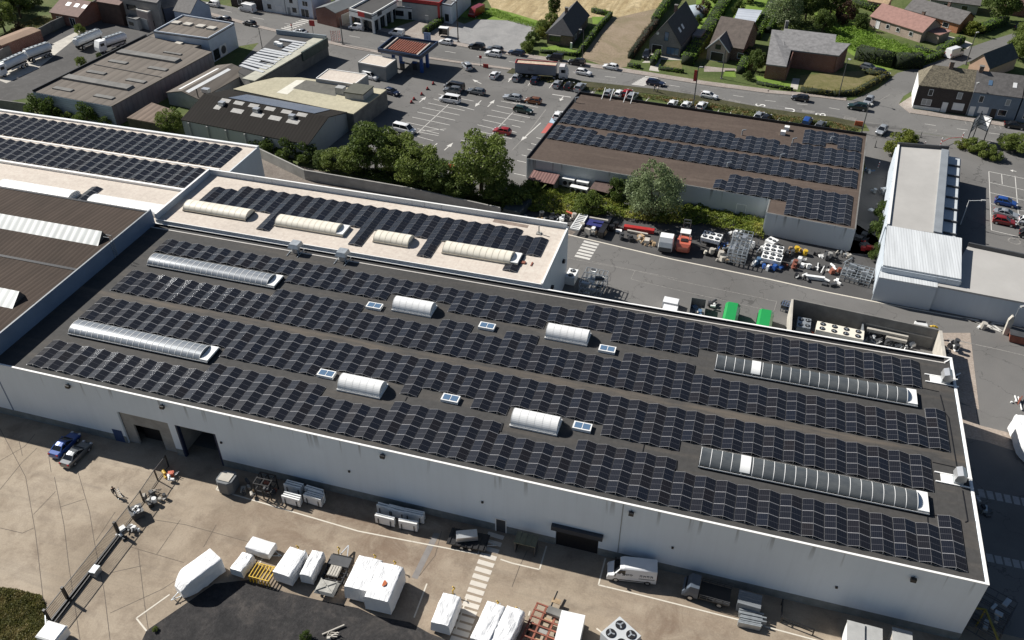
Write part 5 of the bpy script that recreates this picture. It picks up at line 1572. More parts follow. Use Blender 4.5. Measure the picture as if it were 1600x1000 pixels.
t,_=flat('cream_office', 'small box office with bright cream roof behind the fuel kiosk', 'office',P,0,5.2,m_roof_beige,m_rendg,.15,.2,m_coping)
P=[G(559,97.5,3.6),G(602,105.5,3.6),G(620,92,3.6),G(577,85,3.6)]
t,_=flat('fuel_kiosk', 'grey fuel station kiosk with cream roof beside the rusty canopy', 'kiosk',P,0,3.6,m_roof_beige,M('kiosk grey panel',(.22,.235,.24),.5,.1,.6),.12,.2,m_coping)
CZ=5.2
P=[G(590,78,CZ),G(656,90,CZ),G(685,67,CZ),G(614,58.5,CZ)]
t,PC=flat('fuel_canopy', 'fuel station canopy with open rust red slatted top and blue edge', 'canopy',P,CZ-.6,CZ,m_blackm,M('blue fascia',(.035,.06,.12),.5,.15,.8),.5,.2)
uu,vv=(P[1]-P[0]),(P[3]-P[0])
for k in range(13):
 s_=.22+.055*k
 b=MB();b.bar(P[0]+uu*s_+vv*.12+Vector((0,0,.2)),P[0]+uu*s_+vv*.9+Vector((0,0,.2)),.32,.25);b.build('slat',[m_rust],t)
for s_ in(.14,.92):
 b=MB();b.bar(P[0]+uu*s_+vv*.04+Vector((0,0,.3)),P[0]+uu*s_+vv*.96+Vector((0,0,.3)),.3,.3);b.build('edge_beam',[m_conclt],t)
for s_,v_ in((.25,.3),(.9,.35),(.25,.75),(.9,.75)):
 p=P[0]+uu*s_+vv*v_;b=MB();b.obox(p.x,p.y,0,.7,.7,CZ-.61,0);b.build('column',[m_blue],t)
for(s_,v_,lab)in((.45,.3, 'nearer kiosk'),(.7,.45, 'nearer the street')):
 p=P[0]+uu*s_+vv*v_
 t2=thing('fuel_pump', 'dark fuel pump under the rusty canopy, the one '+lab, 'fuel pump',(p.x,p.y,0),0, 'fuel pumps under the canopy',True)
 b=MB();b.obox(p.x,p.y,0,1.1,.6,1.7,ac);b.build('cabinet',[m_dkgrey],t2);b=MB();b.obox(p.x,p.y,1.703,1.2,.7,.35,ac);b.build('display_head',[m_blue],t2)
 # ---- buildings across the street, top left
def block(name,label,A_,B_,depth,z,mwall,mroof,pitched=True,wins=(),group='houses along the far side of the street'):
 h=House(name,label, 'house',A_,B_,B_,0.0,group)
 h.W=depth;h.ze=z
 h.t.location=h.P(h.L/2,depth/2,0);WLOC[h.t.name]=Vector(h.t.location)
 if pitched:h.gable(z+3.0,mroof,mwall, 'x',.02)
 else:
  h.over=0;h.box('wall',0,0,0,h.L,depth,z,mwall);h.roof=h.box('roof',-.1,-.1,z+.003,h.L+.1,depth+.1,z+.25,mroof)
 for(f,zz,w_,hh,kd,mt)in wins:h.opening(0,h.L*f,zz,w_,hh,kd,mt)
 return h
block('row_house', 'dark fronted row house at the top edge beside the white ones',(362,10),(411,17),9,6,m_brickdk,m_slateb,True,((.3,1,1.4,1.3, 'window',None),(.7,.1,1.1,2.1, 'door',None)))
block('row_house', 'wide white row house with garage door at the top edge',(412,17.5),(447,23),9,6,m_rend,m_slateb,True,((.3,1,1.4,1.4, 'window',None),(.72,.1,2.4,2.2, 'garage_door',m_frame),(.3,3.6,1.2,1.3, 'window',None)))
block('row_house', 'narrow white row house with grey door next to the brick garage block',(448,23),(468,26),9,6,m_rend,m_tilerd,True,((.25,.1,1.0,2.2, 'door',m_grey),(.68,1,1.5,1.4, 'window',None),(.5,3.6,1.2,1.3, 'window',None)))
block('row_house', 'pale blue white row house with dark shop opening, nearest the brick block',(468.5,26),(491,30),9,5.6,M('bluish white render',(.55,.6,.68),.8,.1,.6),m_tilerd,True,((.42,.2,2.6,2.2, 'window',None),(.5,3.4,1.8,1.3, 'window',None)))
h=House('brick_block', 'red brick garage block with grey roof and white garage doors along its side', 'garage',(492,13),(524,20.5),(572,-6),4.2)
h.gable(5.4,M('slate blue roof',(.14,.15,.155),.7,.12,.5),m_brick, 'y',.1)
for k in range(5):h.opening(1,4+k*6,.1,3.2,2.8, 'garage_door',m_conclt)
P=[G(545,15.5,5.0),G(582,25,5.0),G(622,1,5.0),G(585,-6,5.0)]
t,PS=flat('car_showroom', 'white portal framed car showroom with dark roof, red and black fascia', 'showroom',P,3.4,5.0,m_asphd,m_rend,.5,.3,m_rend)
for s_ in(0.02,.5,.98):
 p=P[0].lerp(P[1],s_);b=MB();b.obox(p.x,p.y+.3,0,.6,.6,3.4,0);b.build('column',[m_rend],t)
for s_ in(.25,.5,.75,.98):
 p=P[1].lerp(P[2],s_);b=MB();b.obox(p.x-.3,p.y,0,.5,.5,3.4,0);b.build('column',[m_rend],t)
b=MB();q=[p.lerp(P[0].lerp(P[2],.5),.16)for p in P];wallpoly(b,q,0,3.39,.1);b.build('glazing',[m_glass],t)
b=MB();facade(b,P[0],P[1],.38,.66,4.0,5.3,.004,.06);b.build('red_sign',[m_red],t)
b=MB();facade(b,P[0],P[1],.665,.97,4.0,5.3,.004,.06);b.build('black_sign',[m_dkgrey],t)
b=MB();facade(b,P[1],P[2],.18,.34,4.0,5.3,.004,.06);b.build('dark_sign',[m_dkgrey],t)
P=[G(612,10,3.4),G(648,13,3.4),G(651,6,3.4),G(622,1,3.4)]
t,_=flat('white_office', 'low white curved front office between showroom and red banded store', 'office',P,0,3.4,m_asphd,m_rend,.2,.2)
b=MB();facade(b,P[0],P[1],.15,.5,.9,2.4);b.build('window',[m_glass],t)
b=MB();facade(b,P[0],P[1],.7,.85,.1,2.3);b.build('door',[m_glass],t)
P=[G(628,2,5.0),G(687,9,5.0),G(712,-16,5.0),G(650,-22,5.0)]
t,_=flat('red_banded_store', 'grey fronted store with broad red band along the top edge of the picture', 'store',P,0,5.0,m_asphd,m_rendg,.9,.2,m_red)
b=MB();facade(b,P[0],P[1],.94,1.0,0,5.9,.004,.10);b.build('red_pillar',[m_red],t)
P=[G(690,6,5.2),G(705,9,5.2),G(735,-20,5.2),G(712,-24,5.2)]
t,_=flat('white_house', 'white flat sided house beside the tall hedge at the top edge', 'house',P,0,5.2,m_slateb,M('blue white wall',(.55,.6,.65),.7,.1,.5),.2,.2)
b=MB();facade(b,P[0],P[1],.3,.7,.6,2.6);b.build('window',[m_glass],t)
# ---- houses at the top left
h=House('brick_house', 'long red brick house with rust red roof and three skylights, top left', 'house',(76,19),(122,27),(165,-4),3.2)
h.W=12
h.gable(5.8,m_tilerd,m_brick, 'x',.3)
for k,fx in enumerate((.32,.60,.86)):slope_panel(h,h.L*fx,3.2,1.5,1.3,m_frame, 'skylight',.06)
h.chimney(h.L*.3,h.W/2+.2,5.4,7);h.opening(0,3,.8,1.6,1.4);h.opening(0,8,.2,1.8,2.2)
h=House('house', 'dark brown house wall block beside the tanker yard, top edge', 'house',(150,2),(186,8),(200,-18),6.0);h.W=16
h.gable(8.5,m_tilerd,M('dark brown wall',(.07,.042,.034),.85,.3,.8), 'x',.1)
P=[G(186,-4,7.5),G(245,6,7.5),G(262,-14,7.5),G(205,-24,7.5)]
t,_=flat('grey_office', 'grey stone office block cut by the top edge left of the dark blue gable', 'office',P,0,7.5,m_slateb,M('grey stone wall',(.24,.23,.22),.8,.2,.5),.3,.25)
for q_ in((.15,.4,4.5,6),(.55,.8,1,2.5)):b=MB();facade(b,P[0],P[1],*q_);b.build('window',[m_glass],t)
h=House('tall_house', 'tall house with grey roof and dark navy gable at the top edge', 'house',(240,2),(254,13),(286,-8),5.5)
h.W=11
h.gable(9.0,m_slateb,M('navy wall',(.025,.035,.06),.7,.2,.7), 'y',.1)
P=[G(212,14.5,5.2),G(230,19.5,5.2),G(246,12,5.2),G(226,8.5,5.2)]
t,_=flat('box_house', 'small boxy house with pale roof and brick flank at the end of the tanker yard', 'house',P,0,5.2,m_roof_beige,M('pinkish grey render',(.26,.22,.21),.8,.15,.7),.15,.2,m_coping)
b=MB();facade(b,P[0],P[1],.2,.8,.1,3);b.build('garage_door',[m_grey],t)
P=[G(197,27,3.0),G(213,31,3.0),G(226,24,3.0),G(205,19,3.0)]
t,_=flat('low_annex', 'low grey annex with a dark window beside the small boxy house', 'house',P,0,3.0,m_concdk,m_rendg,.15,.2)
b=MB();facade(b,P[0],P[1],.15,.6,1.0,2.0);b.build('window',[m_glass],t)
h=House('grey_house', 'grey roofed house with pale blue gable wall behind the tallest flat roofed unit', 'house',(270,16.5),(297,21.5),(331,11),5.0)
h.W=8
h.gable(8.0,m_slateb,M('pale blue gable',(.38,.43,.52),.7,.1,.6), 'x',.1)
for(pts,nm,lab,zz,mt)in(([(0,97),(40,73),(85,48),(120,32),(160,10)], 'yard_wall', 'dark concrete wall along the far side of the tanker yard',2.6,m_concdk),([(-20,168),(52,178)], 'yard_wall', 'dark concrete wall at the near end of the tanker yard',2.4,m_concdk)):
 b=MB();wallpoly(b,[G(*p,0)for p in pts],0,zz,.25,0,False)
 for p in pts:q=G(*p);b.obox(q.x,q.y,0,.45,.45,zz+.1,.5)
 single(b,nm,[mt],lab, 'wall')
h=House('long_shed', 'long brick shed with flat orange brown roof behind the tanker yard wall', 'shed',(2,71),(64,47),(60,44),3.2)
h.W=5.5
h.gable(3.6,M('orange brown felt',(.25,.165,.11),.85,.2,.5),m_brick, 'x',.1)
# ================================================================ vehicles
def car_paint(name,col,rough=0.25,metal=0.0):
 t=NT(name)
 t.base(t.ramp(t.noise(t.coord(),1.5,4,.6),[(0.3,tuple(x*.93 for x in col)),(0.7,col)]))
 t.p.inputs['Roughness'].default_value=rough
 t.p.inputs['Metallic'].default_value=metal
 t.p.inputs['Coat Weight'].default_value=0.6
 t.p.inputs['Coat Roughness'].default_value=0.06
 return t.m
PAINT={k:car_paint('car paint '+k,c,.3,mt)for k,c,mt in(('white',(0.78,0.78,0.78),0),('silver',(0.42,0.44,0.46),.4),('grey',(0.16,0.17,0.18),.4),('black',(0.010,0.010,0.012),0),('navy',(0.012,0.02,0.05),0),('blue',(0.02,0.075,0.30),.1),('red',(0.30,0.012,0.015),0),('brown',(0.20,0.075,0.03),.3),('green',(0.010,0.028,0.022),0),('darkred',(0.22,0.015,0.015),0),('coral',(0.55,0.14,0.09),0),('emerald',(0.02,0.30,0.075),0))}
P0=PAINT['white']
m_carglass=mat_glass('car glass',(0.012,0.014,0.017),0.05)
m_lamp=M('clear lamp lens',(0.55,0.56,0.58),0.15,0.05,2)
m_tail=M('red lamp lens',(0.30,0.01,0.01),0.2,0.05,2)
def wheels(t,xs,w,r,wd=.22):
 for x in xs:
  for sy in(1,-1):
   b=MB();y=sy*(w-wd/2)
   b.tube((x,y-wd/2,r),(x,y+wd/2,r),r,16);o=b.build('wheel',[m_rub],t,loc=None)
   b=MB();b.tube((x,y+sy*wd/2,r),(x,y+sy*(wd/2+.012),r),r*.62,12);b.build('rim',[m_alu],o)
def car_proto(L,W,H,stations,gh,wb,belt,name='car',r=.31,lamp_z=.66,seats=0,solid_rear=False):
 """stations: (x, top z, half width factor) of the lower body; gh: rear base x, rear roof x, front roof x, windscreen base x"""
 t=thing(name, 'x x x x', 'car',(0,0,0))
 hw=W/2
 b=MB();rings=[]
 for x,zt,k in stations:
  w_=hw*k
  rings.append([(x,-w_*.86,.20),(x,-w_*.99,.36),(x,-w_,zt*.62+.1),(x,-w_*.955,zt-.06),(x,-w_*.80,zt),(x,w_*.80,zt),(x,w_*.955,zt-.06),(x,w_,zt*.62+.1),(x,w_*.99,.36),(x,w_*.86,.20)])
 b.loft(rings);b.build('body',[P0],t,smooth=False)
 a,c,d,e=gh
 wb_,wt=hw*.87,hw*.68
 zb,zr=belt-.02,H-.07
 b=MB()
 lo=[(a,-wb_,zb),(e,-wb_,zb),(e,wb_,zb),(a,wb_,zb)]
 hi=[(c,-wt,zr),(d,-wt,zr),(d,wt,zr),(c,wt,zr)]
 b.add(lo+hi,[(0,1,5,4),(1,2,6,5),(2,3,7,6),(3,0,4,7)])
 b.build('windows',[m_carglass],t)
 b=MB()
 xm=(c+d)/2
 rr=[]
 for x,dz,kk in((c-.06,-.03,.96),(c+.25,.03,1.0),(xm,.075,1.02),(d-.25,.045,1.0),(d+.05,-.02,.96)):
  rr.append([(x,-wt*kk-.02,zr-.02),(x,-wt*.75*kk,zr+dz+.02),(x,0,zr+dz+.035),(x,wt*.75*kk,zr+dz+.02),(x,wt*kk+.02,zr-.02)])
 b.loft(rr)
 for sy in(1,-1):
  for(xa,xb)in((a,c),(e,d)):
   b.bar((xa,sy*(wb_+.005),zb),(xb,sy*(wt+.005),zr),.10,.07)
  xx=(a+e)/2-.1;b.bar((xx,sy*(wb_+.005),zb),((c+d)/2-.05,sy*(wt+.005),zr),.08,.05)
  if solid_rear:
   b.add([(a,sy*(wb_+.01),zb),(xx+.1,sy*(wb_+.01),zb),((c+d)/2+.05,sy*(wt+.01),zr),(c,sy*(wt+.01),zr)],[(0,1,2,3)if sy<0 else(3,2,1,0)])
 if solid_rear:
  b.add([(a-.01,-wb_,zb),(a-.01,wb_,zb),(c-.01,wt,zr),(c-.01,-wt,zr)],[(3,2,1,0)])
 b.build('roof',[P0],t)
 wheels(t,(-wb/2,wb/2),hw,r)
 xf,xr=stations[-1][0],stations[0][0]
 for sy in(1,-1):
  b=MB();b.obox(xf-.14,sy*hw*.66,lamp_z-.1,.34,hw*.36,.17);b.build('headlight',[m_lamp],t)
  b=MB();b.obox(xr+.06,sy*hw*.72,lamp_z+.02,.18,hw*.3,.24);b.build('tail_light',[m_tail],t)
  b=MB();b.obox(e-.25,sy*(hw+.06),belt,.16,.18,.13);b.build('mirror',[P0],t)
 b=MB();b.obox(xf+.005,0,.32,.05,W*.5,.18);b.build('grille',[m_blackm],t)
 return t
HATCH=Proto(car_proto(4.05,1.76,1.48,[(-2.0,.72,.86),(-1.93,.93,.95),(-1.2,.97,1),(.75,.96,1),(1.15,.90,.99),(1.75,.78,.93),(2.03,.58,.80)],(-1.88,-1.5,.05,.95),2.5,.95, 'hatchback_car'))
SUV=Proto(car_proto(4.5,1.86,1.68,[(-2.2,.80,.88),(-2.13,1.03,.96),(-1.3,1.08,1),(.85,1.07,1),(1.2,1.03,.99),(1.95,.93,.94),(2.25,.62,.84)],(-2.08,-1.75,.15,1.05),2.7,1.06, 'sport_utility_car',.35,.76))
ESTATE=Proto(car_proto(4.6,1.80,1.47,[(-2.28,.72,.87),(-2.2,.92,.95),(-1.3,.95,1),(.8,.94,1),(1.2,.89,.99),(2.0,.77,.93),(2.3,.55,.80)],(-2.15,-1.75,.0,.98),2.7,.93, 'estate_car'))
SEDAN=Proto(car_proto(4.5,1.78,1.44,[(-2.25,.70,.86),(-2.15,.94,.94),(-1.5,.97,1),(.7,.93,1),(1.15,.88,.99),(1.95,.76,.93),(2.25,.55,.80)],(-1.65,-.95,.05,1.0),2.65,.93, 'saloon_car'))
VANS=Proto(car_proto(4.4,1.82,1.85,[(-2.2,.80,.94),(-2.15,1.08,.98),(-1.3,1.12,1),(.85,1.08,1),(1.25,1.02,.98),(1.95,.88,.93),(2.2,.62,.82)],(-2.17,-2.1,.35,1.15),2.75,1.07, 'small_van',.32,.78,solid_rear=True))
MINIBUS=Proto(car_proto(5.1,1.95,1.98,[(-2.55,.85,.94),(-2.5,1.12,.98),(-1.5,1.16,1),(1.3,1.12,1),(1.65,1.06,.98),(2.3,.92,.93),(2.55,.66,.84)],(-2.52,-2.42,.95,1.75),3.1,1.10, 'minibus',.34,.82))
def van_proto(L=5.6,W=2.05,H=2.5):
 t=thing('panel_van', 'x x x x', 'van',(0,0,0))
 hw=W/2;b=MB();rings=[]
 for x,zt,kt in((-L/2,H-.05,.86),(-L/2+.12,H,.88),(.9,H,.88),(1.35,H-.14,.84),(2.0,1.42,.90),(2.12,1.22,.92),(2.7,1.0,.86),(2.82,.55,.78)):
  zm=min(1.25,zt-.05)
  rings.append([(x,-hw*.93,.25),(x,-hw*(1 if x<2.3 else.92),.6),(x,-hw*(.99 if x<2.3 else.9),zm),(x,-hw*kt,zt-.12),(x,-hw*kt*.85,zt),(x,hw*kt*.85,zt),(x,hw*kt,zt-.12),(x,hw*(.99 if x<2.3 else.9),zm),(x,hw*(1 if x<2.3 else.92),.6),(x,hw*.93,.25)])
 b.loft(rings);b.build('body',[P0],t)
 b=MB();b.add([(1.40,-hw*.74,H-.20),(2.04,-hw*.80,1.43),(2.04,hw*.80,1.43),(1.40,hw*.74,H-.20)],[(0,1,2,3)]);b.build('windscreen',[m_carglass],t)
 for sy in(1,-1):
  y0,y1=hw*.985,hw*.90
  b=MB();v=[(.75,sy*(y0+.0),1.34),(1.95,sy*(y0-.04),1.34),(1.42,sy*(y1+.02),2.12),(.75,sy*(y1+.03),2.15)]
  b.add(v,[(0,1,2,3)if sy<0 else(3,2,1,0)]);b.build('side_window',[m_carglass],t)
  b=MB();b.obox(2.5,sy*hw*.72,.72,.3,.34,.26);b.build('headlight',[m_lamp],t)
  b=MB();b.obox(1.9,sy*(hw+.1),1.3,.14,.22,.3);b.build('mirror',[m_blackm],t)
  b=MB();b.box(-2.2,sy*(hw+.002),.5,1.4,sy*(hw+.03),.6);b.build('side_strip',[m_blackm],t)
  b=MB();b.obox(-L/2-.01,sy*hw*.84,.9,.06,.16,.6);b.build('tail_light',[m_tail],t)
 wheels(t,(-1.85,1.75),hw,.35,.24)
 b=MB();b.obox(2.8,0,.35,.08,W*.62,.3);b.build('grille',[m_blackm],t)
 return t
VANL=Proto(van_proto())
def put(proto,rear,front,paint,label,group=None,cat='car',z=.45):
 a,c=G(rear[0],rear[1],z),G(front[0],front[1],z)
 p=(a+c)/2
 return proto.put((p.x,p.y,.03),ang(a,c),label,group,{P0.name:PAINT[paint]},cat)
gst,gpk,gln='vehicles on the main street', 'vehicles parked by the store', 'vehicles in the big car park'
put(VANL,(399,18),(375,13), 'white', 'long white panel van on the street, upper left past the tallest flat roofed unit',gst, 'van')
put(VANS,(341,9),(325,6), 'white', 'white van cut short by houses on the far upper left street',gst, 'van')
put(ESTATE,(360,32),(340,28), 'grey', 'dark grey car passing behind the tallest flat roofed unit',gst)
put(HATCH,(400,39),(380,35), 'black', 'black car on the street beside the pale blue unit facade',gst)
put(SEDAN,(481,53),(458,48), 'silver', 'silver car waiting at the upper left zebra crossing',gst)
put(VANS,(568,45),(546,42), 'white', 'small white van in front of the white portal showroom',gst, 'van')
put(VANS,(631,54),(609,51), 'white', 'small white van on the street above the rust red canopy',gst, 'van')
put(HATCH,(706,68),(687,65), 'white', 'white car with dark roof opening beside the bus shelter',gst)
put(SUV,(757,75),(733,72), 'black', 'black car parked at the kerb of the grey gravel lot',gst)
put(ESTATE,(783,79),(763,75.5), 'grey', 'grey car at the kerb, half hidden behind a white one',gst)
put(SUV,(783,87),(759,83), 'white', 'white car driving left beside the gravel lot kerb',gst)
put(ESTATE,(818,85),(796,81), 'navy', 'dark car parked behind the long truck trailer',gst)
put(VANS,(880,93),(854,89.5), 'black', 'black people carrier at the kerb before the brick bungalow',gst)
put(SUV,(914,100),(889,96.5), 'black', 'black car at the kerb just ahead of the truck cab',gst)
put(HATCH,(901,112),(923,116), 'white', 'white hatchback driving just in front of the truck cab',gst)
put(HATCH,(965,107),(943,103), 'white', 'white hatchback heading left before the bare dry plot',gst)
put(ESTATE,(1012,128),(1037,132), 'navy', 'dark blue car crossing the zebra near two pedestrians',gst)
put(HATCH,(1095,148),(1121,153), 'white', 'white hatchback near the red banner pole',gst)
put(HATCH,(1263,156),(1238,152), 'black', 'black hatchback passing the villa path',gst)
put(SUV,(1354,170),(1326,166), 'green', 'dark green car at the mouth of the side road',gst)
put(ESTATE,(1362,152),(1352,165), 'silver', 'silver car nosing out of the side road',gst)
put(HATCH,(1383,199),(1372,210), 'silver', 'small silver car leaving between store and grey roofed shop',gst)
put(VANL,(1479,89),(1502,82), 'white', 'white van driving away up the side road',gst, 'van')
put(HATCH,(1585,46),(1603,38), 'navy', 'dark car in tree shade at the top of the side road',gst)
put(HATCH,(1366,111),(1389,117), 'black', 'black car in shade by the villa hedge',gst)
put(ESTATE,(1350,104),(1368,109), 'grey', 'grey car in deep shade behind the villa',gst)
put(SEDAN,(1572,195),(1600,199), 'black', 'black car before the terrace, cut by the right edge',gst)
put(SUV,(1013,79),(1007,95), 'black', 'black car on the drive of the grey brick house',gst)
put(MINIBUS,(720,139),(700,135), 'black', 'black people carrier, rear one of two side by side in the car park',gln)
put(SUV,(723,144),(692,140), 'grey', 'dark grey car between black people carrier and white minibus',gln)
put(MINIBUS,(717,159),(689,154), 'white', 'white minibus with dark windows heading left in the car park',gln, 'minibus')
put(ESTATE,(757,146),(731,141), 'grey', 'dark grey estate car alone in an upper bay',gln)
put(HATCH,(768,123),(779,113), 'white', 'white car with black roof near the car park entrance',gln)
put(SUV,(734,109),(725,99), 'silver', 'silver car leaving the car park by the fuel canopy',gln)
put(ESTATE,(813,155),(789,151), 'silver', 'silver estate car in the bay left of the orange brown one',gln)
put(MINIBUS,(617,200),(647,207), 'white', 'white minibus parked across bays at the lower left of the car park',gln, 'minibus')
put(HATCH,(797,208),(772,203), 'red', 'bright red hatchback parked above the round tree',gln)
put(HATCH,(845,160),(821,156), 'brown', 'orange brown hatchback in the car park',gln)
put(ESTATE,(805,170),(830,175), 'green', 'dark green car in the bay below the orange brown one',gln)
put(SEDAN,(574,200),(558,214), 'silver', 'pale silver car in the shade of the black hall',gln)
put(HATCH,(604,142),(621,147), 'navy', 'dark car under the edge of the cream workshop',gln)
put(VANS,(574,119),(585,122), 'white', 'white van tail showing behind the fuel kiosk',gln, 'van')
for i,(rx,ry,fx,fy,pc,pr,lab)in enumerate(((804,126,811,117, 'silver',HATCH, 'silver car, leftmost of the nose in row below the truck trailer'),(833,130,840,121, 'navy',HATCH, 'dark blue car in the row below the truck trailer'),(867,137,875,127, 'silver',HATCH, 'silver hatchback left of a black car near the store corner'),(885,139,893,130, 'black',HATCH, 'black car squeezed between two silver ones near the store corner'),(902,142,911,133, 'silver',SUV, 'grey silver car at the store corner, right of the black one'),(947,151,956,141, 'silver',HATCH, 'silver car behind the white roof struts, left one'),(963,152,972,142, 'white',HATCH, 'white car behind the white roof struts'),(975,150,984,142, 'red',HATCH, 'red car behind the white roof struts'),(983,157,993,147, 'silver',SUV, 'silver car behind the white roof struts, right one'),(1047,168,1055,158, 'white',HATCH, 'white car partly hidden behind the store parapet, beside the empty shaded bay'),(1068,170,1077,160, 'white',HATCH, 'white car just left of the red banner pole base'),(1092,172,1101,162, 'white',SUV, 'white car just right of the red banner pole base'),(1182,187,1190,176, 'silver',HATCH, 'silver car behind the store parapet beside hatched bays'),(1193,190,1201,180, 'black',HATCH, 'black car right of the silver one behind the store parapet'),(1256,199,1265,185, 'blue',VANS, 'bright blue van behind the store parapet'),(1277,203,1286,192, 'grey',SUV, 'dark grey car right of the bright blue van'),(868,187,876,175, 'white',HATCH, 'white car in the pale blue bay beside the store'))):
 put(pr,(rx,ry),(fx,fy),pc,lab,gpk)
put(SEDAN,(90,708),(114,684), 'blue', 'bright blue car in front of the warehouse wall, lower left', 'cars by the warehouse wall')
put(SEDAN,(108,722),(131,699), 'grey', 'grey car right of the bright blue one by the warehouse wall', 'cars by the warehouse wall')
put(HATCH,(1553,313),(1590,321), 'blue', 'dark blue hatchback in the right hand car park', 'cars in the right hand car park')
put(SEDAN,(1554,331),(1590,339), 'silver', 'silver car between dark blue and red ones, right hand car park', 'cars in the right hand car park')
put(HATCH,(1552,343),(1586,350), 'darkred', 'dark red hatchback in the right hand car park', 'cars in the right hand car park')
put(HATCH,(1594,345),(1625,352), 'white', 'white car cut by the right edge in the right hand car park', 'cars in the right hand car park')
put(HATCH,(1594,365),(1628,372), 'black', 'black car cut by the right edge in the right hand car park', 'cars in the right hand car park')
v=put(VANL,(1023,897),(951,889), 'white', 'white panel van with dark lettering beside the warehouse wall',None, 'van',.9)
b=MB();hw=1.025
for k,(x,z,w_,h_)in enumerate(((.62,1.35,.05,.34),(.72,1.52,.22,.06),(.78,1.35,.05,.2),(.98,1.35,.05,.34),(1.08,1.35,.2,.06),(1.08,1.62,.2,.06),(.46,1.52,.16,.06),(.34,1.35,.05,.34),(.2,1.35,.05,.34),(.1,1.52,.16,.06))):
 b.box(x-.2,hw*.975,z,x-.2+w_,hw*.975+.03,z+h_)
for k in range(8):
 b.box(-2.35+k*.2,hw*.975,1.35+.0,-2.35+k*.2+.05,hw*.975+.03,1.35+.3)
 if k%2:b.box(-2.35+k*.2-.15,hw*.975,1.58,-2.35+k*.2,hw*.975+.03,1.65)
b.box(-2.6,hw*.985,1.02,-.8,hw*.985+.03,1.08)
b.build('lettering',[m_dkgrey],v)
p,q=G(735,26,.6),G(753,17,.6);c=(p+q)/2
t=thing('box_van', 'red box van parked at the corner of the grey gravel lot', 'van',(c.x,c.y,0),ang(q,p))
b=MB();b.loft([[(x,-1.05,.45),(x,-1.05,z),(x,-.95,z+.1),(x,.95,z+.1),(x,1.05,z),(x,1.05,.45)]for x,z in((-3.0,2.6),(1.4,2.6),(1.7,2.2),(2.2,1.2),(2.8,1.05))]);b.build('body',[PAINT['darkred']],t)
b=MB();b.add([(1.74,-.85,2.15),(2.2,-.9,1.3),(2.2,.9,1.3),(1.74,.85,2.15)],[(0,1,2,3)]);b.build('windscreen',[m_carglass],t)
wheels(t,(-1.8,1.8),1.05,.38)
def ring_box(b,x0,x1,y0,y1,z0,z1,mi=0):b.box(x0,y0,z0,x1,y1,z1,mi)
a_,c_=G(806,112,1.0),G(888,118,1.0)
p=(a_+c_)/2;L=(c_-a_).length
t=thing('articulated_truck', 'long truck with pale cab and grey tipper trailer of tan load', 'truck',(p.x,p.y,0.02),ang(a_,c_))
hl=L/2
b=MB()
b.box(-hl,-1.25,1.2,hl-3.0,-1.18,3.7);b.box(-hl,1.18,1.2,hl-3.0,1.25,3.7);b.box(-hl,-1.17,1.2,-hl+.08,1.17,3.7);b.box(hl-3.08,-1.17,1.2,hl-3.0,1.17,3.7);b.box(-hl+.09,-1.17,1.2,hl-3.09,1.17,1.3)
tr=b.build('trailer_body',[M('shade darkened grey tipper',(.17,.18,.21),.45,.12,.5)],t)  # grey lowered to put the trailer's shaded side into its colour
b=MB();b.box(-hl+.1,-1.16,2.9,hl-3.1,1.16,3.55);b.build('load',[mat_ground_cover('tan load',[(.42,.33,.25),(.5,.4,.3),(.56,.46,.36)],.6,3)],tr)
b=MB()
for y in(-1.22,1.22):b.box(-hl-.02,y-.06,3.703,hl-2.98,y+.06,3.8)
b.box(-hl-.02,-1.15,3.703,-hl+.1,1.15,3.8);b.build('top_rail',[m_red],tr)
b=MB();b.box(-hl+.5,-.5,.75,hl-2.2,.5,1.19);b.build('chassis',[m_blackm],t)
b=MB();b.loft([[(x,-1.2,.6),(x,-1.22,z*.6),(x,-1.1,z),(x,1.1,z),(x,1.22,z*.6),(x,1.2,.6)]for x,z in((hl-2.2,3.5),(hl-.9,3.55),(hl-.35,2.6),(hl-.05,2.0))]);cab=b.build('cab',[M('pale pink white cab',(.62,.58,.57),.4,.06,1)],t)
b=MB();b.add([(hl-.86,-1.05,3.35),(hl-.33,-1.1,2.45),(hl-.33,1.1,2.45),(hl-.86,1.05,3.35)],[(0,1,2,3)]);b.build('windscreen',[m_carglass],cab)
b=MB()
for sy in(1,-1):b.box(hl-1.7,sy*1.17,2.0,hl-.6,sy*1.235,2.8)
b.build('side_window',[m_carglass],cab)
wheels(t,(-hl+1.6,-hl+3.0,-hl+4.4,hl-3.4,hl-1.0),1.22,.5,.35)
b=MB()
for k in range(5):b.box(-hl+3.4+k*.22,-1.28,2.2,-hl+3.4+k*.22+.07,-1.252,2.2+(.8 if k%2==0 else.35))
b.box(-hl+3.2,-1.28,2.1,-hl+4.8,-1.252,2.16);b.build('lettering',[m_dkgrey],tr)
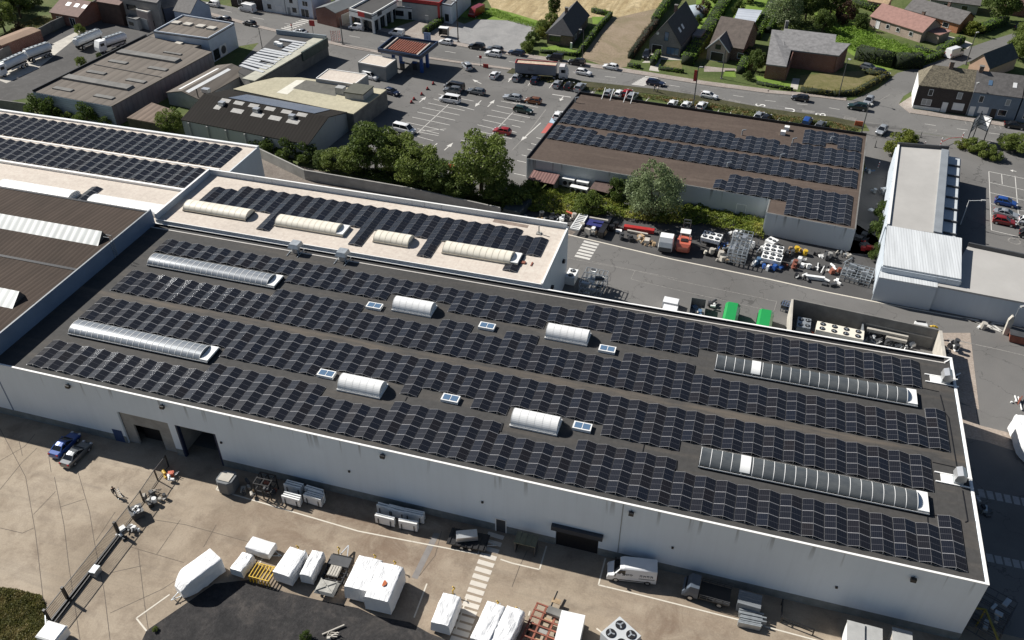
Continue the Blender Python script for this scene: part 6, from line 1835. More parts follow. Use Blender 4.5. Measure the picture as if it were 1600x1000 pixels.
def tanker(rear,front,label,with_cab,logo,full=False):
 a_,c_=G(rear[0],rear[1],1.5),G(front[0],front[1],1.5)
 L=(c_-a_).length;p=(a_+c_)/2
 t=thing('tanker_truck' if with_cab else 'tank_trailer',label, 'tanker',(p.x,p.y,.02),ang(a_,c_), 'white tankers in the yard')
 x0,x1=-L/2,L/2-(2.4 if with_cab else 0)
 b=MB();rings=[]
 for x,k in((x0,.82),(x0+.15,.97),(x0+.3,1),(x1-.3,1),(x1-.15,.97),(x1,.82)):
  rings.append([(x,1.22*k*math.cos(2*PI*i/18),2.25+1.02*k*math.sin(2*PI*i/18))for i in range(18)])
 b.loft(rings);tank=b.build('tank',[m_white],t)
 b=MB()
 for x in[x0+(x1-x0)*k/6 for k in range(1,6)]:b.obox(x,0,3.22,.7,.7,.22)
 b.box(x0+.3,-.55,3.2,x1-.3,-.45,3.45);b.box(x0+.3,.45,3.2,x1-.3,.55,3.45);b.build('catwalk',[m_galv],tank)
 if logo:
  c0=Vector((x0+(x1-x0)*.5,-1.25,2.25))
  b=MB()
  for k in range(20):
   a0,a1=2*PI*k/20,2*PI*(k+1)/20
   for r0,r1 in((.42,.55),):
    b.quad(c0+Vector((r0*math.cos(a0),0,r0*math.sin(a0))),c0+Vector((r1*math.cos(a0),0,r1*math.sin(a0))),c0+Vector((r1*math.cos(a1),0,r1*math.sin(a1))),c0+Vector((r0*math.cos(a1),0,r0*math.sin(a1))))
  b.box(c0.x-.3,c0.y-.001,c0.z-.14,c0.x+.3,c0.y+.001,c0.z-.04);b.box(c0.x-.2,c0.y-.001,c0.z+.06,c0.x+.2,c0.y+.001,c0.z+.16)
  b.build('ring_emblem',[M('emblem blue',(.10,.16,.27),.5,.1,1)],tank)
 b=MB();b.box(x0+.2,-.45,.8,L/2-(.6 if with_cab else 0),.45,1.25);b.build('chassis',[m_blackm],t)
 b=MB();b.box(x0+1.2,-1.15,.75,x1-1.2,-.95,1.2);b.box(x0+1.2,.95,.75,x1-1.2,1.15,1.2);b.build('side_guard',[m_alu],t)
 if with_cab:
  b=MB();b.loft([[(x,-1.2,.6),(x,-1.22,z*.6),(x,-1.1,z),(x,1.1,z),(x,1.22,z*.6),(x,1.2,.6)]for x,z in((L/2-2.2,3.1),(L/2-.6,3.15),(L/2-.2,2.2),(L/2,1.6))]);cab=b.build('cab',[m_white],t)
  b=MB();b.add([(L/2-.58,-1.05,2.95),(L/2-.18,-1.1,2.1),(L/2-.18,1.1,2.1),(L/2-.58,1.05,2.95)],[(0,1,2,3)])
  for sy in(1,-1):b.box(L/2-1.7,sy*1.17,1.9,L/2-.6,sy*1.235,2.6)
  b.build('cab_window',[m_carglass],cab)
 wheels(t,(x0+1.2,x0+2.5,L/2-1.2),1.2,.5,.35)
 return t
tanker((40,92),(-6,113), 'white tanker truck with cab cut by the left edge',True,True)
tanker((79,76),(40,90), 'white tank trailer coupled behind the left edge tanker truck',False,True)
tanker((157,55),(119,71), 'white tank trailer standing alone, farthest up the tanker yard',False,False)
tanker((196,60),(151,75), 'white tanker truck parked beside the long brown workshop',True,False)
p=G(1040,386,.6)
t=thing('lorry_cab', 'white lorry cab with dark windscreen in the storage strip', 'lorry',(p.x,p.y,.02),ang(G(1044,372),G(1037,397)))
b=MB();b.loft([[(x,-1.2,.6),(x,-1.23,z*.6),(x,-1.15,z),(x,1.15,z),(x,1.23,z*.6),(x,1.2,.6)]for x,z in((-1.0,2.9),(.75,3.0),(1.15,2.2),(1.35,1.4))]);cab=b.build('cab',[m_white],t)
b=MB();b.add([(.79,-1.08,2.85),(1.16,-1.1,2.1),(1.16,1.1,2.1),(.79,1.08,2.85)],[(0,1,2,3)]);b.build('windscreen',[m_carglass],cab)
b=MB();b.box(1.25,-1.15,.5,1.42,1.15,1.25);b.build('bumper',[m_dkgrey],cab)
b=MB();b.box(-5,-.45,.7,1.0,.45,1.0);b.build('chassis',[m_blackm],t)
wheels(t,(.4,-3.8),1.2,.5,.35)
p=G(1069,380,.8);ad=ang(G(1066,395),G(1077,350))
t=thing('forklift', 'big coral red forklift truck with raised dark mast in the storage strip', 'forklift',(p.x,p.y,.02),ad)
b=MB();b.loft([[(x,-w_,.5),(x,-w_,z),(x,w_,z),(x,w_,.5)]for x,w_,z in((-2.6,.9,1.5),(-2.2,1.2,2.0),(-.7,1.25,2.05),(-.2,1.2,1.5),(1.4,1.1,1.4))]);b.build('body',[PAINT['coral']],t)
b=MB();b.box(-1.6,-.6,2.06,-.7,.6,2.2);b.build('counterweight_hatch',[m_blackm],t)
b=MB()
for x,y in((-.5,-.8),(-.5,.8),(.9,-.8),(.9,.8)):b.bar((x,y,1.5),(x*.9,y,3.1),.1)
b.box(-.6,-.9,3.1,.95,.9,3.2);b.build('cabin_frame',[m_white],t)
b=MB()
for y in(-.6,.6):b.bar((1.7,y,.2),(1.7,y,4.6),.16)
for z in(1.5,2.8,4.0,4.6):b.bar((1.7,-.6,z),(1.7,.6,z),.16)
b.build('mast',[m_dkgrey],t)
b=MB()
for y in(-.45,.45):b.box(1.85,y-.1,.3,3.6,y+.1,.4)
b.box(1.8,-1.1,.3,1.88,1.1,1.3);b.build('fork',[m_conc],t)
wheels(t,(-1.6,1.0),1.2,.5,.4)
# ================================================================ yard things
from mathutils import noise as mnoise
def at2(a,b_,z=0.0):
 p,q=G(a[0],a[1],z),G(b_[0],b_[1],z)
 c=(p+q)/2
 return c,ang(p,q),(q-p).length
def tarp_mat(name,col):
 t=NT(name)
 v=t.coord()
 f=t.noise(t.coord((.6,2.2,.8)),1.3,6,.6,1.0)
 t.base(t.ramp(t.noise(v,.9,5,.6),[(.3,tuple(x*.93 for x in col)),(.7,col)]))
 t.p.inputs['Roughness'].default_value=.42
 t.bump(f,.8,.16)
 return t.m
m_tarp=tarp_mat('white tarpaulin',(0.80,0.80,0.80))
m_rustm=M('rust mark',(.45,.12,.04),.8,.3,3)
def tarp(label,a,b_,W,H,zt=None,bow=0.0,seed=0,name='covered_trailer',hitch=1,wrinkle=.09,hem=.32,dz=None,L_add=0,group='white tarpaulin covered trailers',sharp=.5):
 c,an,L=at2(a,b_,H if zt is None else zt)
 L+=L_add
 t=thing(name,label, 'trailer',(c.x,c.y,0),an,group)
 NX,NU=40,34
 b=MB();rings=[]
 for i in range(NX+1):
  s_=i/NX
  x=-L/2+L*s_
  k=1.0;top=H
  if bow and s_<bow:
   u=1-s_/bow
   k=1-.45*u**1.8;top=H*(1-.42*u**1.6)
  if dz:top*=dz(s_)
  ring=[]
  for j in range(NU+1):
   u=j/NU
   if u<.32:y,z=-1-.06*(1-u/.32),hem+(top-hem)*(u/.32)
   elif u>.68:y,z=1+.06*((u-.68)/.32),top-(top-hem)*((u-.68)/.32)
   else:y,z=-1+2*(u-.32)/.36,top
   if.28<u<.36:y*=.975;z-=.035
   if.64<u<.72:y*=.975;z-=.035
   n_=mnoise.noise((x*.8+seed*7.1,y*1.6,z*.9))+.5*mnoise.noise((x*2.1,y*3+seed,z*2))
   fold=mnoise.noise((x*1.7+seed,seed*3.3,y*.7))
   zz=z+n_*wrinkle*(1 if.30<u<.70 else.25)+(fold*.12 if u in(0,1)else 0)
   ring.append((x,y*W/2*k+n_*wrinkle*.8*(0 if.32<u<.68 else 1),max(.12,zz)))
  rings.append(ring)
 b.loft(rings,0,close=False,caps=False)
 b.poly(rings[0]);b.poly(rings[-1][::-1])
 b.build('cover',[m_tarp],t,smooth=True)
 r=.3
 for sy in(1,-1):
  w=MB();w.tube((L*.08,sy*(W/2-.28),r),(L*.08,sy*(W/2-.02),r),r,14);w.build('wheel',[m_rub],t)
 if hitch:
  w=MB();e=hitch*L/2
  w.bar((e,-.35,.42),(e+hitch*1.1,0,.45),.08);w.bar((e,.35,.42),(e+hitch*1.1,0,.45),.08);w.tube((e+hitch*.7,0,.05),(e+hitch*.7,0,.7),.05);w.build('drawbar',[m_galv],t)
 return t
tarp('large white covered caravan on the concrete beside the gravel, largest and leftmost cover',(274,911),(337,865),2.4,2.5,bow=.3,seed=1,hitch=-1,wrinkle=.05)
tarp('small white covered trailer lying across, topmost of the covered ones',(389,846),(425,857),1.7,1.35,seed=2,hitch=1,wrinkle=.06)
tarp('small lumpy white covered trailer right of the large caravan',(368,891),(387,865),1.6,1.4,seed=3,hitch=1,wrinkle=.12)
tarp('long white covered trailer left of the narrow covered one',(439,897),(466,858),2.3,2.0,seed=4,hitch=1,wrinkle=.05)
tarp('narrow wrinkled white covered trailer beside the bare black chassis',(477,899),(497,861),1.5,1.75,seed=5,hitch=0,wrinkle=.10)
tarp('left half of the wide pair of big wrinkled white covers',(556,920),(579,871),2.9,2.6,seed=6,hitch=1,wrinkle=.12)
t_=tarp('right half of the wide pair of big white covers, with an orange rust mark',(588,936),(612,882),2.9,2.7,seed=7,hitch=1,wrinkle=.11)
b=MB();b.poly([(-.3+.35*math.cos(k)*(1+.4*math.sin(3*k)),-.2+.3*math.sin(k)*(1+.3*math.cos(2*k)),2.84)for k in[2*PI*i/12 for i in range(12)]]);b.build('rust_mark',[m_rustm],t_)
tarp('white covered trailer just left of the painted crossing',(687,975),(706,929),2.1,2.0,seed=8,hitch=1,wrinkle=.10)
tarp('white covered trailer right of the painted crossing, left one of two',(752,995),(773,949),2.2,1.9,seed=9,hitch=1,wrinkle=.12,L_add=1)
tarp('white covered trailer right of the painted crossing, right one of two',(781,1002),(803,956),2.1,1.9,seed=10,hitch=1,wrinkle=.12,L_add=1)
tarp('huge white covered machine cut by the right edge in the yard',(1628,704),(1608,650),3.4,3.0,seed=12,hitch=1,wrinkle=.14,bow=.3)
c,an,L=at2((884,1010),(896,958),2.2)
t=thing('box_trailer', 'plain white box trailer beside the rusty red frame', 'trailer',(c.x,c.y,0),an)
b=MB();b.box(-L/2,-1.3,.6,L/2,1.3,2.3);b.build('box',[m_white],t)
wheels(t,(-.5,.5),1.3,.34)
b=MB();b.box(L/2,-.7,.5,L/2+.5,-.3,.9);b.box(L/2,.2,.5,L/2+.6,.9,.95);b.build('coupling',[m_blackm],t)
c,an,L=at2((835,1012),(862,951),.9)
t=thing('frame_trailer', 'rusty red skeletal frame trailer with wooden crossbars', 'trailer',(c.x,c.y,0),an)
b=MB()
for y in(-2.0,-.75,.6,1.7):b.bar((-L/2,y,.85),(L/2,y,.85),.2,.22)
for k in range(7):x=-L/2+L*k/6;b.bar((x,-2.1,.97),(x,1.8,.97),.16,.14)
b.build('frame',[m_rust],t)
for k in range(5):
 x=-L/2+.9+k*1.35
 b=MB();b.box(x-.3,-.6,.75,x+.3,.4,.82);b.build('deck_board',[m_conc if k%2 else m_wood],t)
b=MB();b.box(L/2-1.0,-1.6,1.1,L/2-.1,.3,1.5);b.build('pallet',[m_concdk],t)
b=MB();b.bar((L/2,.2,.7),(L/2+2.4,.2,.8),.14);b.build('drawbar',[m_blackm],t)
wheels(t,(-1.0,.2),1.5,.34)
def fanbox(label,a,b_,W,z0,H,nx,ny,mat,group=None,zt=None,r=None,name='cooling_unit'):
 c,an,L=at2(a,b_,z0+H if zt is None else zt)
 t=thing(name,label, 'cooling unit',(c.x,c.y,0),an,group)
 b=MB();b.box(-L/2,-W/2,z0,L/2,W/2,z0+H)
 if z0>.1:
  for x in(-L/2+.1,L/2-.2):
   for y in(-W/2+.05,W/2-.15):b.box(x,y,0,x+.1,y+.1,z0)
 b.build('casing',[mat],t)
 r=r or min(L/nx,W/ny)*.36
 for i in range(nx):
  for j in range(ny):
   x,y=-L/2+L*(i+.5)/nx,-W/2+W*(j+.5)/ny
   b=MB();b.tube((x,y,z0+H+.002),(x,y,z0+H+.1),r,16,0);f=b.build('fan',[m_blackm],t)
   b=MB()
   for k in range(3):
    a0=k*2.1+i+j;b.bar((x,y,z0+H+.115),(x+r*.8*math.cos(a0),y+r*.8*math.sin(a0),z0+H+.115),r*.3,.02)
   b.tube((x,y,z0+H+.1),(x,y,z0+H+.16),r*.22,8);b.build('blade',[m_galv],f)
 return t
fanbox('large grey cooling unit with four fans at the bottom edge',(955,1004),(985,978),3.1,0,2.1,2,2,M('pale grey casing',(.50,.52,.53),.5,.1,.8))
fg='cooling units behind the warehouse'
fanbox('white cooling unit with small fans at the corner of the cream roofed block',(890,433),(897,420),1.6,0,1.6,2,1,m_white,fg)
fanbox('black topped cooling unit with four fans inside the walled enclosure',(1246,502),(1267,506),2.6,.3,1.9,2,2,m_galv,fg)
fanbox('long cream cooling unit with eight fans inside the walled enclosure',(1276,508),(1350,524),2.3,.3,2.2,4,2,m_cream,fg)
fanbox('red compressor pair at the foot of the black topped unit',(1245,517),(1272,522),1.1,0,.9,2,1,m_orange,fg,name='compressor')
fanbox('white cooling unit with six fans on legs right of the coral forklift',(1098,365),(1127,372),2.6,.9,.7,3,2,m_white,fg)
fanbox('white cooling unit with six fans, upper one in the scrap',(1194,385),(1224,391),2.4,.5,.8,3,2,m_white,fg)
fanbox('white cooling unit with six fans, lower one in the scrap',(1191,397),(1222,404),2.4,.5,.8,3,2,m_white,fg)
fanbox('white fan box by the lane side of the scrap strip',(1200,372),(1213,378),1.8,0,1.0,2,1,m_white,fg)
def wallfans(label,a,b_,H,n):
 c,an,L=at2(a,b_,H)
 t=thing('condenser',label, 'cooling unit',(c.x,c.y,0),an, 'condensers along the store wall')
 b=MB();b.box(-L/2,-.5,.3,L/2,.5,H);b.build('casing',[m_rendg],t)
 b=MB();b.box(-L/2-.05,-.55,H+.002,L/2+.05,.55,H+.08);b.build('lid',[m_white],t)
 for i in range(n):
  x=-L/2+L*(i+.5)/n;b=MB();b.tube((x,-.5,H*.58),(x,-.6,H*.58),min(.55,L/n*.38),14);b.build('fan',[m_blackm],t)
wallfans('white topped condenser pair by the store wall, upper left one',(880,277),(898,280.5),2.0,2)
wallfans('white topped condenser pair by the store wall, upper right one',(902,281.5),(920,285),2.0,2)
wallfans('low condenser row by the store wall, in front of the other two',(892,290),(918,295.5),1.4,3)
def rack(label,a,b_,W,H,nx,ny,nz,mat,name='steel_rack',cat='rack',group='steel racks and frames',seed=0,fill=None,w=.09):
 c,an,L=at2(a,b_,0)
 t=thing(name,label,cat,(c.x,c.y,0),an,group)
 r_=random.Random(seed);b=MB()
 for i in range(nx+1):
  x=-L/2+L*i/nx
  for j in(0,ny):
   y=-W/2+W*j/ny;b.bar((x,y,0),(x,y,H*(1 if r_.random()>.2 else.7)),w)
  for k in range(1,nz+1):z=H*k/nz;b.bar((x,-W/2,z),(x,W/2,z),w*.9)
 for j in range(ny+1):
  y=-W/2+W*j/ny
  for k in range(1,nz+1):z=H*k/nz+.01;b.bar((-L/2,y,z),(L/2,y,z),w*.9)
 b.build('frame',[mat],t)
 if fill:
  for k in range(fill[1]):
   x,y=r_.uniform(-L*.4,L*.4),r_.uniform(-W*.35,W*.35);z=H*r_.choice([i/nz for i in range(nz+1)])
   f=MB();f.obox(x,y,z+.06,r_.uniform(.4,1.3),r_.uniform(.3,.9),r_.uniform(.15,.6),r_.uniform(-.3,.3));f.build('stored_part',[r_.choice(fill[0])],t)
 return t
rack('galvanised platform rack with white parts beside the cream roofed block',(910,452),(943,459),4.6,3.0,5,3,3,m_galv,seed=2,fill=([m_white,m_alu,m_dkgrey],16))
rack('tall bluish steel frames stacked right of the tan box trailer',(1148,415),(1160,378),3.2,2.4,7,4,4,m_galv,seed=3,fill=([m_galv,m_alu],10))
rack('low wide galvanised frames at the right end of the scrap strip',(1315,428),(1360,440),4.2,1.3,6,5,2,m_galv,seed=4,fill=([m_galv,m_alu,m_dkgrey],18))
rack('yellow edged dark pallet racking at the shaded right corner of the warehouse',(1520,1000),(1545,952),4.0,3.2,4,2,3,m_dkgrey,seed=5,fill=([m_galv,m_dkgrey],8))
b=MB();p0,p1=G(1540,952,3.3),G(1562,1005,3.3);b.bar(p0,p1,.18);b.bar(G(1522,950,3.3),p0,.15)
for p in(p0,p1):b.bar((p.x,p.y,0),p,.15)
single(b, 'rack_guard',[M('shade dulled yellow',(.22,.18,.03),.6,.2,1)], 'yellow guard frame round the pallet racking at the right corner', 'guard frame')  # yellow darkened in the paint to stand in for the corner's shade
rack('black steel cage rack with rust red foot beside the white panel racks',(407,768),(430,773),1.9,2.6,2,2,2,m_blackm,seed=6,fill=([m_dkgrey,m_rust],6),w=.12)
rack('orange steel cage trolley between the covered trailers',(398,898),(428,906),1.9,1.0,6,1,1,m_yel,seed=7,name='cage_trolley',w=.1)
rack('blue frame rack by the right of the bay line in the rear lane',(1221,482),(1232,485),1.5,1.2,3,2,2,M('blue grey frame',(.12,.16,.24),.5,.2,1),seed=8,fill=([m_dkgrey],4))
p=G(355,768,0)
t=thing('grey_tank', 'grey rounded box tank with white lid beside the open loading bay', 'tank',(p.x,p.y+.6,0),0)
b=MB();b.loft([[(x*k,y*k,z)for x,y in((-1,-.55),(-.55,-1),(.55,-1),(1,-.55),(1,.55),(.55,1),(-.55,1),(-1,.55))]for z,k in((0,1.05),(.2,1.18),(1.9,1.18),(2.1,1.1))]);b.build('body',[M('tank grey',(.12,.13,.14),.5,.12,.8)],t)
b=MB();b.box(-.85,-.75,2.103,.75,.75,2.2);b.build('lid',[m_conclt],t)
def panelstack(px,py,lab,n=3):
 p=G(px,py,0)
 t=thing('panel_rack',lab, 'panel stack',(p.x,p.y,0),R(rnd.uniform(-4,4)), 'racks of white panels by the warehouse wall')
 for k in range(n):
  b=MB();b.box(-1.2+rnd.uniform(-.1,.1),-.45+k*.32,.18,1.2+rnd.uniform(-.1,.1),-.27+k*.32,1.5+rnd.uniform(-.08,.08));b.build('panel',[m_white],t)
 b=MB()
 for x in(-.8,.8):b.box(x-.06,-.6,.05,x+.06,.75,.16);b.box(x-.05,-.56,.165,x+.05,-.48,1.1);b.box(x-.05,-.6,1.0,x+.05,.7,1.06)if False else None
 b.build('stand',[m_dkgrey],t)
for px,py,lab,n in((459,786, 'leaning rack of white panels, lower left of the group nearest the cage rack',3),(493,786, 'rack of white panels, lower right of the group nearest the cage rack',4),(462,768, 'rack of white panels in shade, upper left of the group nearest the cage rack',3),(495,774, 'rack of white panels in shade, upper right of the group nearest the cage rack',2),(604,817, 'rack of white panels, lower left of the group nearer the crossing',2),(640,825, 'rack of white panels, lower right of the group nearer the crossing',2),(606,801, 'rack of bluish panels in shade, upper left of the group nearer the crossing',2),(622,806, 'rack of bluish panels in shade, middle of the group nearer the crossing',3),(649,812, 'rack of bluish panels in shade, upper right of the group nearer the crossing',3)):
 panelstack(px,py,lab,n)
p,an,L=at2((702,838),(762,850),.4)
t=thing('flat_trailer', 'black flat trailer carrying a silver padded box beside the wall door', 'trailer',(p.x,p.y,0),an)
b=MB();b.box(-L/2,-1.2,.45,L/2,1.2,.6)
for k in range(7):x=-L/2+.3+k*(L-.6)/6;b.box(x-.06,-1.2,.603,x+.06,1.2,.7)
b.build('bed',[m_blackm],t)
wheels(t,(-.5,.5),1.25,.3)
b=MB();b.bar((L/2,-.3,.5),(L/2+1.2,0,.5),.09);b.bar((L/2,.3,.5),(L/2+1.2,0,.5),.09);b.build('drawbar',[m_galv],t)
b=MB();b.obox(-.2,.1,.72,2.6,1.2,.7,.35,0,None,.96);single_box=b.build('silver_box',[m_alu],t)
p,an,L=at2((806,838),(840,846),2.0)
t=thing('shelter_bench', 'small slatted shelter with greenish top against the wall by the black shutter', 'shelter',(p.x,p.y,0),an)
b=MB()
for k in range(4):b.box(-L/2+k*L/4,-.9,1.9,-L/2+(k+1)*L/4-.05,.8,2.0)
b.build('top',[M('mossy plastic',(.15,.15,.10),.7,.25,1)],t)
for x in(-L/2+.1,L/2-.2):
 b=MB();b.box(x,-.8,0,x+.1,.7,1.89);b.build('leg',[m_dkgrey],t)
c,an,L=at2((1066,922),(1140,942),.8)
t=thing('flatbed_truck', 'dark flatbed truck in the wall shade right of the white panel van', 'truck',(c.x,c.y+.6,.02),an+PI)
b=MB();b.box(-L/2,-1.15,.8,L/2-1.9,1.15,.95);b.build('bed',[m_blackm],t)
b=MB();b.loft([[(x,-1.05,.5),(x,-1.08,z*.6),(x,-.95,z),(x,.95,z),(x,1.08,z*.6),(x,1.05,.5)]for x,z in((L/2-1.8,2.2),(L/2-.8,2.25),(L/2-.25,1.4),(L/2,1.1))]);b.build('cab',[M('shade darkened blue grey cab',(.09,.11,.14),.4,.1,1)],t)  # cab colour darkened to carry the shade of the wall
b=MB();b.add([(L/2-.78,-.9,2.1),(L/2-.24,-.95,1.45),(L/2-.24,.95,1.45),(L/2-.78,.9,2.1)],[(0,1,2,3)]);b.build('windscreen',[m_carglass],t)
for y in(-1.12,1.12):
 b=MB()
 for z in(1.25,1.55):b.bar((-L/2,y,z),(L/2-2.0,y,z),.05)
 for k in range(5):x=-L/2+k*(L-2)/4;b.bar((x,y,.95),(x,y,1.6),.06)
 b.build('side_rail',[m_dkgrey],t)  # dark metal stands in for rails dimmed by the wall's shade
wheels(t,(-1.6,L/2-1.0),1.1,.4)
p,an,L=at2((1154,931),(1190,941),1.6)
t=thing('louvred_box', 'grey louvred box against the wall in shade, right of the flatbed truck', 'box',(p.x,p.y,0),an)
b=MB();b.box(-L/2,-.9,.1,L/2,.9,1.6);b.build('casing',[mat_ribs('louvres',(.20,.215,.23),1,.3,.5,(.1,.1,.11),.3,.03)],t)
b=MB();b.box(-L/2,-.8,0,L/2,-.6,.099);b.box(-L/2,.6,0,L/2,.8,.099);b.build('skid',[m_blackm],t)
p,an,L=at2((1154,959),(1192,967),1.0)
t=thing('steel_bundle', 'bundle of galvanised steel profiles on the ground near the yard line', 'steel bundle',(p.x,p.y,0),an)
for k in range(8):
 b=MB();b.box(-L/2+rnd.uniform(0,.3),-1.0+k*.24,.12,L/2+rnd.uniform(-.2,.5),-.84+k*.24,.75+rnd.uniform(0,.2));b.build('profile',[m_galv],t)
b=MB();p0,p1=G(1219,975,0),G(1292,985,0)
P_=[Vector((p0.x,62.9,0)),Vector((p0.x,60.6,0)),Vector((p1.x-1.5,60.0,0))]
for q in P_:b.bar(q,q+Vector((0,0,1.1)),.12)
for a_,c_ in zip(P_,P_[1:]):
 for z in(.55,1.05):b.bar(a_+Vector((0,0,z)),c_+Vector((0,0,z)),.1)
single(b, 'guard_rail',[m_blackm], 'black guard rail against the wall left of the site cabins', 'guard rail')
for(a,b_,W,H,mat,lab)in(((1324,985),(1350,992),2.4,2.6,m_white, 'white site cabin with dark door strips at the bottom edge by the wall, left one'),((1352,992),(1378,999),2.4,2.4,M('bluish cabin',(.40,.45,.52),.5,.1,.8), 'bluish site cabin at the bottom edge by the wall, between two pale ones'),((1395,996),(1425,1004),2.4,2.2,m_conclt, 'pale site cabin at the bottom edge near the warehouse corner')):
 c,an,L=at2(a,b_,H)
 t=thing('site_cabin',lab, 'cabin',(c.x,c.y,0),an, 'site cabins by the wall')
 b=MB();b.box(-L/2,-W/2,.1,L/2,W/2,H);b.build('body',[mat],t)
 b=MB();b.box(-L/2-.05,-W/2-.05,H+.003,L/2+.05,W/2+.05,H+.1);b.build('roof',[m_rendg],t)
 for k in(-.22,.18):b=MB();b.box(L*k-.22,-W/2-.02,.2,L*k+.22,-W/2-.003,H-.4);b.build('door_strip',[m_blackm],t)
c,an,L=at2((508,925),(536,868),.8)
t=thing('chassis_trailer', 'bare black trailer chassis with pallets and grey folded canopy', 'trailer',(c.x,c.y,0),an)
b=MB()
for y in(-1.2,-.4,.4,1.2):b.bar((-L/2,y,.6),(L/2,y,.6),.14,.2)
for k in range(10):x=-L/2+L*k/9;b.bar((x,-1.3,.72),(x,1.3,.72),.12,.1)
b.build('frame',[m_blackm],t)
b=MB();b.box(L/2-1.6,-1.3,.8,L/2-.3,1.3,1.05);b.build('black_tray',[m_dkgrey],t)
b=MB();b.box(-.5,-.6,.85,.9,.7,1.05)
for k in range(4):b.box(-.45,-.55+k*.32,1.053,.85,-.35+k*.32,1.1)
b.build('pallet',[m_conclt],t)
b=MB();b.obox(-L/2+.5,0,.85,1.9,2.4,.35,0,0,None,.8);b.bar((-L/2-.3,-1.0,1.25),(-L/2+1.3,1.0,1.25),.12);b.bar((-L/2-.3,1.0,1.25),(-L/2+1.3,-1.0,1.25),.12);b.build('folded_canopy',[M('grey canvas',(.36,.35,.32),.8,.3,1.5)],t)
b=MB();b.bar((L/2,-.5,.6),(L/2+1.6,0,.65),.12);b.bar((L/2,.5,.6),(L/2+1.6,0,.65),.12);b.build('drawbar',[m_alu],t)
wheels(t,(-.5,.5),1.35,.32)
hook=None
for i,(px,py)in enumerate(((466,866),(530,868),(586,880),(617,890),(708,930),(776,952),(806,962))):
 lab='%s bent yellow hitch post from the left along the covered trailers'%ordinal(i+1)
 if hook is None:
  t=thing('hitch_post',lab, 'post',(0,0,0))
  b=MB();b.tube((0,0,0),(0,0,.9),.07);b.tube((0,0,.9),(.25,0,1.3),.07);b.tube((.25,0,1.3),(0,0,1.6),.07);b.build('post',[m_yel],t)
  b=MB();b.obox(0,0,.004,.4,.4,.04);b.build('foot',[m_dkgrey],t)
  hook=Proto(t)
 p=G(px,py);hook.put((p.x,p.y,.016),.3,lab, 'yellow hitch posts')
def fence_run(b,P,H,n_bar,post=.09,bar=.03):
 for a_,c_ in zip(P,P[1:]):
  L=(c_-a_).length;n=max(1,int(L/n_bar))
  for k in range(n+1):p=a_.lerp(c_,k/n);b.bar(p+Vector((0,0,.1)),p+Vector((0,0,H)),bar)
  for z in(.12,H):b.bar(a_+Vector((0,0,z)),c_+Vector((0,0,z)),.07)
ga,gb=G(79,972),G(186,835)
t=thing('sliding_gate', 'long black barred sliding gate between concrete yard and grass corner', 'gate',ga.lerp(gb,.5),0,None,True)
b=MB();fence_run(b,[ga,gb],2.0,.16);b.build('bars',[m_blackm],t)
d_=(gb-ga).normalized();n_=Vector((d_.y,-d_.x,0))
b=MB();b.bar(ga+Vector((0,0,.18))+n_*.1,gb+Vector((0,0,.18))+n_*.1,.22,.3);b.bar(ga+Vector((0,0,.18))+n_*.6,gb+Vector((0,0,.18))+n_*.4,.12,.2);b.build('rail_beam',[m_blackm],t)
for f in(0.0,.24,1.0):
 p=ga.lerp(gb,f);b=MB();b.obox(p.x,p.y,0,.28,.28,2.3,ang(ga,gb));b.build('gate_post',[m_blackm],t)
p=ga.lerp(gb,.55)+n_*.9;b=MB();b.obox(p.x,p.y,0,1.1,.8,.9,ang(ga,gb));b.build('drive_box',[m_galv],t)
fa=[gb+d_*.2,G(207.5,807.5),G(225,784),G(247,751),G(264,729)]
t=thing('bar_fence', 'black bar fence running from the sliding gate to the warehouse wall', 'fence',fa[2],0,None,True)
b=MB();fence_run(b,fa,2.0,.16,.07,.022);b.build('bars',[m_blackm],t)
for p in fa:b=MB();b.bar(p,p+Vector((0,0,2.1)),.13);b.build('post',[m_blackm],t)
b=MB();b.bar(G(73,962),G(75,1010),.06);q0,q1=G(78,972),G(80,1012);fence_run(b,[q0,q1],1.6,.3);single(b, 'bar_fence',[m_galv], 'pale bar fence along the grass corner below the sliding gate', 'fence')
p=G(216,806);t=thing('metal_bin', 'dark square bin with white scrap on top beside the bar fence', 'bin',(p.x,p.y,0),.9)
b=MB();b.loft([[(-.75*k,-.75*k,z),(.75*k,-.75*k,z),(.75*k,.75*k,z),(-.75*k,.75*k,z)]for z,k in((.05,.85),(1.2,1.05))]);b.build('body',[m_dkgrey],t)
b=MB()
for k in range(6):b.obox(rnd.uniform(-.4,.4),rnd.uniform(-.4,.4),1.21,.5,.35,.12,rnd.random()*3)
b.build('scrap',[m_white],t)
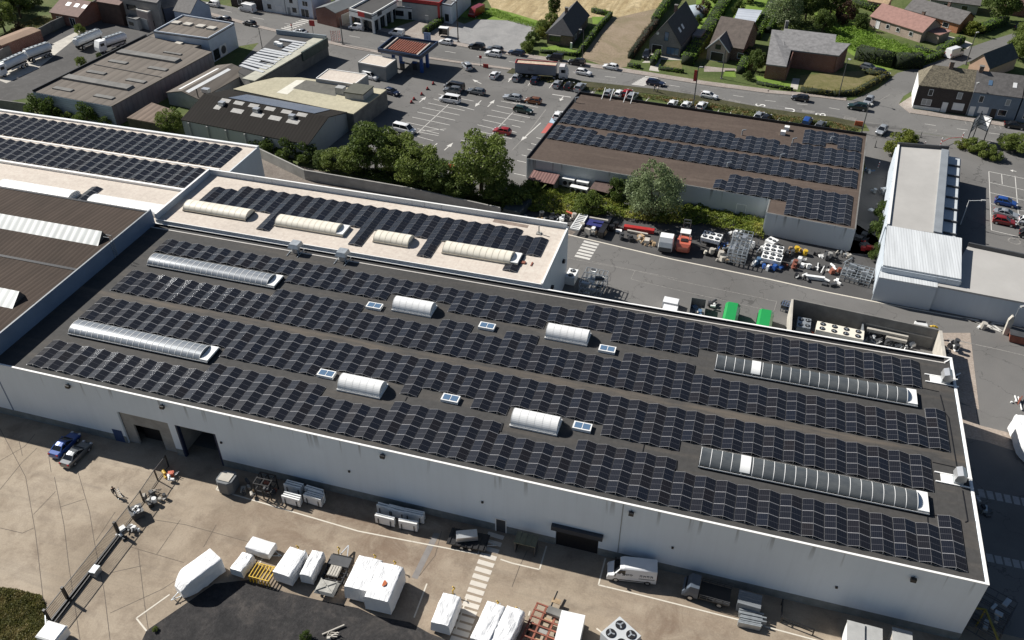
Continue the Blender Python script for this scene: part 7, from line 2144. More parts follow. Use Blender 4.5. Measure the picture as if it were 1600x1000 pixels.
def heap(label,a,W,n,mats,H=.8,name='scrap_heap',seed=0,group='scrap heaps',size=(.3,1.4),long=False):
 """a pile of separate discarded parts"""
 r_=random.Random(seed)
 p=G(*a)
 t=thing(name,label, 'scrap heap',(p.x,p.y,0.016),0,group)
 for k in range(n):
  b=MB();x,y=r_.uniform(-W/2,W/2),r_.uniform(-W/2.6,W/2.6);l=r_.uniform(*size);z=r_.uniform(0,H*.4)
  kind=r_.random()
  if long and kind<.5:
   a0=r_.uniform(-.5,.5)+1.2;b.bar((x-l*math.cos(a0),y-l*math.sin(a0),z+.1),(x+l*math.cos(a0),y+l*math.sin(a0),z+.15),.14)
  elif kind<.25:b.tube((x,y,z),(x+.1,y,z+l*.8),l*.35,10)
  elif kind<.45:
   a0=r_.uniform(0,3);b.tube((x,y,z+.25),(x+l*math.cos(a0),y+l*math.sin(a0),z+.3),.2,8)
  elif kind<.6:
   for q in range(3):b.bar((x,y+q*.25,z),(x+l,y+q*.25,z+.4),.07)
   b.bar((x,y,z+.1),(x,y+.5,z+.1),.07)
  else:b.obox(x,y,z*.3,l,l*r_.uniform(.4,.9),r_.uniform(.2,H),r_.uniform(0,3),0,None,r_.uniform(.75,1))
  b.build('discarded_part',[r_.choice(mats)],t)
 return t
MX=[m_white,m_galv,m_dkgrey,m_blackm,m_conc,m_rust,m_alu]
heap('heap of white and black machine parts by the bar fence',(240,780),2.6,12,[m_white,m_blackm,m_dkgrey,m_conclt],.9,seed=1,size=(.3,.9))
heap('low heap of black and white scrap at the post of the sliding gate',(200,834),2.2,14,[m_blackm,m_dkgrey,m_white],.5,seed=2,size=(.3,.8))
heap('orange and yellow scrap pile at the far end of the bar fence',(263,748),1.8,8,[m_orange,m_yel,m_conclt,m_white],.7,seed=3,size=(.4,.9))
heap('small heap of wood and machine parts beside the grey tank',(392,768),2.4,9,[m_conclt,m_dkgrey,m_wood],1.0,seed=4,size=(.4,1.0))
for i,(px,py,W,n,mats,H,lab)in enumerate(((1050,350,3,0,MX,1, ''),(830,348,4,9,[m_dkgrey,m_conc,m_blackm],.9, 'dark scrap by the tree belt behind the cream roofed block'),(850,345,4,9,[m_wood,m_dkgrey,m_conc],1.0, 'brownish scrap in the strip behind the cream roofed block'),(872,346,3.5,9,MX,1.0, 'mixed scrap left of the long white ladder frame'),(890,340,2.5,8,[m_orange,m_conclt,m_dkgrey],1.2, 'orange and pale scrap at the top of the ladder frame'),(918,362,3,10,[m_conclt,m_white,m_blackm],1.2, 'pale sacks and scrap in front of the blue tarpaulin'),(938,364,3,10,[m_wood,m_conclt,m_wood],1.2, 'pale timber offcuts beside the dark long box'),(957,357,3.2,12,[m_conclt,m_white,m_blackm],.8, 'small white and black scrap right of the timber'),(978,373,2,7,[m_blackm,m_dkgrey,m_galv],.9, 'black heap alone on the gravel before the red beams'),(1004,375,2.6,8,[m_wood,m_conclt],.9, 'pale timber stand left of the lorry cab'),(1014,384,1.6,4,[m_wood],.4, 'few bare boards lying by the lane left of the lorry cab'),(1115,396,3,9,[m_cream,m_blackm,m_galv,m_conclt],1.0, 'cream drum and frames right of the forklift'),(1136,390,3.4,9,[m_blue,m_grey,m_conclt,m_wood],1.4, 'blue topped crates left of the tall steel frames'),(1128,408,2.4,6,[m_wood,m_conclt],1.0, 'tan crates at the lane edge'),(1147,370,3,7,[m_white,m_alu,m_dkgrey],1.0, 'white and grey parts behind the tall steel frames'),(1183,388,2.6,7,[m_white,m_white,m_dkgrey],1.1, 'white pipes stacked right of the tall steel frames'),(1188,416,3.2,9,[m_white,m_glassb,m_alu],.9, 'white parts with glass panes at the lane edge'),(1205,416,3,9,[m_blue,m_wood,m_white,m_dkgrey],1.2, 'blue and tan boxes below the white fan units'),(1228,395,3,12,[m_rust,m_blackm,m_dkgrey,m_wood],1.1, 'rusty machine scrap right of the white fan units'),(1232,416,3,9,[m_dkgrey,m_galv,m_rust],.8, 'dark scrap below the rusty machine parts'),(1250,396,2.2,6,[m_yel,m_yel,m_wood],.8, 'yellow machine parts by the store corner wall'),(1248,408,1.4,3,[m_white],.9, 'white square box between yellow parts and white crate'),(1260,416,1.8,4,[m_white,m_white],1.0, 'white crate above the long white tube'),(1283,402,2.6,6,[m_white,m_blackm],.9, 'white panel with black wheel by the store corner wall'),(1283,420,2.4,8,[m_dkgrey,m_blackm,m_white],.8, 'black parts in the middle of the right scrap area'),(1302,405,2.6,9,[m_conc,m_conclt,m_dkgrey],1.6, 'tall grey wrapped bundle in the right scrap area'),(1302,425,2.0,7,[m_white,m_conc,m_rust],.9, 'small mixed scrap before the low galvanised frames'),(1318,402,3,9,[m_conclt,m_dkgrey,m_galv],.8, 'pale scrap at the store corner end'),(1300,443,2.6,7,[m_white,m_white,m_dkgrey],.6, 'flat white panels at the lane edge, right end'),(1253,437,2.4,7,[m_white,m_dkgrey,m_blackm],.7, 'white and dark end piece of the long white tube'),(1345,372,3,9,[m_red,m_blackm,m_dkgrey],1.0, 'red and black scrap in the passage beside the store'),(1352,390,3,8,[m_red,m_dkgrey,m_rust],.8, 'red pallets at the foot of the passage beside the store'),(1372,300,2.2,6,[m_conclt,m_galv,m_alu],1.5, 'pale crates along the shop wall in the passage'),(1368,330,2.2,6,[m_conclt,m_galv,m_white],1.3, 'pale crates along the shop wall, lower group'),(1352,268,1.6,4,[m_galv,m_glassb],1.2, 'small blue grey bin in store shade'),(1375,533,4,14,[m_blackm,m_dkgrey,m_galv,m_white],1.4, 'dark compressor parts inside the walled enclosure'),(1405,538,4,12,[m_white,m_blackm,m_galv],.8, 'white and black parts along the floor of the walled enclosure'),(1443,519,2.4,8,[m_yel,m_cream,m_yel],1.1, 'coiled cream yellow hoses at the enclosure corner'),(1488,545,3,10,[m_blackm,m_dkgrey,m_white],1.6, 'black stack of parts outside the enclosure corner in shade'),(1490,595,2.6,8,[m_blackm,m_white,m_galv],1.4, 'black and white parts at the warehouse side wall'),(1522,790,2.6,8,[m_blackm,m_dkgrey,m_galv],1.4, 'dark parts along the shaded warehouse side wall'),(1112,480,1.6,6,[m_blackm,m_dkgrey,m_white],.9, 'small black parts right of the open skip'),(1585,628,1.4,6,[m_rust,m_white,m_orange],.8, 'red and white parts in front of the huge covered machine'),(1535,512,1.6,5,[m_conclt,m_white],.5, 'pale debris near the hatched lane corner'),(1470,470,2.4,8,[m_conclt,m_wood,m_conc],.3, 'rubble along the fence of the grey roofed shop'),(515,992,1.6,4,[m_conclt],.5, 'pale folded picnic bench on the black gravel'),(1068,425,1.0,3,[m_conclt],.1, ''))):
 if lab:heap(lab,(px,py),W,n,mats,H,seed=20+i,long=(i%3==0))
def beam(name,label,cat,mat,a,b_,w,h,z=.1,rungs=0):
 p,q=G(*a,z),G(*b_,z);b=MB()
 if rungs:
  d=(q-p).normalized();n=Vector((-d.y,d.x,0))*w/2
  b.bar(p-n,q-n,.18,h);b.bar(p+n,q+n,.18,h)
  for k in range(rungs+1):r_=p.lerp(q,k/rungs);b.bar(r_-n,r_+n,.22,h*.8)
 else:b.bar(p+Vector((0,0,h/2)),q+Vector((0,0,h/2)),w,h)
 return single(b,name,[mat],label,cat)
beam('ladder_frame', 'long white ladder shaped frame leaning beside the blue tarpaulin', 'frame',m_white,(898,358),(912,336),1.6,.3,1.2,9)
beam('long_box', 'dark long box between timber and small scrap', 'box',m_blackm,(938,372),(953,346),1.0,1.2)
beam('beam_stack', 'stack of red steel beams under the pale tree', 'beams',m_red,(975,357),(1022,364),.9,.7)
beam('pipe', 'white pipe in front of the red beams', 'pipe',m_conclt,(980,362),(1012,368),.4,.4)
beam('roof_bar', 'white bar above the blue tarpaulin', 'bar',m_conclt,(921,341),(950,346),.35,.3,1.6)
beam('sheeting', 'blue tarpaulin sheet sagging between scrap heaps', 'tarpaulin',M('blue sheet',(.02,.025,.14),.6,.3,1.5),(915,350),(946,356),3.0,.9,.1)
beam('tank_tube', 'long white tube lying at the lane edge of the scrap strip', 'tube',m_white,(1258,434),(1288,438),.55,.6,.1)
beam('tarpaulin', 'dark blue green tarpaulin behind the cream roofed block, in tree shade', 'tarpaulin',M('dark tarpaulin',(.03,.04,.045),.6,.2,.8),(795,327),(822,333),5.5,1.6,.1)
beam('white_pipe', 'thick white insulated pipe inside the walled enclosure, upper one', 'pipe',m_conclt,(1354,516),(1418,529),.5,.5,1.2)
beam('white_pipe', 'thick white insulated pipe inside the walled enclosure, lower one', 'pipe',m_conclt,(1384,529),(1416,536),.45,.45,.9)
p,an,L=at2((1440,537),(1433,503),1.0)
t=thing('stacker', 'white warehouse stacker truck with dark window inside the walled enclosure', 'stacker',(p.x,p.y,.02),an)
b=MB();b.loft([[(x,-w_,.2),(x,-w_,z),(x,w_,z),(x,w_,.2)]for x,w_,z in((-1.6,1.1,1.6),(-.2,1.1,1.8),(.8,.9,2.3),(1.2,.85,2.2))]);b.build('body',[m_white],t)
b=MB();b.box(.9,-.7,2.303,1.15,.7,2.45);b.build('window',[m_blackm],t)
b=MB()
for k in range(10):
 a0,a1=.5*k-2.2,.5*(k+1)-2.2;b.tube((.9+.2*k*.1,-1.4+.7*math.cos(a0)-.6,1.2+.7*math.sin(a0)),(.9,-1.4+.7*math.cos(a1)-.6,1.2+.7*math.sin(a1)),.16,8)
b.build('hose',[m_yel],t);wheels(t,(-1,.8),1.0,.3)
for(a,b_,lab)in(((1139,506),(1146,473), 'green sloped waste compactor behind the warehouse, left one'),((1192,516),(1198,484), 'green sloped waste compactor behind the warehouse, right one')):
 c,an,L=at2(a,b_,2.0)
 t=thing('waste_compactor',lab, 'container',(c.x,c.y,0),an, 'green compactors behind the warehouse')
 b=MB();b.loft([[(x,-1.15,.15),(x,-1.15,z),(x,-.75,z+h_),(x,.75,z+h_),(x,1.15,z),(x,1.15,.15)]for x,z,h_ in((-L/2,2.3,.4),(L/2-.9,2.3,.4),(L/2,1.6,.3))]);b.build('body',[PAINT['emerald']],t)
 b=MB()
 for k in range(4):x=-L/2+.4+k*L/4;b.box(x,-1.22,.2,x+.1,-1.153,1.8);b.box(x,1.153,.2,x+.1,1.22,1.8)
 b.build('rib',[m_dkgrey],t)
for(a,b_,lab)in(((1036,467),(1061,472), 'white wrapped bale stack behind the warehouse, rear one'),((1035,479),(1059,484), 'white wrapped bale stack behind the warehouse, front one')):
 c,an,L=at2(a,b_,1.2)
 t=thing('wrapped_stack',lab, 'stack',(c.x,c.y,0),an, 'white wrapped stacks behind the warehouse')
 b=MB();b.obox(0,0,.15,L,1.7,1.1,0,0,None,.92);b.build('wrap',[m_tarp],t)
 b=MB()
 for k in range(3):b.box(-L/2+k*L/2.6,-.85,0,-L/2+k*L/2.6+.4,.85,.149)
 b.build('pallet',[m_wood],t)
c,an,L=at2((1078,488),(1090,466),1.5)
c,an,L=at2((1088,494),(1092,468),1.5)
t=thing('open_skip', 'open grey skip with white and blue waste behind the warehouse', 'skip',(c.x,c.y,0),an)
b=MB()
for y in(-1.2,1.14):b.box(-L/2,y,.2,L/2,y+.06,1.7)
for x in(-L/2,L/2-.06):b.box(x,-1.14,.2,x+.06,1.14,1.7)
b.box(-L/2+.06,-1.14,.2,L/2-.06,1.14,.3);b.build('body',[M('grey green skip',(.16,.17,.165),.7,.2,1)],t)
b=MB()
for k in range(9):b.obox(rnd.uniform(-L/2+.4,0),rnd.uniform(-.8,.8),.31,rnd.uniform(.4,.9),.5,rnd.uniform(.2,.7),rnd.random()*3)
b.build('waste',[m_conclt],t)
b=MB()
for k in range(4):b.obox(rnd.uniform(-.2,L/2-.6),rnd.uniform(-.8,.8),.31,.8,.6,rnd.uniform(.2,.5),rnd.random()*3)
b.build('blue_waste',[m_glassb],t)
def leanto(label,a,b_,W,H,mr,open_=False):
 c,an,L=at2(a,b_,0)
 t=thing('lean_to',label, 'shed',(c.x,c.y,0),an, 'sheds along the store wall')
 b=MB();b.add([(-L/2,-W/2,H*.8),(L/2,-W/2,H*.8),(L/2,W/2,H),(-L/2,W/2,H)],[(0,1,2,3)]);b.add([(-L/2,-W/2,H*.8-.08),(L/2,-W/2,H*.8-.08),(L/2,W/2,H-.08),(-L/2,W/2,H-.08)],[(3,2,1,0)]);b.build('roof',[mr],t)
 b=MB();b.box(-L/2+.1,W/2-.2,0,L/2-.1,W/2-.1,H*.95);b.box(-L/2+.1,-W/2+.2,0,-L/2+.2,W/2-.2,H*.8-.09);b.box(L/2-.2,-W/2+.2,0,L/2-.1,W/2-.2,H*.8-.09);b.build('wall',[m_concdk],t)
m_rsheet=mat_ribs('pink rust sheet',(.22,.13,.12),0,.6,.8,(.1,.06,.05),.5,.04)
leanto('rust pink corrugated lean to at the left end of the store wall',(829,288),(870,296),3.4,2.5,m_rsheet)
leanto('dark brown lean to by the store wall right of the condensers',(926,302),(955,309),3.6,2.4,M('brown felt',(.10,.065,.055),.85,.3,1))
p=G(1156,337,0);t=thing('cabinet', 'small white open cabinet against the store wall by the weeds', 'cabinet',(p.x,p.y+.5,0),SA)
b=MB();b.box(-.9,-.6,.4,-.8,.6,2.4);b.box(.8,-.6,.4,.9,.6,2.4);b.box(-.9,-.6,2.403,.9,.6,2.5);b.box(-.79,.5,.4,.79,.6,2.4);b.build('shell',[m_white],t)
b=MB();b.box(-.75,-.1,.5,.75,.4,2.2);b.build('back_panel',[m_blackm],t)
# ================================================================ street furniture and people
def hgt(base,top):
 """height of an upright thing from the pixels of its foot and its tip"""
 b_=G(*base)
 d=RX*((top[0]-800)/FPX)+RY*((top[1]-500)/FPX)+RZ
 t_=(b_.x*d.x+b_.y*d.y)/(d.x*d.x+d.y*d.y)
 return HC+d.z*t_
def pole(name,label,cat,base,top,r=.11,mat=None,arm=None,head=None,group='poles and lamps along the street',banner=None,hh=None):
 p=G(*base);h_=hh or hgt(base,top)
 t=thing(name,label,cat,(p.x,p.y,0),0,group)
 b=MB();b.tube((0,0,0),(0,0,h_),r,8,0,r*.6);b.build('pole',[mat or m_dkgrey],t)
 b=MB();b.obox(0,0,0,r*4,r*4,.2);b.build('foot',[m_concdk],t)
 if arm:
  b=MB();b.tube((0,0,h_-.1),(arm[0],arm[1],h_+.2),r*.5,6);b.build('arm',[mat or m_dkgrey],t)
  b=MB();b.obox(arm[0],arm[1],h_+.1,.75,.35,.2,math.atan2(arm[1],arm[0]));b.build('lamp_head',[m_rendg],t)
 if head:
  b=MB();b.box(-head[0]/2,-.06,h_-head[1],head[0]/2,.06,h_);b.build('sign_panel',[head[2]],t)
 return t,h_
pole('street_lamp', 'dark hooked lamp post beside the slatted roof garage', 'lamp post',(410,76),(404,43),arm=(-1.4,.3))
pole('utility_pole', 'dark pole with concrete block at the street, left of the rust red canopy', 'pole',(536,70),(529,28),.16)
pole('utility_pole', 'tall pale pole in front of the bluish white row house', 'pole',(491,31),(486,-2),.12,m_rendg)
pole('sign_post', 'red sign on a post above the slatted roof garage', 'sign',(490,56),(488,32),.08,None,None,(1.6,1.5,m_red))
pole('sign_post', 'thin sign post with white top on the showroom forecourt', 'sign',(668,48),(667,24),.07,m_galv,None,(.9,1.2,m_rendg))
pole('utility_pole', 'tall dark wooden pole at the bus shelter', 'pole',(716,66),(714,3),.17,M('dark timber',(.04,.03,.025),.9,.2,2),arm=(-1.0,-.1))
pole('street_lamp', 'lamp post between brick bungalow and bare plot', 'lamp post',(910,91),(909,48),arm=(-.9,0))
t,h_=pole('banner_pole', 'tall dark pole with red banner between store parking and street', 'banner pole',(1083,167),(1092,106),.16,None,(.6,.1))
b=MB();b.box(-.8,-.05,h_-3.2,-.12,.05,h_-.6);b.build('banner',[m_red],t)
pole('utility_pole', 'dark pole before the house with the small front gable', 'pole',(1127,123),(1131,78),.15)
pole('street_lamp', 'lamp post with white head on the pavement before the villa lawn', 'lamp post',(1310,152),(1322,92),.12,None,(.4,-.5))
pole('street_lamp', 'dark lamp post at the right hand corner of the store', 'lamp post',(1346,208),(1356,160),.13,None,(.4,-1.2))
pole('street_lamp', 'slim white lamp at the middle of the terrace', 'lamp post',(1509,180),(1518,130),.08,m_rendg,(.3,.3))
pole('utility_pole', 'leaning dark pole beside the white van on the side road', 'pole',(1509,101),(1525,52),.14,None,(.3,.2))
pole('street_lamp', 'curved white lamp at the canopy side of the grey roofed shop', 'lamp post',(1500,352),(1502,310),.1,m_white,(2.4,.3))
pole('street_lamp', 'slim grey lamp at the rear fence of the grey roofed shop', 'lamp post',(1574,522),(1582,478),.08,m_galv,(.5,.3))
pole('traffic_sign', 'small red sign at the car park entrance', 'sign',(751,103),(749,87),.06,m_galv,None,(.7,.7,m_red))
pole('traffic_sign', 'red square board beside the verge at the car park entrance', 'sign',(759,106),(759,100),.06,m_galv,None,(1.4,1.3,m_red))
pole('price_sign', 'blue and white fuel price sign beyond the rust red canopy', 'sign',(668,63),(668,51),.1,m_blue,None,(2.0,2.6,M('blue white sign',(.25,.33,.5),.5,.3,1.5)))
pole('post', 'short dark post in front of the grey roofed shop', 'post',(1438,215),(1441,206),.1)
pole('barrier_sign', 'dark post by the corner of the store exit', 'post',(1367,230),(1367,219),.1)
pole('traffic_sign', 'orange red board at the street corner of the store verge', 'sign',(1341,197),(1340,189),.06,m_galv,None,(1.7,1.6,M('orange board',(.6,.13,.05),.5,.1,1)))
for i,(bx,tx)in enumerate(((520,517),(525,523),(531,527))):
 p=G(bx,65);h_=max(2.5,hgt((bx,65),(tx,48)))
 t=thing('red_lattice_sign', '%s red lattice display stand from the left beside the billboard flank'%ordinal(i+1), 'display stand',(p.x,p.y,0),.3*i, 'red lattice stands')
 b=MB();b.bar((-.3,0,0),(-.3,0,h_),.08);b.bar((.3,0,0),(.3,0,h_),.08)
 for k in range(5):b.bar((-.3,0,h_*k/5),(.3,0,h_*(k+1)/5),.06)
 b.build('frame',[M('pinkish red frame',(.5,.12,.10),.5,.2,1)],t)
p=G(694,57);t=thing('bus_shelter', 'small glazed bus shelter with white roof by the gravel lot', 'bus shelter',(p.x,p.y,.11),.0)
b=MB();b.box(-1.3,-.8,2.3,1.3,.8,2.45);b.build('roof',[m_white],t)
b=MB();b.box(-1.25,.7,.1,1.25,.75,2.29);b.box(-1.25,-.7,.1,-1.2,.69,2.29);b.box(1.2,-.7,.1,1.25,.69,2.29);b.build('glass_wall',[m_glass],t)
P0_,P1_,P2_=G(1510,224),G(1523,214),G(1535,226)
P1_=P0_.lerp(P2_,.5)+Vector((0,3.0,0))
t=thing('billboard', 'white two sided billboard on dark posts seen from behind beside the shop', 'billboard',P0_.lerp(P2_,.5),0,None,True)
b=MB()
for p in(P0_,P1_,P2_):b.bar(p,p+Vector((0,0,5.6 if p is not P1_ else 6.3)),.18)
b.build('post',[m_dkgrey],t)
for q0,q1 in((P0_,P1_),(P1_,P2_)):
 b=MB();b.add([q0+Vector((0,0,2.6)),q1+Vector((0,0,3.0)),q1+Vector((0,0,6.2)),q0+Vector((0,0,5.6))],[(0,1,2,3)])
 d=(q1-q0).normalized();n=Vector((d.y,-d.x,0))*.08
 b.add([v+n for v in(q0+Vector((0,0,2.6)),q1+Vector((0,0,3.0)),q1+Vector((0,0,6.2)),q0+Vector((0,0,5.6)))],[(0,1,2,3)])
 pn=b.build('panel',[m_tarp],t)
 b=MB()
 for k in range(4):s_=k/3;b.bar(q0+n+Vector((0,0,2.7+.95*k)),q1+n+Vector((0,0,3.1+1.0*k)),.1)
 b.bar(q0+n+Vector((0,0,2.7)),q1+n+Vector((0,0,6.1)),.1);b.build('brace',[m_dkgrey],pn)
bo=None
for i,(px,py)in enumerate(((677,132),(668,140),(659,148.5),(647,156),(643,161))):
 lab='%s red and black warning block from the top in the car park row'%ordinal(i+1)
 if bo is None:
  t=thing('warning_block',lab, 'warning block',(0,0,0))
  b=MB();b.obox(0,0,.02,.8,.8,.2,0,0,None,.8);b.build('base',[m_blackm],t)
  b=MB();b.loft([[(r_*math.cos(k*PI/4),r_*math.sin(k*PI/4),z)for k in range(8)]for z,r_ in((.223,.28),(.7,.14))]);b.build('cone',[m_red],t)
  bo=Proto(t)
 p=G(px,py);bo.put((p.x,p.y,.016),.4,lab, 'warning blocks in the car park')
bo=None
for i,(px,py,tx,ty)in enumerate(((1469,228,1473,215),(1502,220,1508,207),(1445,226,1449,224),(1372,262,1373,252))):
 p=G(px,py);h_=max(.8,hgt((px,py),(tx,ty)))
 t=thing('striped_post', 'red and white striped post near the shop, '+('left of the billboard by the drive', 'nearest the billboard posts', 'low one before the shop fascia', 'beside the passage bushes')[i], 'post',(p.x,p.y,0),0, 'striped posts')
 for k in range(5):b=MB();b.tube((0,0,h_*k/5),(0,0,h_*(k+1)/5),.09,8);b.build('band',[m_red if k%2 else m_white],t)
b=MB();q=[G(px,py)for px,py in((1469,228),(1482,222),(1502,220))]
for a_,c_ in zip(q,q[1:]):b.bar(a_+Vector((0,0,.9)),c_+Vector((0,0,.9)),.08)
single(b, 'barrier_bar',[m_red], 'low red barrier bar linking the striped posts by the billboard', 'barrier')
b=MB();q=[G(px,py)for px,py in((1370,458),(1420,470),(1470,481),(1530,496),(1600,512))]
fence_run(b,q,1.6,.9,.07,.04);single(b, 'wire_fence',[m_dkgrey], 'thin dark wire fence along the rear wall of the grey roofed shop', 'fence')
p=G(697,263);b=MB();b.obox(p.x,p.y,0,1.2,1.0,1.0,.2,0,None,.9);b.obox(p.x+1.3,p.y-.2,0,1.2,1.0,1.0,.3,0,None,.9);single(b, 'water_barrier',[M('orange barrier',(.6,.09,.04),.5,.1,1)], 'orange red plastic barrier half hidden left of the round tree', 'barrier')
p,an,L=at2((1578,518),(1612,526),1.2)
t=thing('skip', 'rust red open skip at the right edge before the hatched lane', 'skip',(p.x,p.y,0),an)
b=MB();b.loft([[(-L/2*k,-1.1,z),(L/2*k,-1.1,z),(L/2*k,1.1,z),(-L/2*k,1.1,z)]for z,k in((.1,.85),(1.4,1.0))]);b.build('body',[m_rust],t)
b=MB();b.box(-L/2-.05,-1.18,1.403,L/2+.05,1.18,1.5);b.build('rim',[m_dkgrey],t)
p=G(1570,522);b=MB();b.loft([[(p.x-.3*k,p.y-.3,z),(p.x+.3*k,p.y-.3,z),(p.x+.3*k,p.y+.3,z),(p.x-.3*k,p.y+.3,z)]for z,k in((0,1),(2.8,1.3),(3.6,.3))]);single(b, 'stone_marker',[m_conclt], 'pale pointed upright block at the hatched lane corner', 'post')
b=MB();p=G(88,1000);b.box(p.x-1.2,p.y-1,.3,p.x+1.2,p.y+1,1.6);b.loft([[(p.x-1.25,p.y-1.05,1.603),(p.x+1.25,p.y-1.05,1.603),(p.x+1.25,p.y+1.05,1.603),(p.x-1.25,p.y+1.05,1.603)],[(p.x-1.1,p.y-.9,1.75),(p.x+1.1,p.y-.9,1.75),(p.x+1.1,p.y+.9,1.75),(p.x-1.1,p.y+.9,1.75)]]);single(b, 'white_cabinet',[m_white], 'white cabinet at the bottom edge beside the end of the sliding gate', 'cabinet')
def person(label,px,py,rz,top,legs,skin=(.45,.28,.2),hair=(.03,.02,.015),stride=.28,arms=.25,hold=None,cat='person',group=None):
 p=G(px,py)
 v=[(0,0,.93),(0,0,1.12),(0,0,1.38),(0,0,1.50),(.02,0,1.60)]
 rad=[(.15,.12),(.14,.11),(.17,.12),(.065,.065),(.06,.06)]
 e=[(0,1),(1,2),(2,3),(3,4)]
 for sy,f in((1,1),(-1,-1)):
  i=len(v)
  v+=[(0,sy*.09,.88),(stride*.45*f+.03,sy*.10,.50),(stride*f-.04,sy*.10,.09),(stride*f+.13,sy*.11,.05)]
  rad+=[(.10,.10),(.065,.065),(.048,.048),(.045,.035)]
  e+=[(0,i),(i,i+1),(i+1,i+2),(i+2,i+3)]
  i=len(v)
  v+=[(0,sy*.19,1.40),(-arms*f*.4,sy*.24,1.14),(-arms*f*.4+.18,sy*.23,.92),(-arms*f*.4+.26,sy*.22,.85)]
  rad+=[(.07,.07),(.048,.048),(.036,.036),(.04,.022)]
  e+=[(2,i),(i,i+1),(i+1,i+2),(i+2,i+3)]
 me=bpy.data.meshes.new('body');me.from_pydata(v,e,[])
 tmp=bpy.data.objects.new('tmp',me);COL.objects.link(tmp)
 md=tmp.modifiers.new('s', 'SKIN')
 for k,r_ in enumerate(rad):me.skin_vertices[0].data[k].radius=r_
 me.skin_vertices[0].data[0].use_root=True
 tmp.modifiers.new('d', 'SUBSURF').levels=2
 dg=bpy.context.evaluated_depsgraph_get()
 m2=bpy.data.meshes.new_from_object(tmp.evaluated_get(dg))
 bpy.data.objects.remove(tmp)
 mt,ml,ms=M('cloth '+str(top),top,.8,.15,3),M('cloth '+str(legs),legs,.8,.15,3),M('skin',skin,.6,.08,4)
 for mm in(mt,ml,ms):m2.materials.append(mm)
 for f in m2.polygons:
  c=f.center
  f.material_index=1 if c.z<.93 else 0
  if(abs(c.y)>.17 and c.z<.93 and c.x>.05 and c.z>.75)or c.z>1.47:f.material_index=2
 t=thing('person',label,cat,(p.x,p.y,.02),rz,group)
 o=bpy.data.objects.new('body',m2);COL.objects.link(o);o.parent=t
 b=MB();rings=[]
 for k in range(9):
  a0=-PI/2+PI*k/8;r_=.092*math.cos(a0)+.003
  rings.append([(.03+r_*1.12*math.cos(2*PI*i/12),r_*.95*math.sin(2*PI*i/12),1.665+.125*math.sin(a0))for i in range(12)])
 b.loft(rings);b.loft([[(.12,-.015,1.68),(.12,.015,1.68),(.125,.02,1.645),(.125,-.02,1.645)],[(.15,-.005,1.65),(.15,.005,1.65),(.15,.006,1.642),(.15,-.006,1.642)]])
 for sy in(1,-1):b.obox(.03,sy*.095,1.64,.04,.02,.06)
 hd=b.build('head',[ms],t,smooth=True)
 b=MB();rings=[]
 for k in range(6):
  a0=PI/2*k/5;r_=.105*math.cos(a0)+.002
  rings.append([(.012+r_*1.12*math.cos(2*PI*i/12),r_*math.sin(2*PI*i/12),1.695+.11*math.sin(a0))for i in range(12)])
 b.loft(rings);b.build('hair',[M('hair',hair,.7,.1,4)],t,smooth=True)
 b=MB()
 for sy in(1,-1):b.obox(.125,sy*.035,1.672,.012,.022,.012)
 b.obox(.128,0,1.607,.008,.05,.01);b.build('eyes_and_mouth',[m_blackm],hd)
 return t
person('person in dark clothes wheeling a hand trolley across the concrete yard',181,775,-.6,(.03,.03,.035),(.035,.037,.05))
p=G(187,776);t=thing('hand_trolley', 'light two wheeled hand trolley in front of the person in dark clothes', 'trolley',(p.x,p.y,.02),-.6)
b=MB()
for y in(-.25,.25):b.bar((0,y,.1),(-.45,y,1.15),.05)
for k in range(4):b.bar((-.1*k,-.25,.25+.25*k),(-.1*k,.25,.25+.25*k),.04)
b.bar((0,-.25,.08),(.45,-.25,.08),.05);b.bar((0,.25,.08),(.45,.25,.08),.05);b.build('frame',[m_galv],t)
for y in(-.32,.32):b=MB();b.tube((-.05,y-.04,.16),(-.05,y+.04,.16),.16,12);b.build('wheel',[m_rub],t)
person('pedestrian in dark jacket at the verge beside the zebra, left one',1022,143,.5,(.03,.03,.035),(.04,.045,.07),group='pedestrians at the zebra')
person('pedestrian in pale top and dark trousers beside the zebra, right one',1027,145,.5,(.45,.42,.40),(.02,.02,.025),group='pedestrians at the zebra')
person('pedestrian in red beside the upper left zebra crossing',456,46,1.0,(.45,.05,.04),(.03,.03,.04))
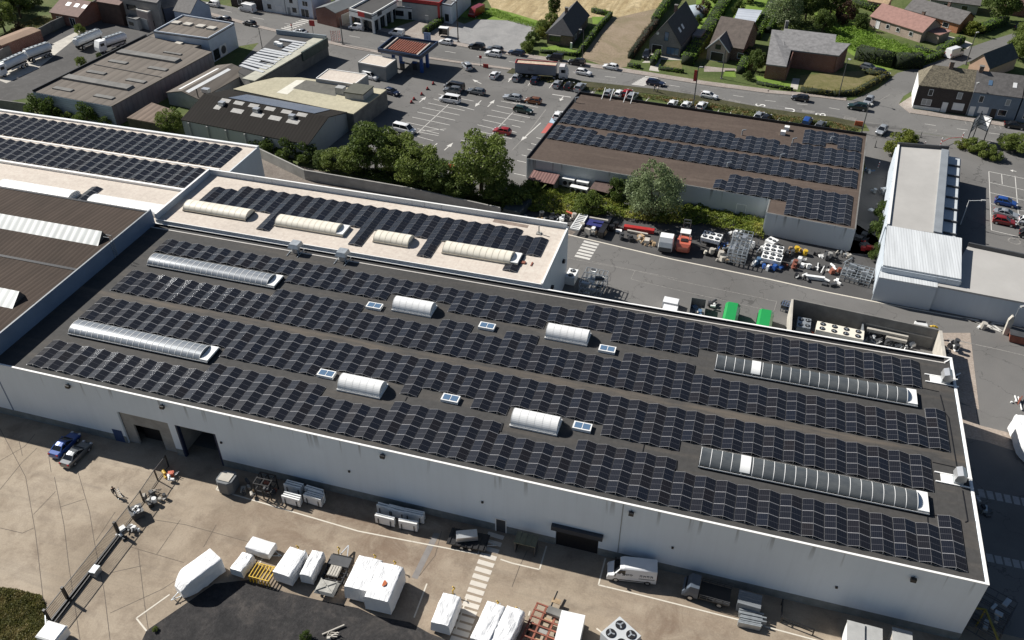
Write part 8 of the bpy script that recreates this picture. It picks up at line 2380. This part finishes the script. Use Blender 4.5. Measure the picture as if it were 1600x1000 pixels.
# ================================================================ vegetation
def leaf_mat(name,c0,c1,c2,sc=.5):
 t=NT(name)
 v=t.coord()
 a=t.noise(v,sc,4,.6)
 f=t.noise(v,3.5,3,.7)
 c=t.ramp(a,[(.32,c0),(.5,c1),(.68,c2)])
 c=t.mix(.45,c,t.ramp(f,[(.3,(.22,)*3),(.7,(.8,)*3)]), 'OVERLAY')
 t.base(c)
 t.p.inputs['Roughness'].default_value=.6
 t.p.inputs['Specular IOR Level'].default_value=.25
 tr=t.n('ShaderNodeBsdfTranslucent');t.l(c,tr.inputs[0])
 mx=t.n('ShaderNodeMixShader');mx.inputs[0].default_value=.36
 out=t.t.nodes['Material Output']
 t.l(t.p.outputs[0],mx.inputs[1]);t.l(tr.outputs[0],mx.inputs[2]);t.l(mx.outputs[0],out.inputs[0])
 return t.m
LF={'dark':leaf_mat('dark foliage',(.05,.08,.018),(.09,.13,.03),(.14,.18,.048)), 'mid':leaf_mat('green foliage',(.09,.13,.025),(.15,.195,.045),(.22,.26,.07)), 'pale':leaf_mat('grey green willow foliage',(.115,.155,.07),(.19,.24,.115),(.28,.33,.18)), 'yel':leaf_mat('yellow green foliage',(.10,.13,.02),(.17,.20,.035),(.25,.26,.06)), 'hedge':leaf_mat('clipped hedge foliage',(.12,.21,.025),(.17,.28,.035),(.22,.33,.055),.25), 'beech':leaf_mat('brown beech foliage',(.05,.03,.02),(.085,.05,.03),(.12,.075,.04)), 'gold':leaf_mat('golden hedge foliage',(.12,.12,.02),(.18,.165,.035),(.22,.19,.05)), 'weed':leaf_mat('rank weeds',(.11,.16,.022),(.20,.24,.04),(.34,.32,.07),.35), 'flower':leaf_mat('verge planting',(.08,.11,.03),(.17,.17,.06),(.30,.13,.06),.5), 'dry':leaf_mat('dry tussock',(.075,.085,.02),(.13,.125,.035),(.22,.18,.07),.8)}
m_bark=M('bark',(.09,.07,.05),.9,.3,3)
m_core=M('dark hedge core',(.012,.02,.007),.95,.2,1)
def leafmesh(name,pts,size,mat,rs,up=.35,asp=.7,extra=None):
 n=len(pts)
 d=rs.normal(size=(n,3));d[:,2]+=up;d/=np.linalg.norm(d,axis=1)[:,None]
 a=np.cross(d,rs.normal(size=(n,3)));a/=np.linalg.norm(a,axis=1)[:,None]+1e-9
 b_=np.cross(d,a)
 s=(size*rs.uniform(.6,1.35,n))[:,None]
 v=np.stack([pts-a*s-b_*s*asp*.3,pts+b_*s*asp*-1*.9,pts+a*s+b_*s*asp*.3,pts+b_*s*asp*.9],1).reshape(-1,3)
 nf=n
 ev,ef=([],[])if extra is None else extra
 me=bpy.data.meshes.new(name)
 allv=np.concatenate([v,np.array(ev).reshape(-1,3)])if len(ev)else v
 me.vertices.add(len(allv));me.vertices.foreach_set('co',allv.astype('f').ravel())
 loops=list(range(4*n))+[4*n+i for f in ef for i in f]
 starts=[4*i for i in range(n)];k=4*n
 tot=[4]*n
 for f in ef:starts.append(k);tot.append(len(f));k+=len(f)
 me.loops.add(len(loops));me.loops.foreach_set('vertex_index',loops)
 me.polygons.add(len(starts));me.polygons.foreach_set('loop_start',starts);me.polygons.foreach_set('loop_total',tot)
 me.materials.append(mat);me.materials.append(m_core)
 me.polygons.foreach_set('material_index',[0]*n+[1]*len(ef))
 me.update(calc_edges=True);me.validate()
 return me
def crown_pts(rs,n,rx,rz,clumps,cr,droop=0,cone=0):
 cs=[]
 while len(cs)<clumps:
  q=rs.normal(size=3);q/=np.linalg.norm(q)
  r=rs.uniform(.45,1.0)**.5
  q*=r
  if q[2]<-.75:continue
  k=1.0
  if cone:k=max(.12,1-(q[2]+1)/2*.95)
  cs.append((q[0]*rx*k,q[1]*rx*k,q[2]*rz,rs.uniform(.6,1.25)))
 cs=np.array(cs)
 w_=cs[:,3]**2;idx=rs.choice(clumps,n,p=w_/w_.sum())
 g_=rs.normal(size=(n,3));g_/=np.linalg.norm(g_,axis=1)[:,None];g_*=(rs.uniform(.3,1,n)**.4)[:,None]
 p=cs[idx,:3]+g_*(cr*cs[idx,3])[:,None]*np.array([1,1,.75])
 if droop:p[:,2]-=droop*rs.uniform(0,1,n)*(np.hypot(p[:,0],p[:,1])/rx)**2
 return p
def tree_proto(name,kind,rx,rz,h0,n,clumps,cr,size,seed,droop=0,cone=0,label='x x x x'):
 rs=np.random.RandomState(seed)
 t=thing(name,label, 'tree',(0,0,0))
 me=leafmesh('crown',crown_pts(rs,n,rx,rz,clumps,cr,droop,cone)+np.array([0,0,h0+rz]),size,LF[kind],rs)
 o=bpy.data.objects.new('crown',me);COL.objects.link(o);o.parent=t
 b=MB();b.tube((0,0,0),(.1,0,h0+rz*.7),rx*.07+.06,8,0,rx*.03+.03)
 for k in range(7):
  a0=k*2.4;z0=h0+rz*.1*k*.8
  b.tube((.05,0,z0),(rx*.6*math.cos(a0),rx*.6*math.sin(a0),z0+rz*.7),rx*.03+.03,6,0,.02)
 b.build('trunk',[m_bark],t)
 return Proto(t)
TP={'round':(tree_proto('round_tree', 'mid',3.6,3.3,1.2,9000,60,1.15,.17,1),3.6), 'dark':(tree_proto('broadleaf_tree', 'dark',3.4,3.2,.8,7000,44,1.2,.19,2),3.4), 'willow':(tree_proto('willow_tree', 'pale',3.6,4.0,.6,11000,55,1.15,.16,3,1.2),3.6), 'weep':(tree_proto('weeping_tree', 'pale',3.4,3.6,.5,7000,30,1.2,.17,8,3.0),3.4), 'bush':(tree_proto('bush', 'mid',1.6,1.1,.05,2400,22,.65,.13,4),1.6), 'dbush':(tree_proto('bush', 'dark',1.6,1.3,.05,2400,20,.7,.14,5),1.6), 'ybush':(tree_proto('bush', 'yel',1.6,1.1,.05,2400,22,.65,.13,6),1.6), 'bbush':(tree_proto('bush', 'beech',1.6,1.5,.05,2000,20,.65,.13,9),1.6), 'conifer':(tree_proto('conifer', 'dark',1.9,4.2,.2,5200,70,.6,.15,7,0,1),1.9)}
def plant(kind,px,py,r,label,zs=1.0,rot=None,group='trees and bushes',cat=None):
 """px, py: foot of the plant; r: crown radius in metres"""
 pr,r0=TP[kind]
 p=G(px,py)
 o=pr.put((p.x,p.y,0),rot if rot is not None else rnd.uniform(0,6),label,group,None,cat or('tree' if kind in('round', 'dark', 'willow', 'weep', 'conifer')else 'bush'))
 s_=r/r0;o.scale=(s_,s_,s_*zs)
for a in(('round',752,300,5.6, 'large round green tree beside the car park, tallest of the belt'),('willow',1019,338,4.6, 'grey green willow in front of the store wall'),('dark',588,266,4.6, 'dark tree in the belt right of the black hall corner'),('round',622,270,4.4, 'brighter green tree in the middle of the belt beside the lower left minibus',.9),('round',655,290,4.4, 'green tree in the belt left of the orange barrier',.9),('round',560,270,3.4, 'green tree of the belt just below the black hall corner',.8),('round',530,268,3.0, 'low green tree in the belt under the black hall wall',.75),('dark',688,302,3.6, 'dark tree between the belt and the large round tree',.9),('dark',719,312,3.0, 'dark low tree at the left foot of the large round tree',.8),('dark',780,318,3.0, 'dark low tree at the right foot of the large round tree',.8),('dark',505,262,2.0, 'low dark bush under the front wall of the black hall, right part',.8),('dbush',478,252,2.2, 'dark bush under the front wall of the black hall, middle'),('dbush',450,247,2.3, 'dark bush under the front wall of the black hall beside white hall corner'),('dbush',425,240,2.0, 'dark bush touching the corner of the white hall'),('dbush',405,232,1.6, 'small dark bush below the left part of the black hall wall'),('dbush',805,322,2.4, 'dark bush over the dark tarpaulin'),('bush',918,334,2.3, 'round bush above the ladder frame in the weeds',1.3),('bush',830,300,1.6, 'pale bush at the left end of the rust pink lean to'),('dbush',960,312,1.9, 'dark bush right of the brown lean to',1.3),('round',270,208,2.6, 'climbing green shrub between lean to shed and black hall',1.0),('dbush',60,180,2.0, 'dark bush at the left end of the blue end wall',1.3),('dbush',84,184,1.9, 'dark bush second from the left along the blue end wall',1.3),('bush',105,188,1.2, 'small bush in the middle of the blue end wall'),('dbush',137,194,2.2, 'largest dark bush along the blue end wall',1.2),('dbush',166,200,1.4, 'low dark bush at the right end of the blue end wall'),('bush',128,103,1.2, 'small bush by the workshop kerb in the tanker yard',1.3),('bush',127,54,1.3, 'small tree against the tanker yard wall',1.5),('dbush',156,90,.7, 'tiny bush at the workshop kerb near the parked tanker'),('round',8,50,3.4, 'green tree at the left edge in the garden above the long shed',1.2),('dark',33,28,3.6, 'dark garden tree top left beside the brick house'),('round',10,20,4.0, 'tall garden tree in the top left corner'),('round',22,8,3.6, 'garden tree at the top edge, second from the left corner'),('dbush',52,12,2.4, 'low dark bush at the top edge left of the brick house'),('bbush',30,52,1.6, 'brown bush on the dry lawn beside the long shed'),('conifer',866,28,2.3, 'tall dark conifer left of the brick bungalow',1.15),('bush',823,80,1.7, 'round bush at the street end of the bungalow side border'),('dbush',832,68,1.7, 'second bush up the bungalow side border'),('ybush',842,56,1.7, 'yellowish bush in the bungalow side border'),('bush',850,46,1.8, 'green bush in the bungalow side border below the conifer'),('bush',862,36,1.8, 'bush at the foot of the conifer'),('bbush',1099,24,2.0, 'round reddish brown bush beside the pool cover',1.1),('dbush',1090,36,1.0, 'small dark bush on the lawn behind the steep black roof',1.2),('dbush',1120,6,2.2, 'dark bush in the garden at the top edge behind the wide brown roof',1.2),('dbush',1152,22,1.6, 'dark bush left of the ribbed shelter',1.3),('bush',1168,4,2.4, 'bush at the top edge above the ribbed shelter',1.2),('dark',1180,112,2.1, 'dark grey green shrub between hedge and the villa',1.15),('dbush',1168,124,1.1, 'low round bush at the pavement left of the villa'),('weep',1226,38,4.3, 'big pale weeping tree behind the left end of the villa',1.15),('dark',1258,32,4.0, 'dark tree behind the villa, right of the weeping one',1.1),('dark',1296,26,4.2, 'broad dark tree at the top edge behind the villa',1.0),('dark',1284,52,2.6, 'green tree close behind the villa roof',1.1),('bbush',1318,38,2.6, 'reddish brown shrub at the edge of the vegetable garden',1.2),('dark',1275,6,3.6, 'tree at the top edge above the broad dark tree'),('dbush',1345,46,1.8, 'dark round bush before the pale bungalow wall',1.3),('bush',1330,22,2.0, 'bush at the left end of the long hedge'),('dark',1556,34,4.6, 'large dark tree over the side road at the top right',1.1),('ybush',1519,54,2.2, 'bright yellow green bush beside the side road',1.1),('round',1592,92,3.2, 'bright green tree at the right edge behind the outbuilding'),('round',1606,76,3.6, 'bright green tree cut by the right edge',1.0),('ybush',1596,20,2.2, 'yellow green bush at the top right corner'),('ybush',1467,63,1.0, 'small yellowish bush beside the pink bungalow annex'),('dbush',1500,4,2.4, 'dark bush between the two upper bungalows'),('ybush',1399,240,2.2, 'yellow green bush at the corner of the shop passage',1.0),('ybush',1410,226,2.2, 'yellow green bush beside the dark shop fascia',1.0),('bush',1420,222,1.5, 'small green bush right of the yellow ones by the shop'),('ybush',1502,232,1.4, 'low yellowish bush at the striped post'),('bush',1520,236,1.8, 'bush under the billboard'),('bush',1536,244,1.9, 'bush below and right of the billboard'),('bush',1552,250,1.4, 'last low bush before the right hand car park'),('round',1588,238,2.6, 'round bright bush at the right edge by the street',.7),('round',1572,234,2.0, 'bright bush left of the one at the right edge',.8),('bush',432,119,1.0, 'weed bush growing on the ground before the slatted roof garage'),('dbush',478,998,.55, 'dark weed bush on the black gravel at the bottom edge'),('bush',243,985,.3, 'tiny weed at the gravel corner'),('dbush',1378,345,1.4, 'dark creeper bush along the passage side of the shop',1.6),('dbush',1372,375,1.6, 'dark creeper bush at the pier wall of the shop',1.6),('dbush',1366,405,1.2, 'dark creeper bush at the lower end of the pier wall',1.4)):
 plant(a[0],a[1],a[2],a[3],a[4],a[5]if len(a)>5 else 1.0)
def hedge(label,pts,w,h,kind='hedge',dens=9,size=.16,group='hedges'):
 rs=np.random.RandomState(abs(hash(label[:9]))%1000 if False else len(label)*7+len(pts))
 P=GL(pts);L=[];ev,ef=[],[]
 for a_,c_ in zip(P,P[1:]):
  d=c_-a_;ln=d.length;d.normalize();n=Vector((-d.y,d.x,0))
  k=int(ln*(w+2*h)*dens)
  u=rs.uniform(0,ln,k);f=rs.uniform(0,w+2*h,k)
  off=np.where(f<h,-w/2,np.where(f<h+w,f-h-w/2,w/2));z=np.where(f<h,f,np.where(f<h+w,h,f-h-w))
  wob=.12*np.sin(u*1.3)+.08*np.sin(u*3.1+1)
  L.append(np.stack([a_.x+d.x*u+n.x*off*(1+wob*.5),a_.y+d.y*u+n.y*off*(1+wob*.5),z+wob*(z>h*.8)],1)+rs.normal(size=(k,3))*.07)
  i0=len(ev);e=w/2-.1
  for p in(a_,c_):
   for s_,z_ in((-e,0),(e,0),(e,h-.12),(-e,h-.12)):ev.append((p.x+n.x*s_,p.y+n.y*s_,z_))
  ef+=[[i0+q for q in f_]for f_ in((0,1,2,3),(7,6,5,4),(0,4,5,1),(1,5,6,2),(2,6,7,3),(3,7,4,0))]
 pts_=np.concatenate(L);c=pts_.mean(0);c[2]=0
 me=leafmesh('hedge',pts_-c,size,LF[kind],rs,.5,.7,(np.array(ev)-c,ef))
 o=bpy.data.objects.new('hedge',me);COL.objects.link(o);o.location=c
 o['label']=label;o['category']='hedge';o['group']=group
for a in(('clipped hedge along the street front of the brick bungalow',[(844,82),(870,84),(901,88),(910,76)],1.0,.9),('long dark hedge between brick bungalow and bare plot',[(910,80),(930,52),(954,26)],1.2,1.5),('hedge across the back garden of the brick bungalow',[(954,26),(925,19)],1.3,1.4),('block hedge on the showroom forecourt',[(664,53),(691,34)],1.8,1.6),('tall hedge between white house and gravel lot',[(706,24),(762,-20)],2.4,2.6),('brown beech hedge beside the bare dry plot',[(985,92),(1010,56),(1026,38)],1.6,1.8, 'beech'),('tall green hedge at the edge of the stubble field',[(1022,38),(1052,-8)],2.0,2.2),('broad tall hedge between steep black roof and wide brown roof',[(1073,102),(1100,62),(1112,40),(1142,-8)],3.2,2.4),('low hedge on the street front of the grey brick house',[(1029,108),(1068,114)],1.0,.9),('low hedge corner left of the grey brick house drive',[(981,103),(1000,107)],1.2,.9),('clipped cone row hedge on the grey house drive',[(1019,103),(1029,88)],1.4,1.8),('hedge right of the wide brown roofed house, street end',[(1156,116),(1174,84)],2.2,2.0),('hedge right of the wide brown roofed house, garden end',[(1180,62),(1210,0)],2.6,1.8),('narrow hedge left of the villa garden',[(1200,52),(1216,20)],1.6,1.8),('low dark hedge along the pavement left of the villa path',[(1182,131),(1238,142)],1.0,.8),('golden clipped hedge curving round the villa lawn',[(1250,143),(1300,150),(1335,148),(1384,121),(1352,114)],1.5,1.2, 'gold'),('tall dark hedge behind the villa car space',[(1338,90),(1395,104),(1438,104)],3.6,3.2, 'dark'),('hedge along the side road below the vegetable garden',[(1436,102),(1474,86)],1.8,1.4),('dark hedge between bungalow garden and side road',[(1466,84),(1502,66)],2.0,1.8),('broad hedge past the yellow green bush',[(1530,52),(1568,36)],2.6,2.2),('long hedge at the top edge behind the pink bungalow',[(1328,4),(1372,20)],2.2,1.8),('low hedge along the pink bungalow garden wall',[(1430,76),(1465,88)],1.2,1.1)):
 hedge(*a)
def cover(name,poly,n,h,size,kind,lump=.35,seed=5,low=.1):
 """ground cover nobody could count: one object"""
 rs=np.random.RandomState(seed)
 P=np.array([[q.x,q.y]for q in GL(poly)])
 lo,hi=P.min(0),P.max(0);out=[]
 while len(out)<n:
  q=rs.uniform(lo,hi,(4000,2));ins_=np.zeros(len(q),bool);j=len(P)-1
  for i in range(len(P)):
   c=((P[i,1]>q[:,1])!=(P[j,1]>q[:,1]))&(q[:,0]<(P[j,0]-P[i,0])*(q[:,1]-P[i,1])/(P[j,1]-P[i,1]+1e-12)+P[i,0]);ins_^=c;j=i
  out.extend(q[ins_].tolist())
 q=np.array(out[:n])
 hh=np.array([max(low,h*(.55+lump*1.6*mnoise.noise((x*.33,y*.33,seed))+lump*mnoise.noise((x*.9,y*.9,seed))))for x,y in q])
 pts=np.concatenate([q,(hh*rs.uniform(.25,1,n)**.6)[:,None]],1)
 c=pts.mean(0);c[2]=0
 o=bpy.data.objects.new(name,leafmesh(name,pts-c,size,LF[kind],rs,.7));COL.objects.link(o);o.location=c;o['kind']='stuff'
cover('undergrowth',[(775,318),(815,292),(830,298),(872,300),(925,312),(960,318),(1000,322),(1060,325),(1100,322),(1160,338),(1196,348),(1192,376),(1160,366),(1120,358),(1090,352),(1040,352),(985,346),(950,338),(900,338),(860,336),(810,330)],17000,1.5,.19, 'weed')
cover('verge_plants',[(808,113),(860,124),(905,134),(1000,147),(1085,158),(1200,178),(1300,192),(1344,202),(1330,207),(1262,196),(1190,186),(1120,172),(1060,163),(1020,156),(960,146),(895,140),(850,128),(805,119)],9000,.75,.15, 'flower',.4,6)
cover('vegetable_garden',[(1286,48),(1330,42),(1378,60),(1430,78),(1458,90),(1440,98),(1390,96),(1345,84),(1310,72)],9000,1.3,.19, 'hedge',.5,7)
cover('belt_undergrowth',[(408,232),(440,240),(500,262),(560,278),(640,300),(720,322),(790,334),(800,312),(720,300),(660,284),(600,266),(545,262),(500,252),(450,240)],9000,1.4,.2, 'dark',.4,8)
cover('tussock_grass',[(-30,916),(0,919),(30,923),(64,931),(71,946),(72,1020),(-40,1040)],16000,.5,.09, 'dry',.5,9,.05)
cover('garden_greenery',[(1190,45),(1215,10),(1250,-15),(1340,-12),(1330,22),(1300,45),(1240,48)],7000,1.6,.2, 'mid',.6,10)
cover('rough_border',[(744,24),(772,14),(806,28),(858,42),(850,50),(806,36),(770,26),(748,32)],3000,.6,.15, 'hedge',.6,11)
cover('garden_border',[(-5,62),(20,45),(60,26),(85,30),(60,48),(30,60),(5,70)],2600,.6,.16, 'dry',.6,12)
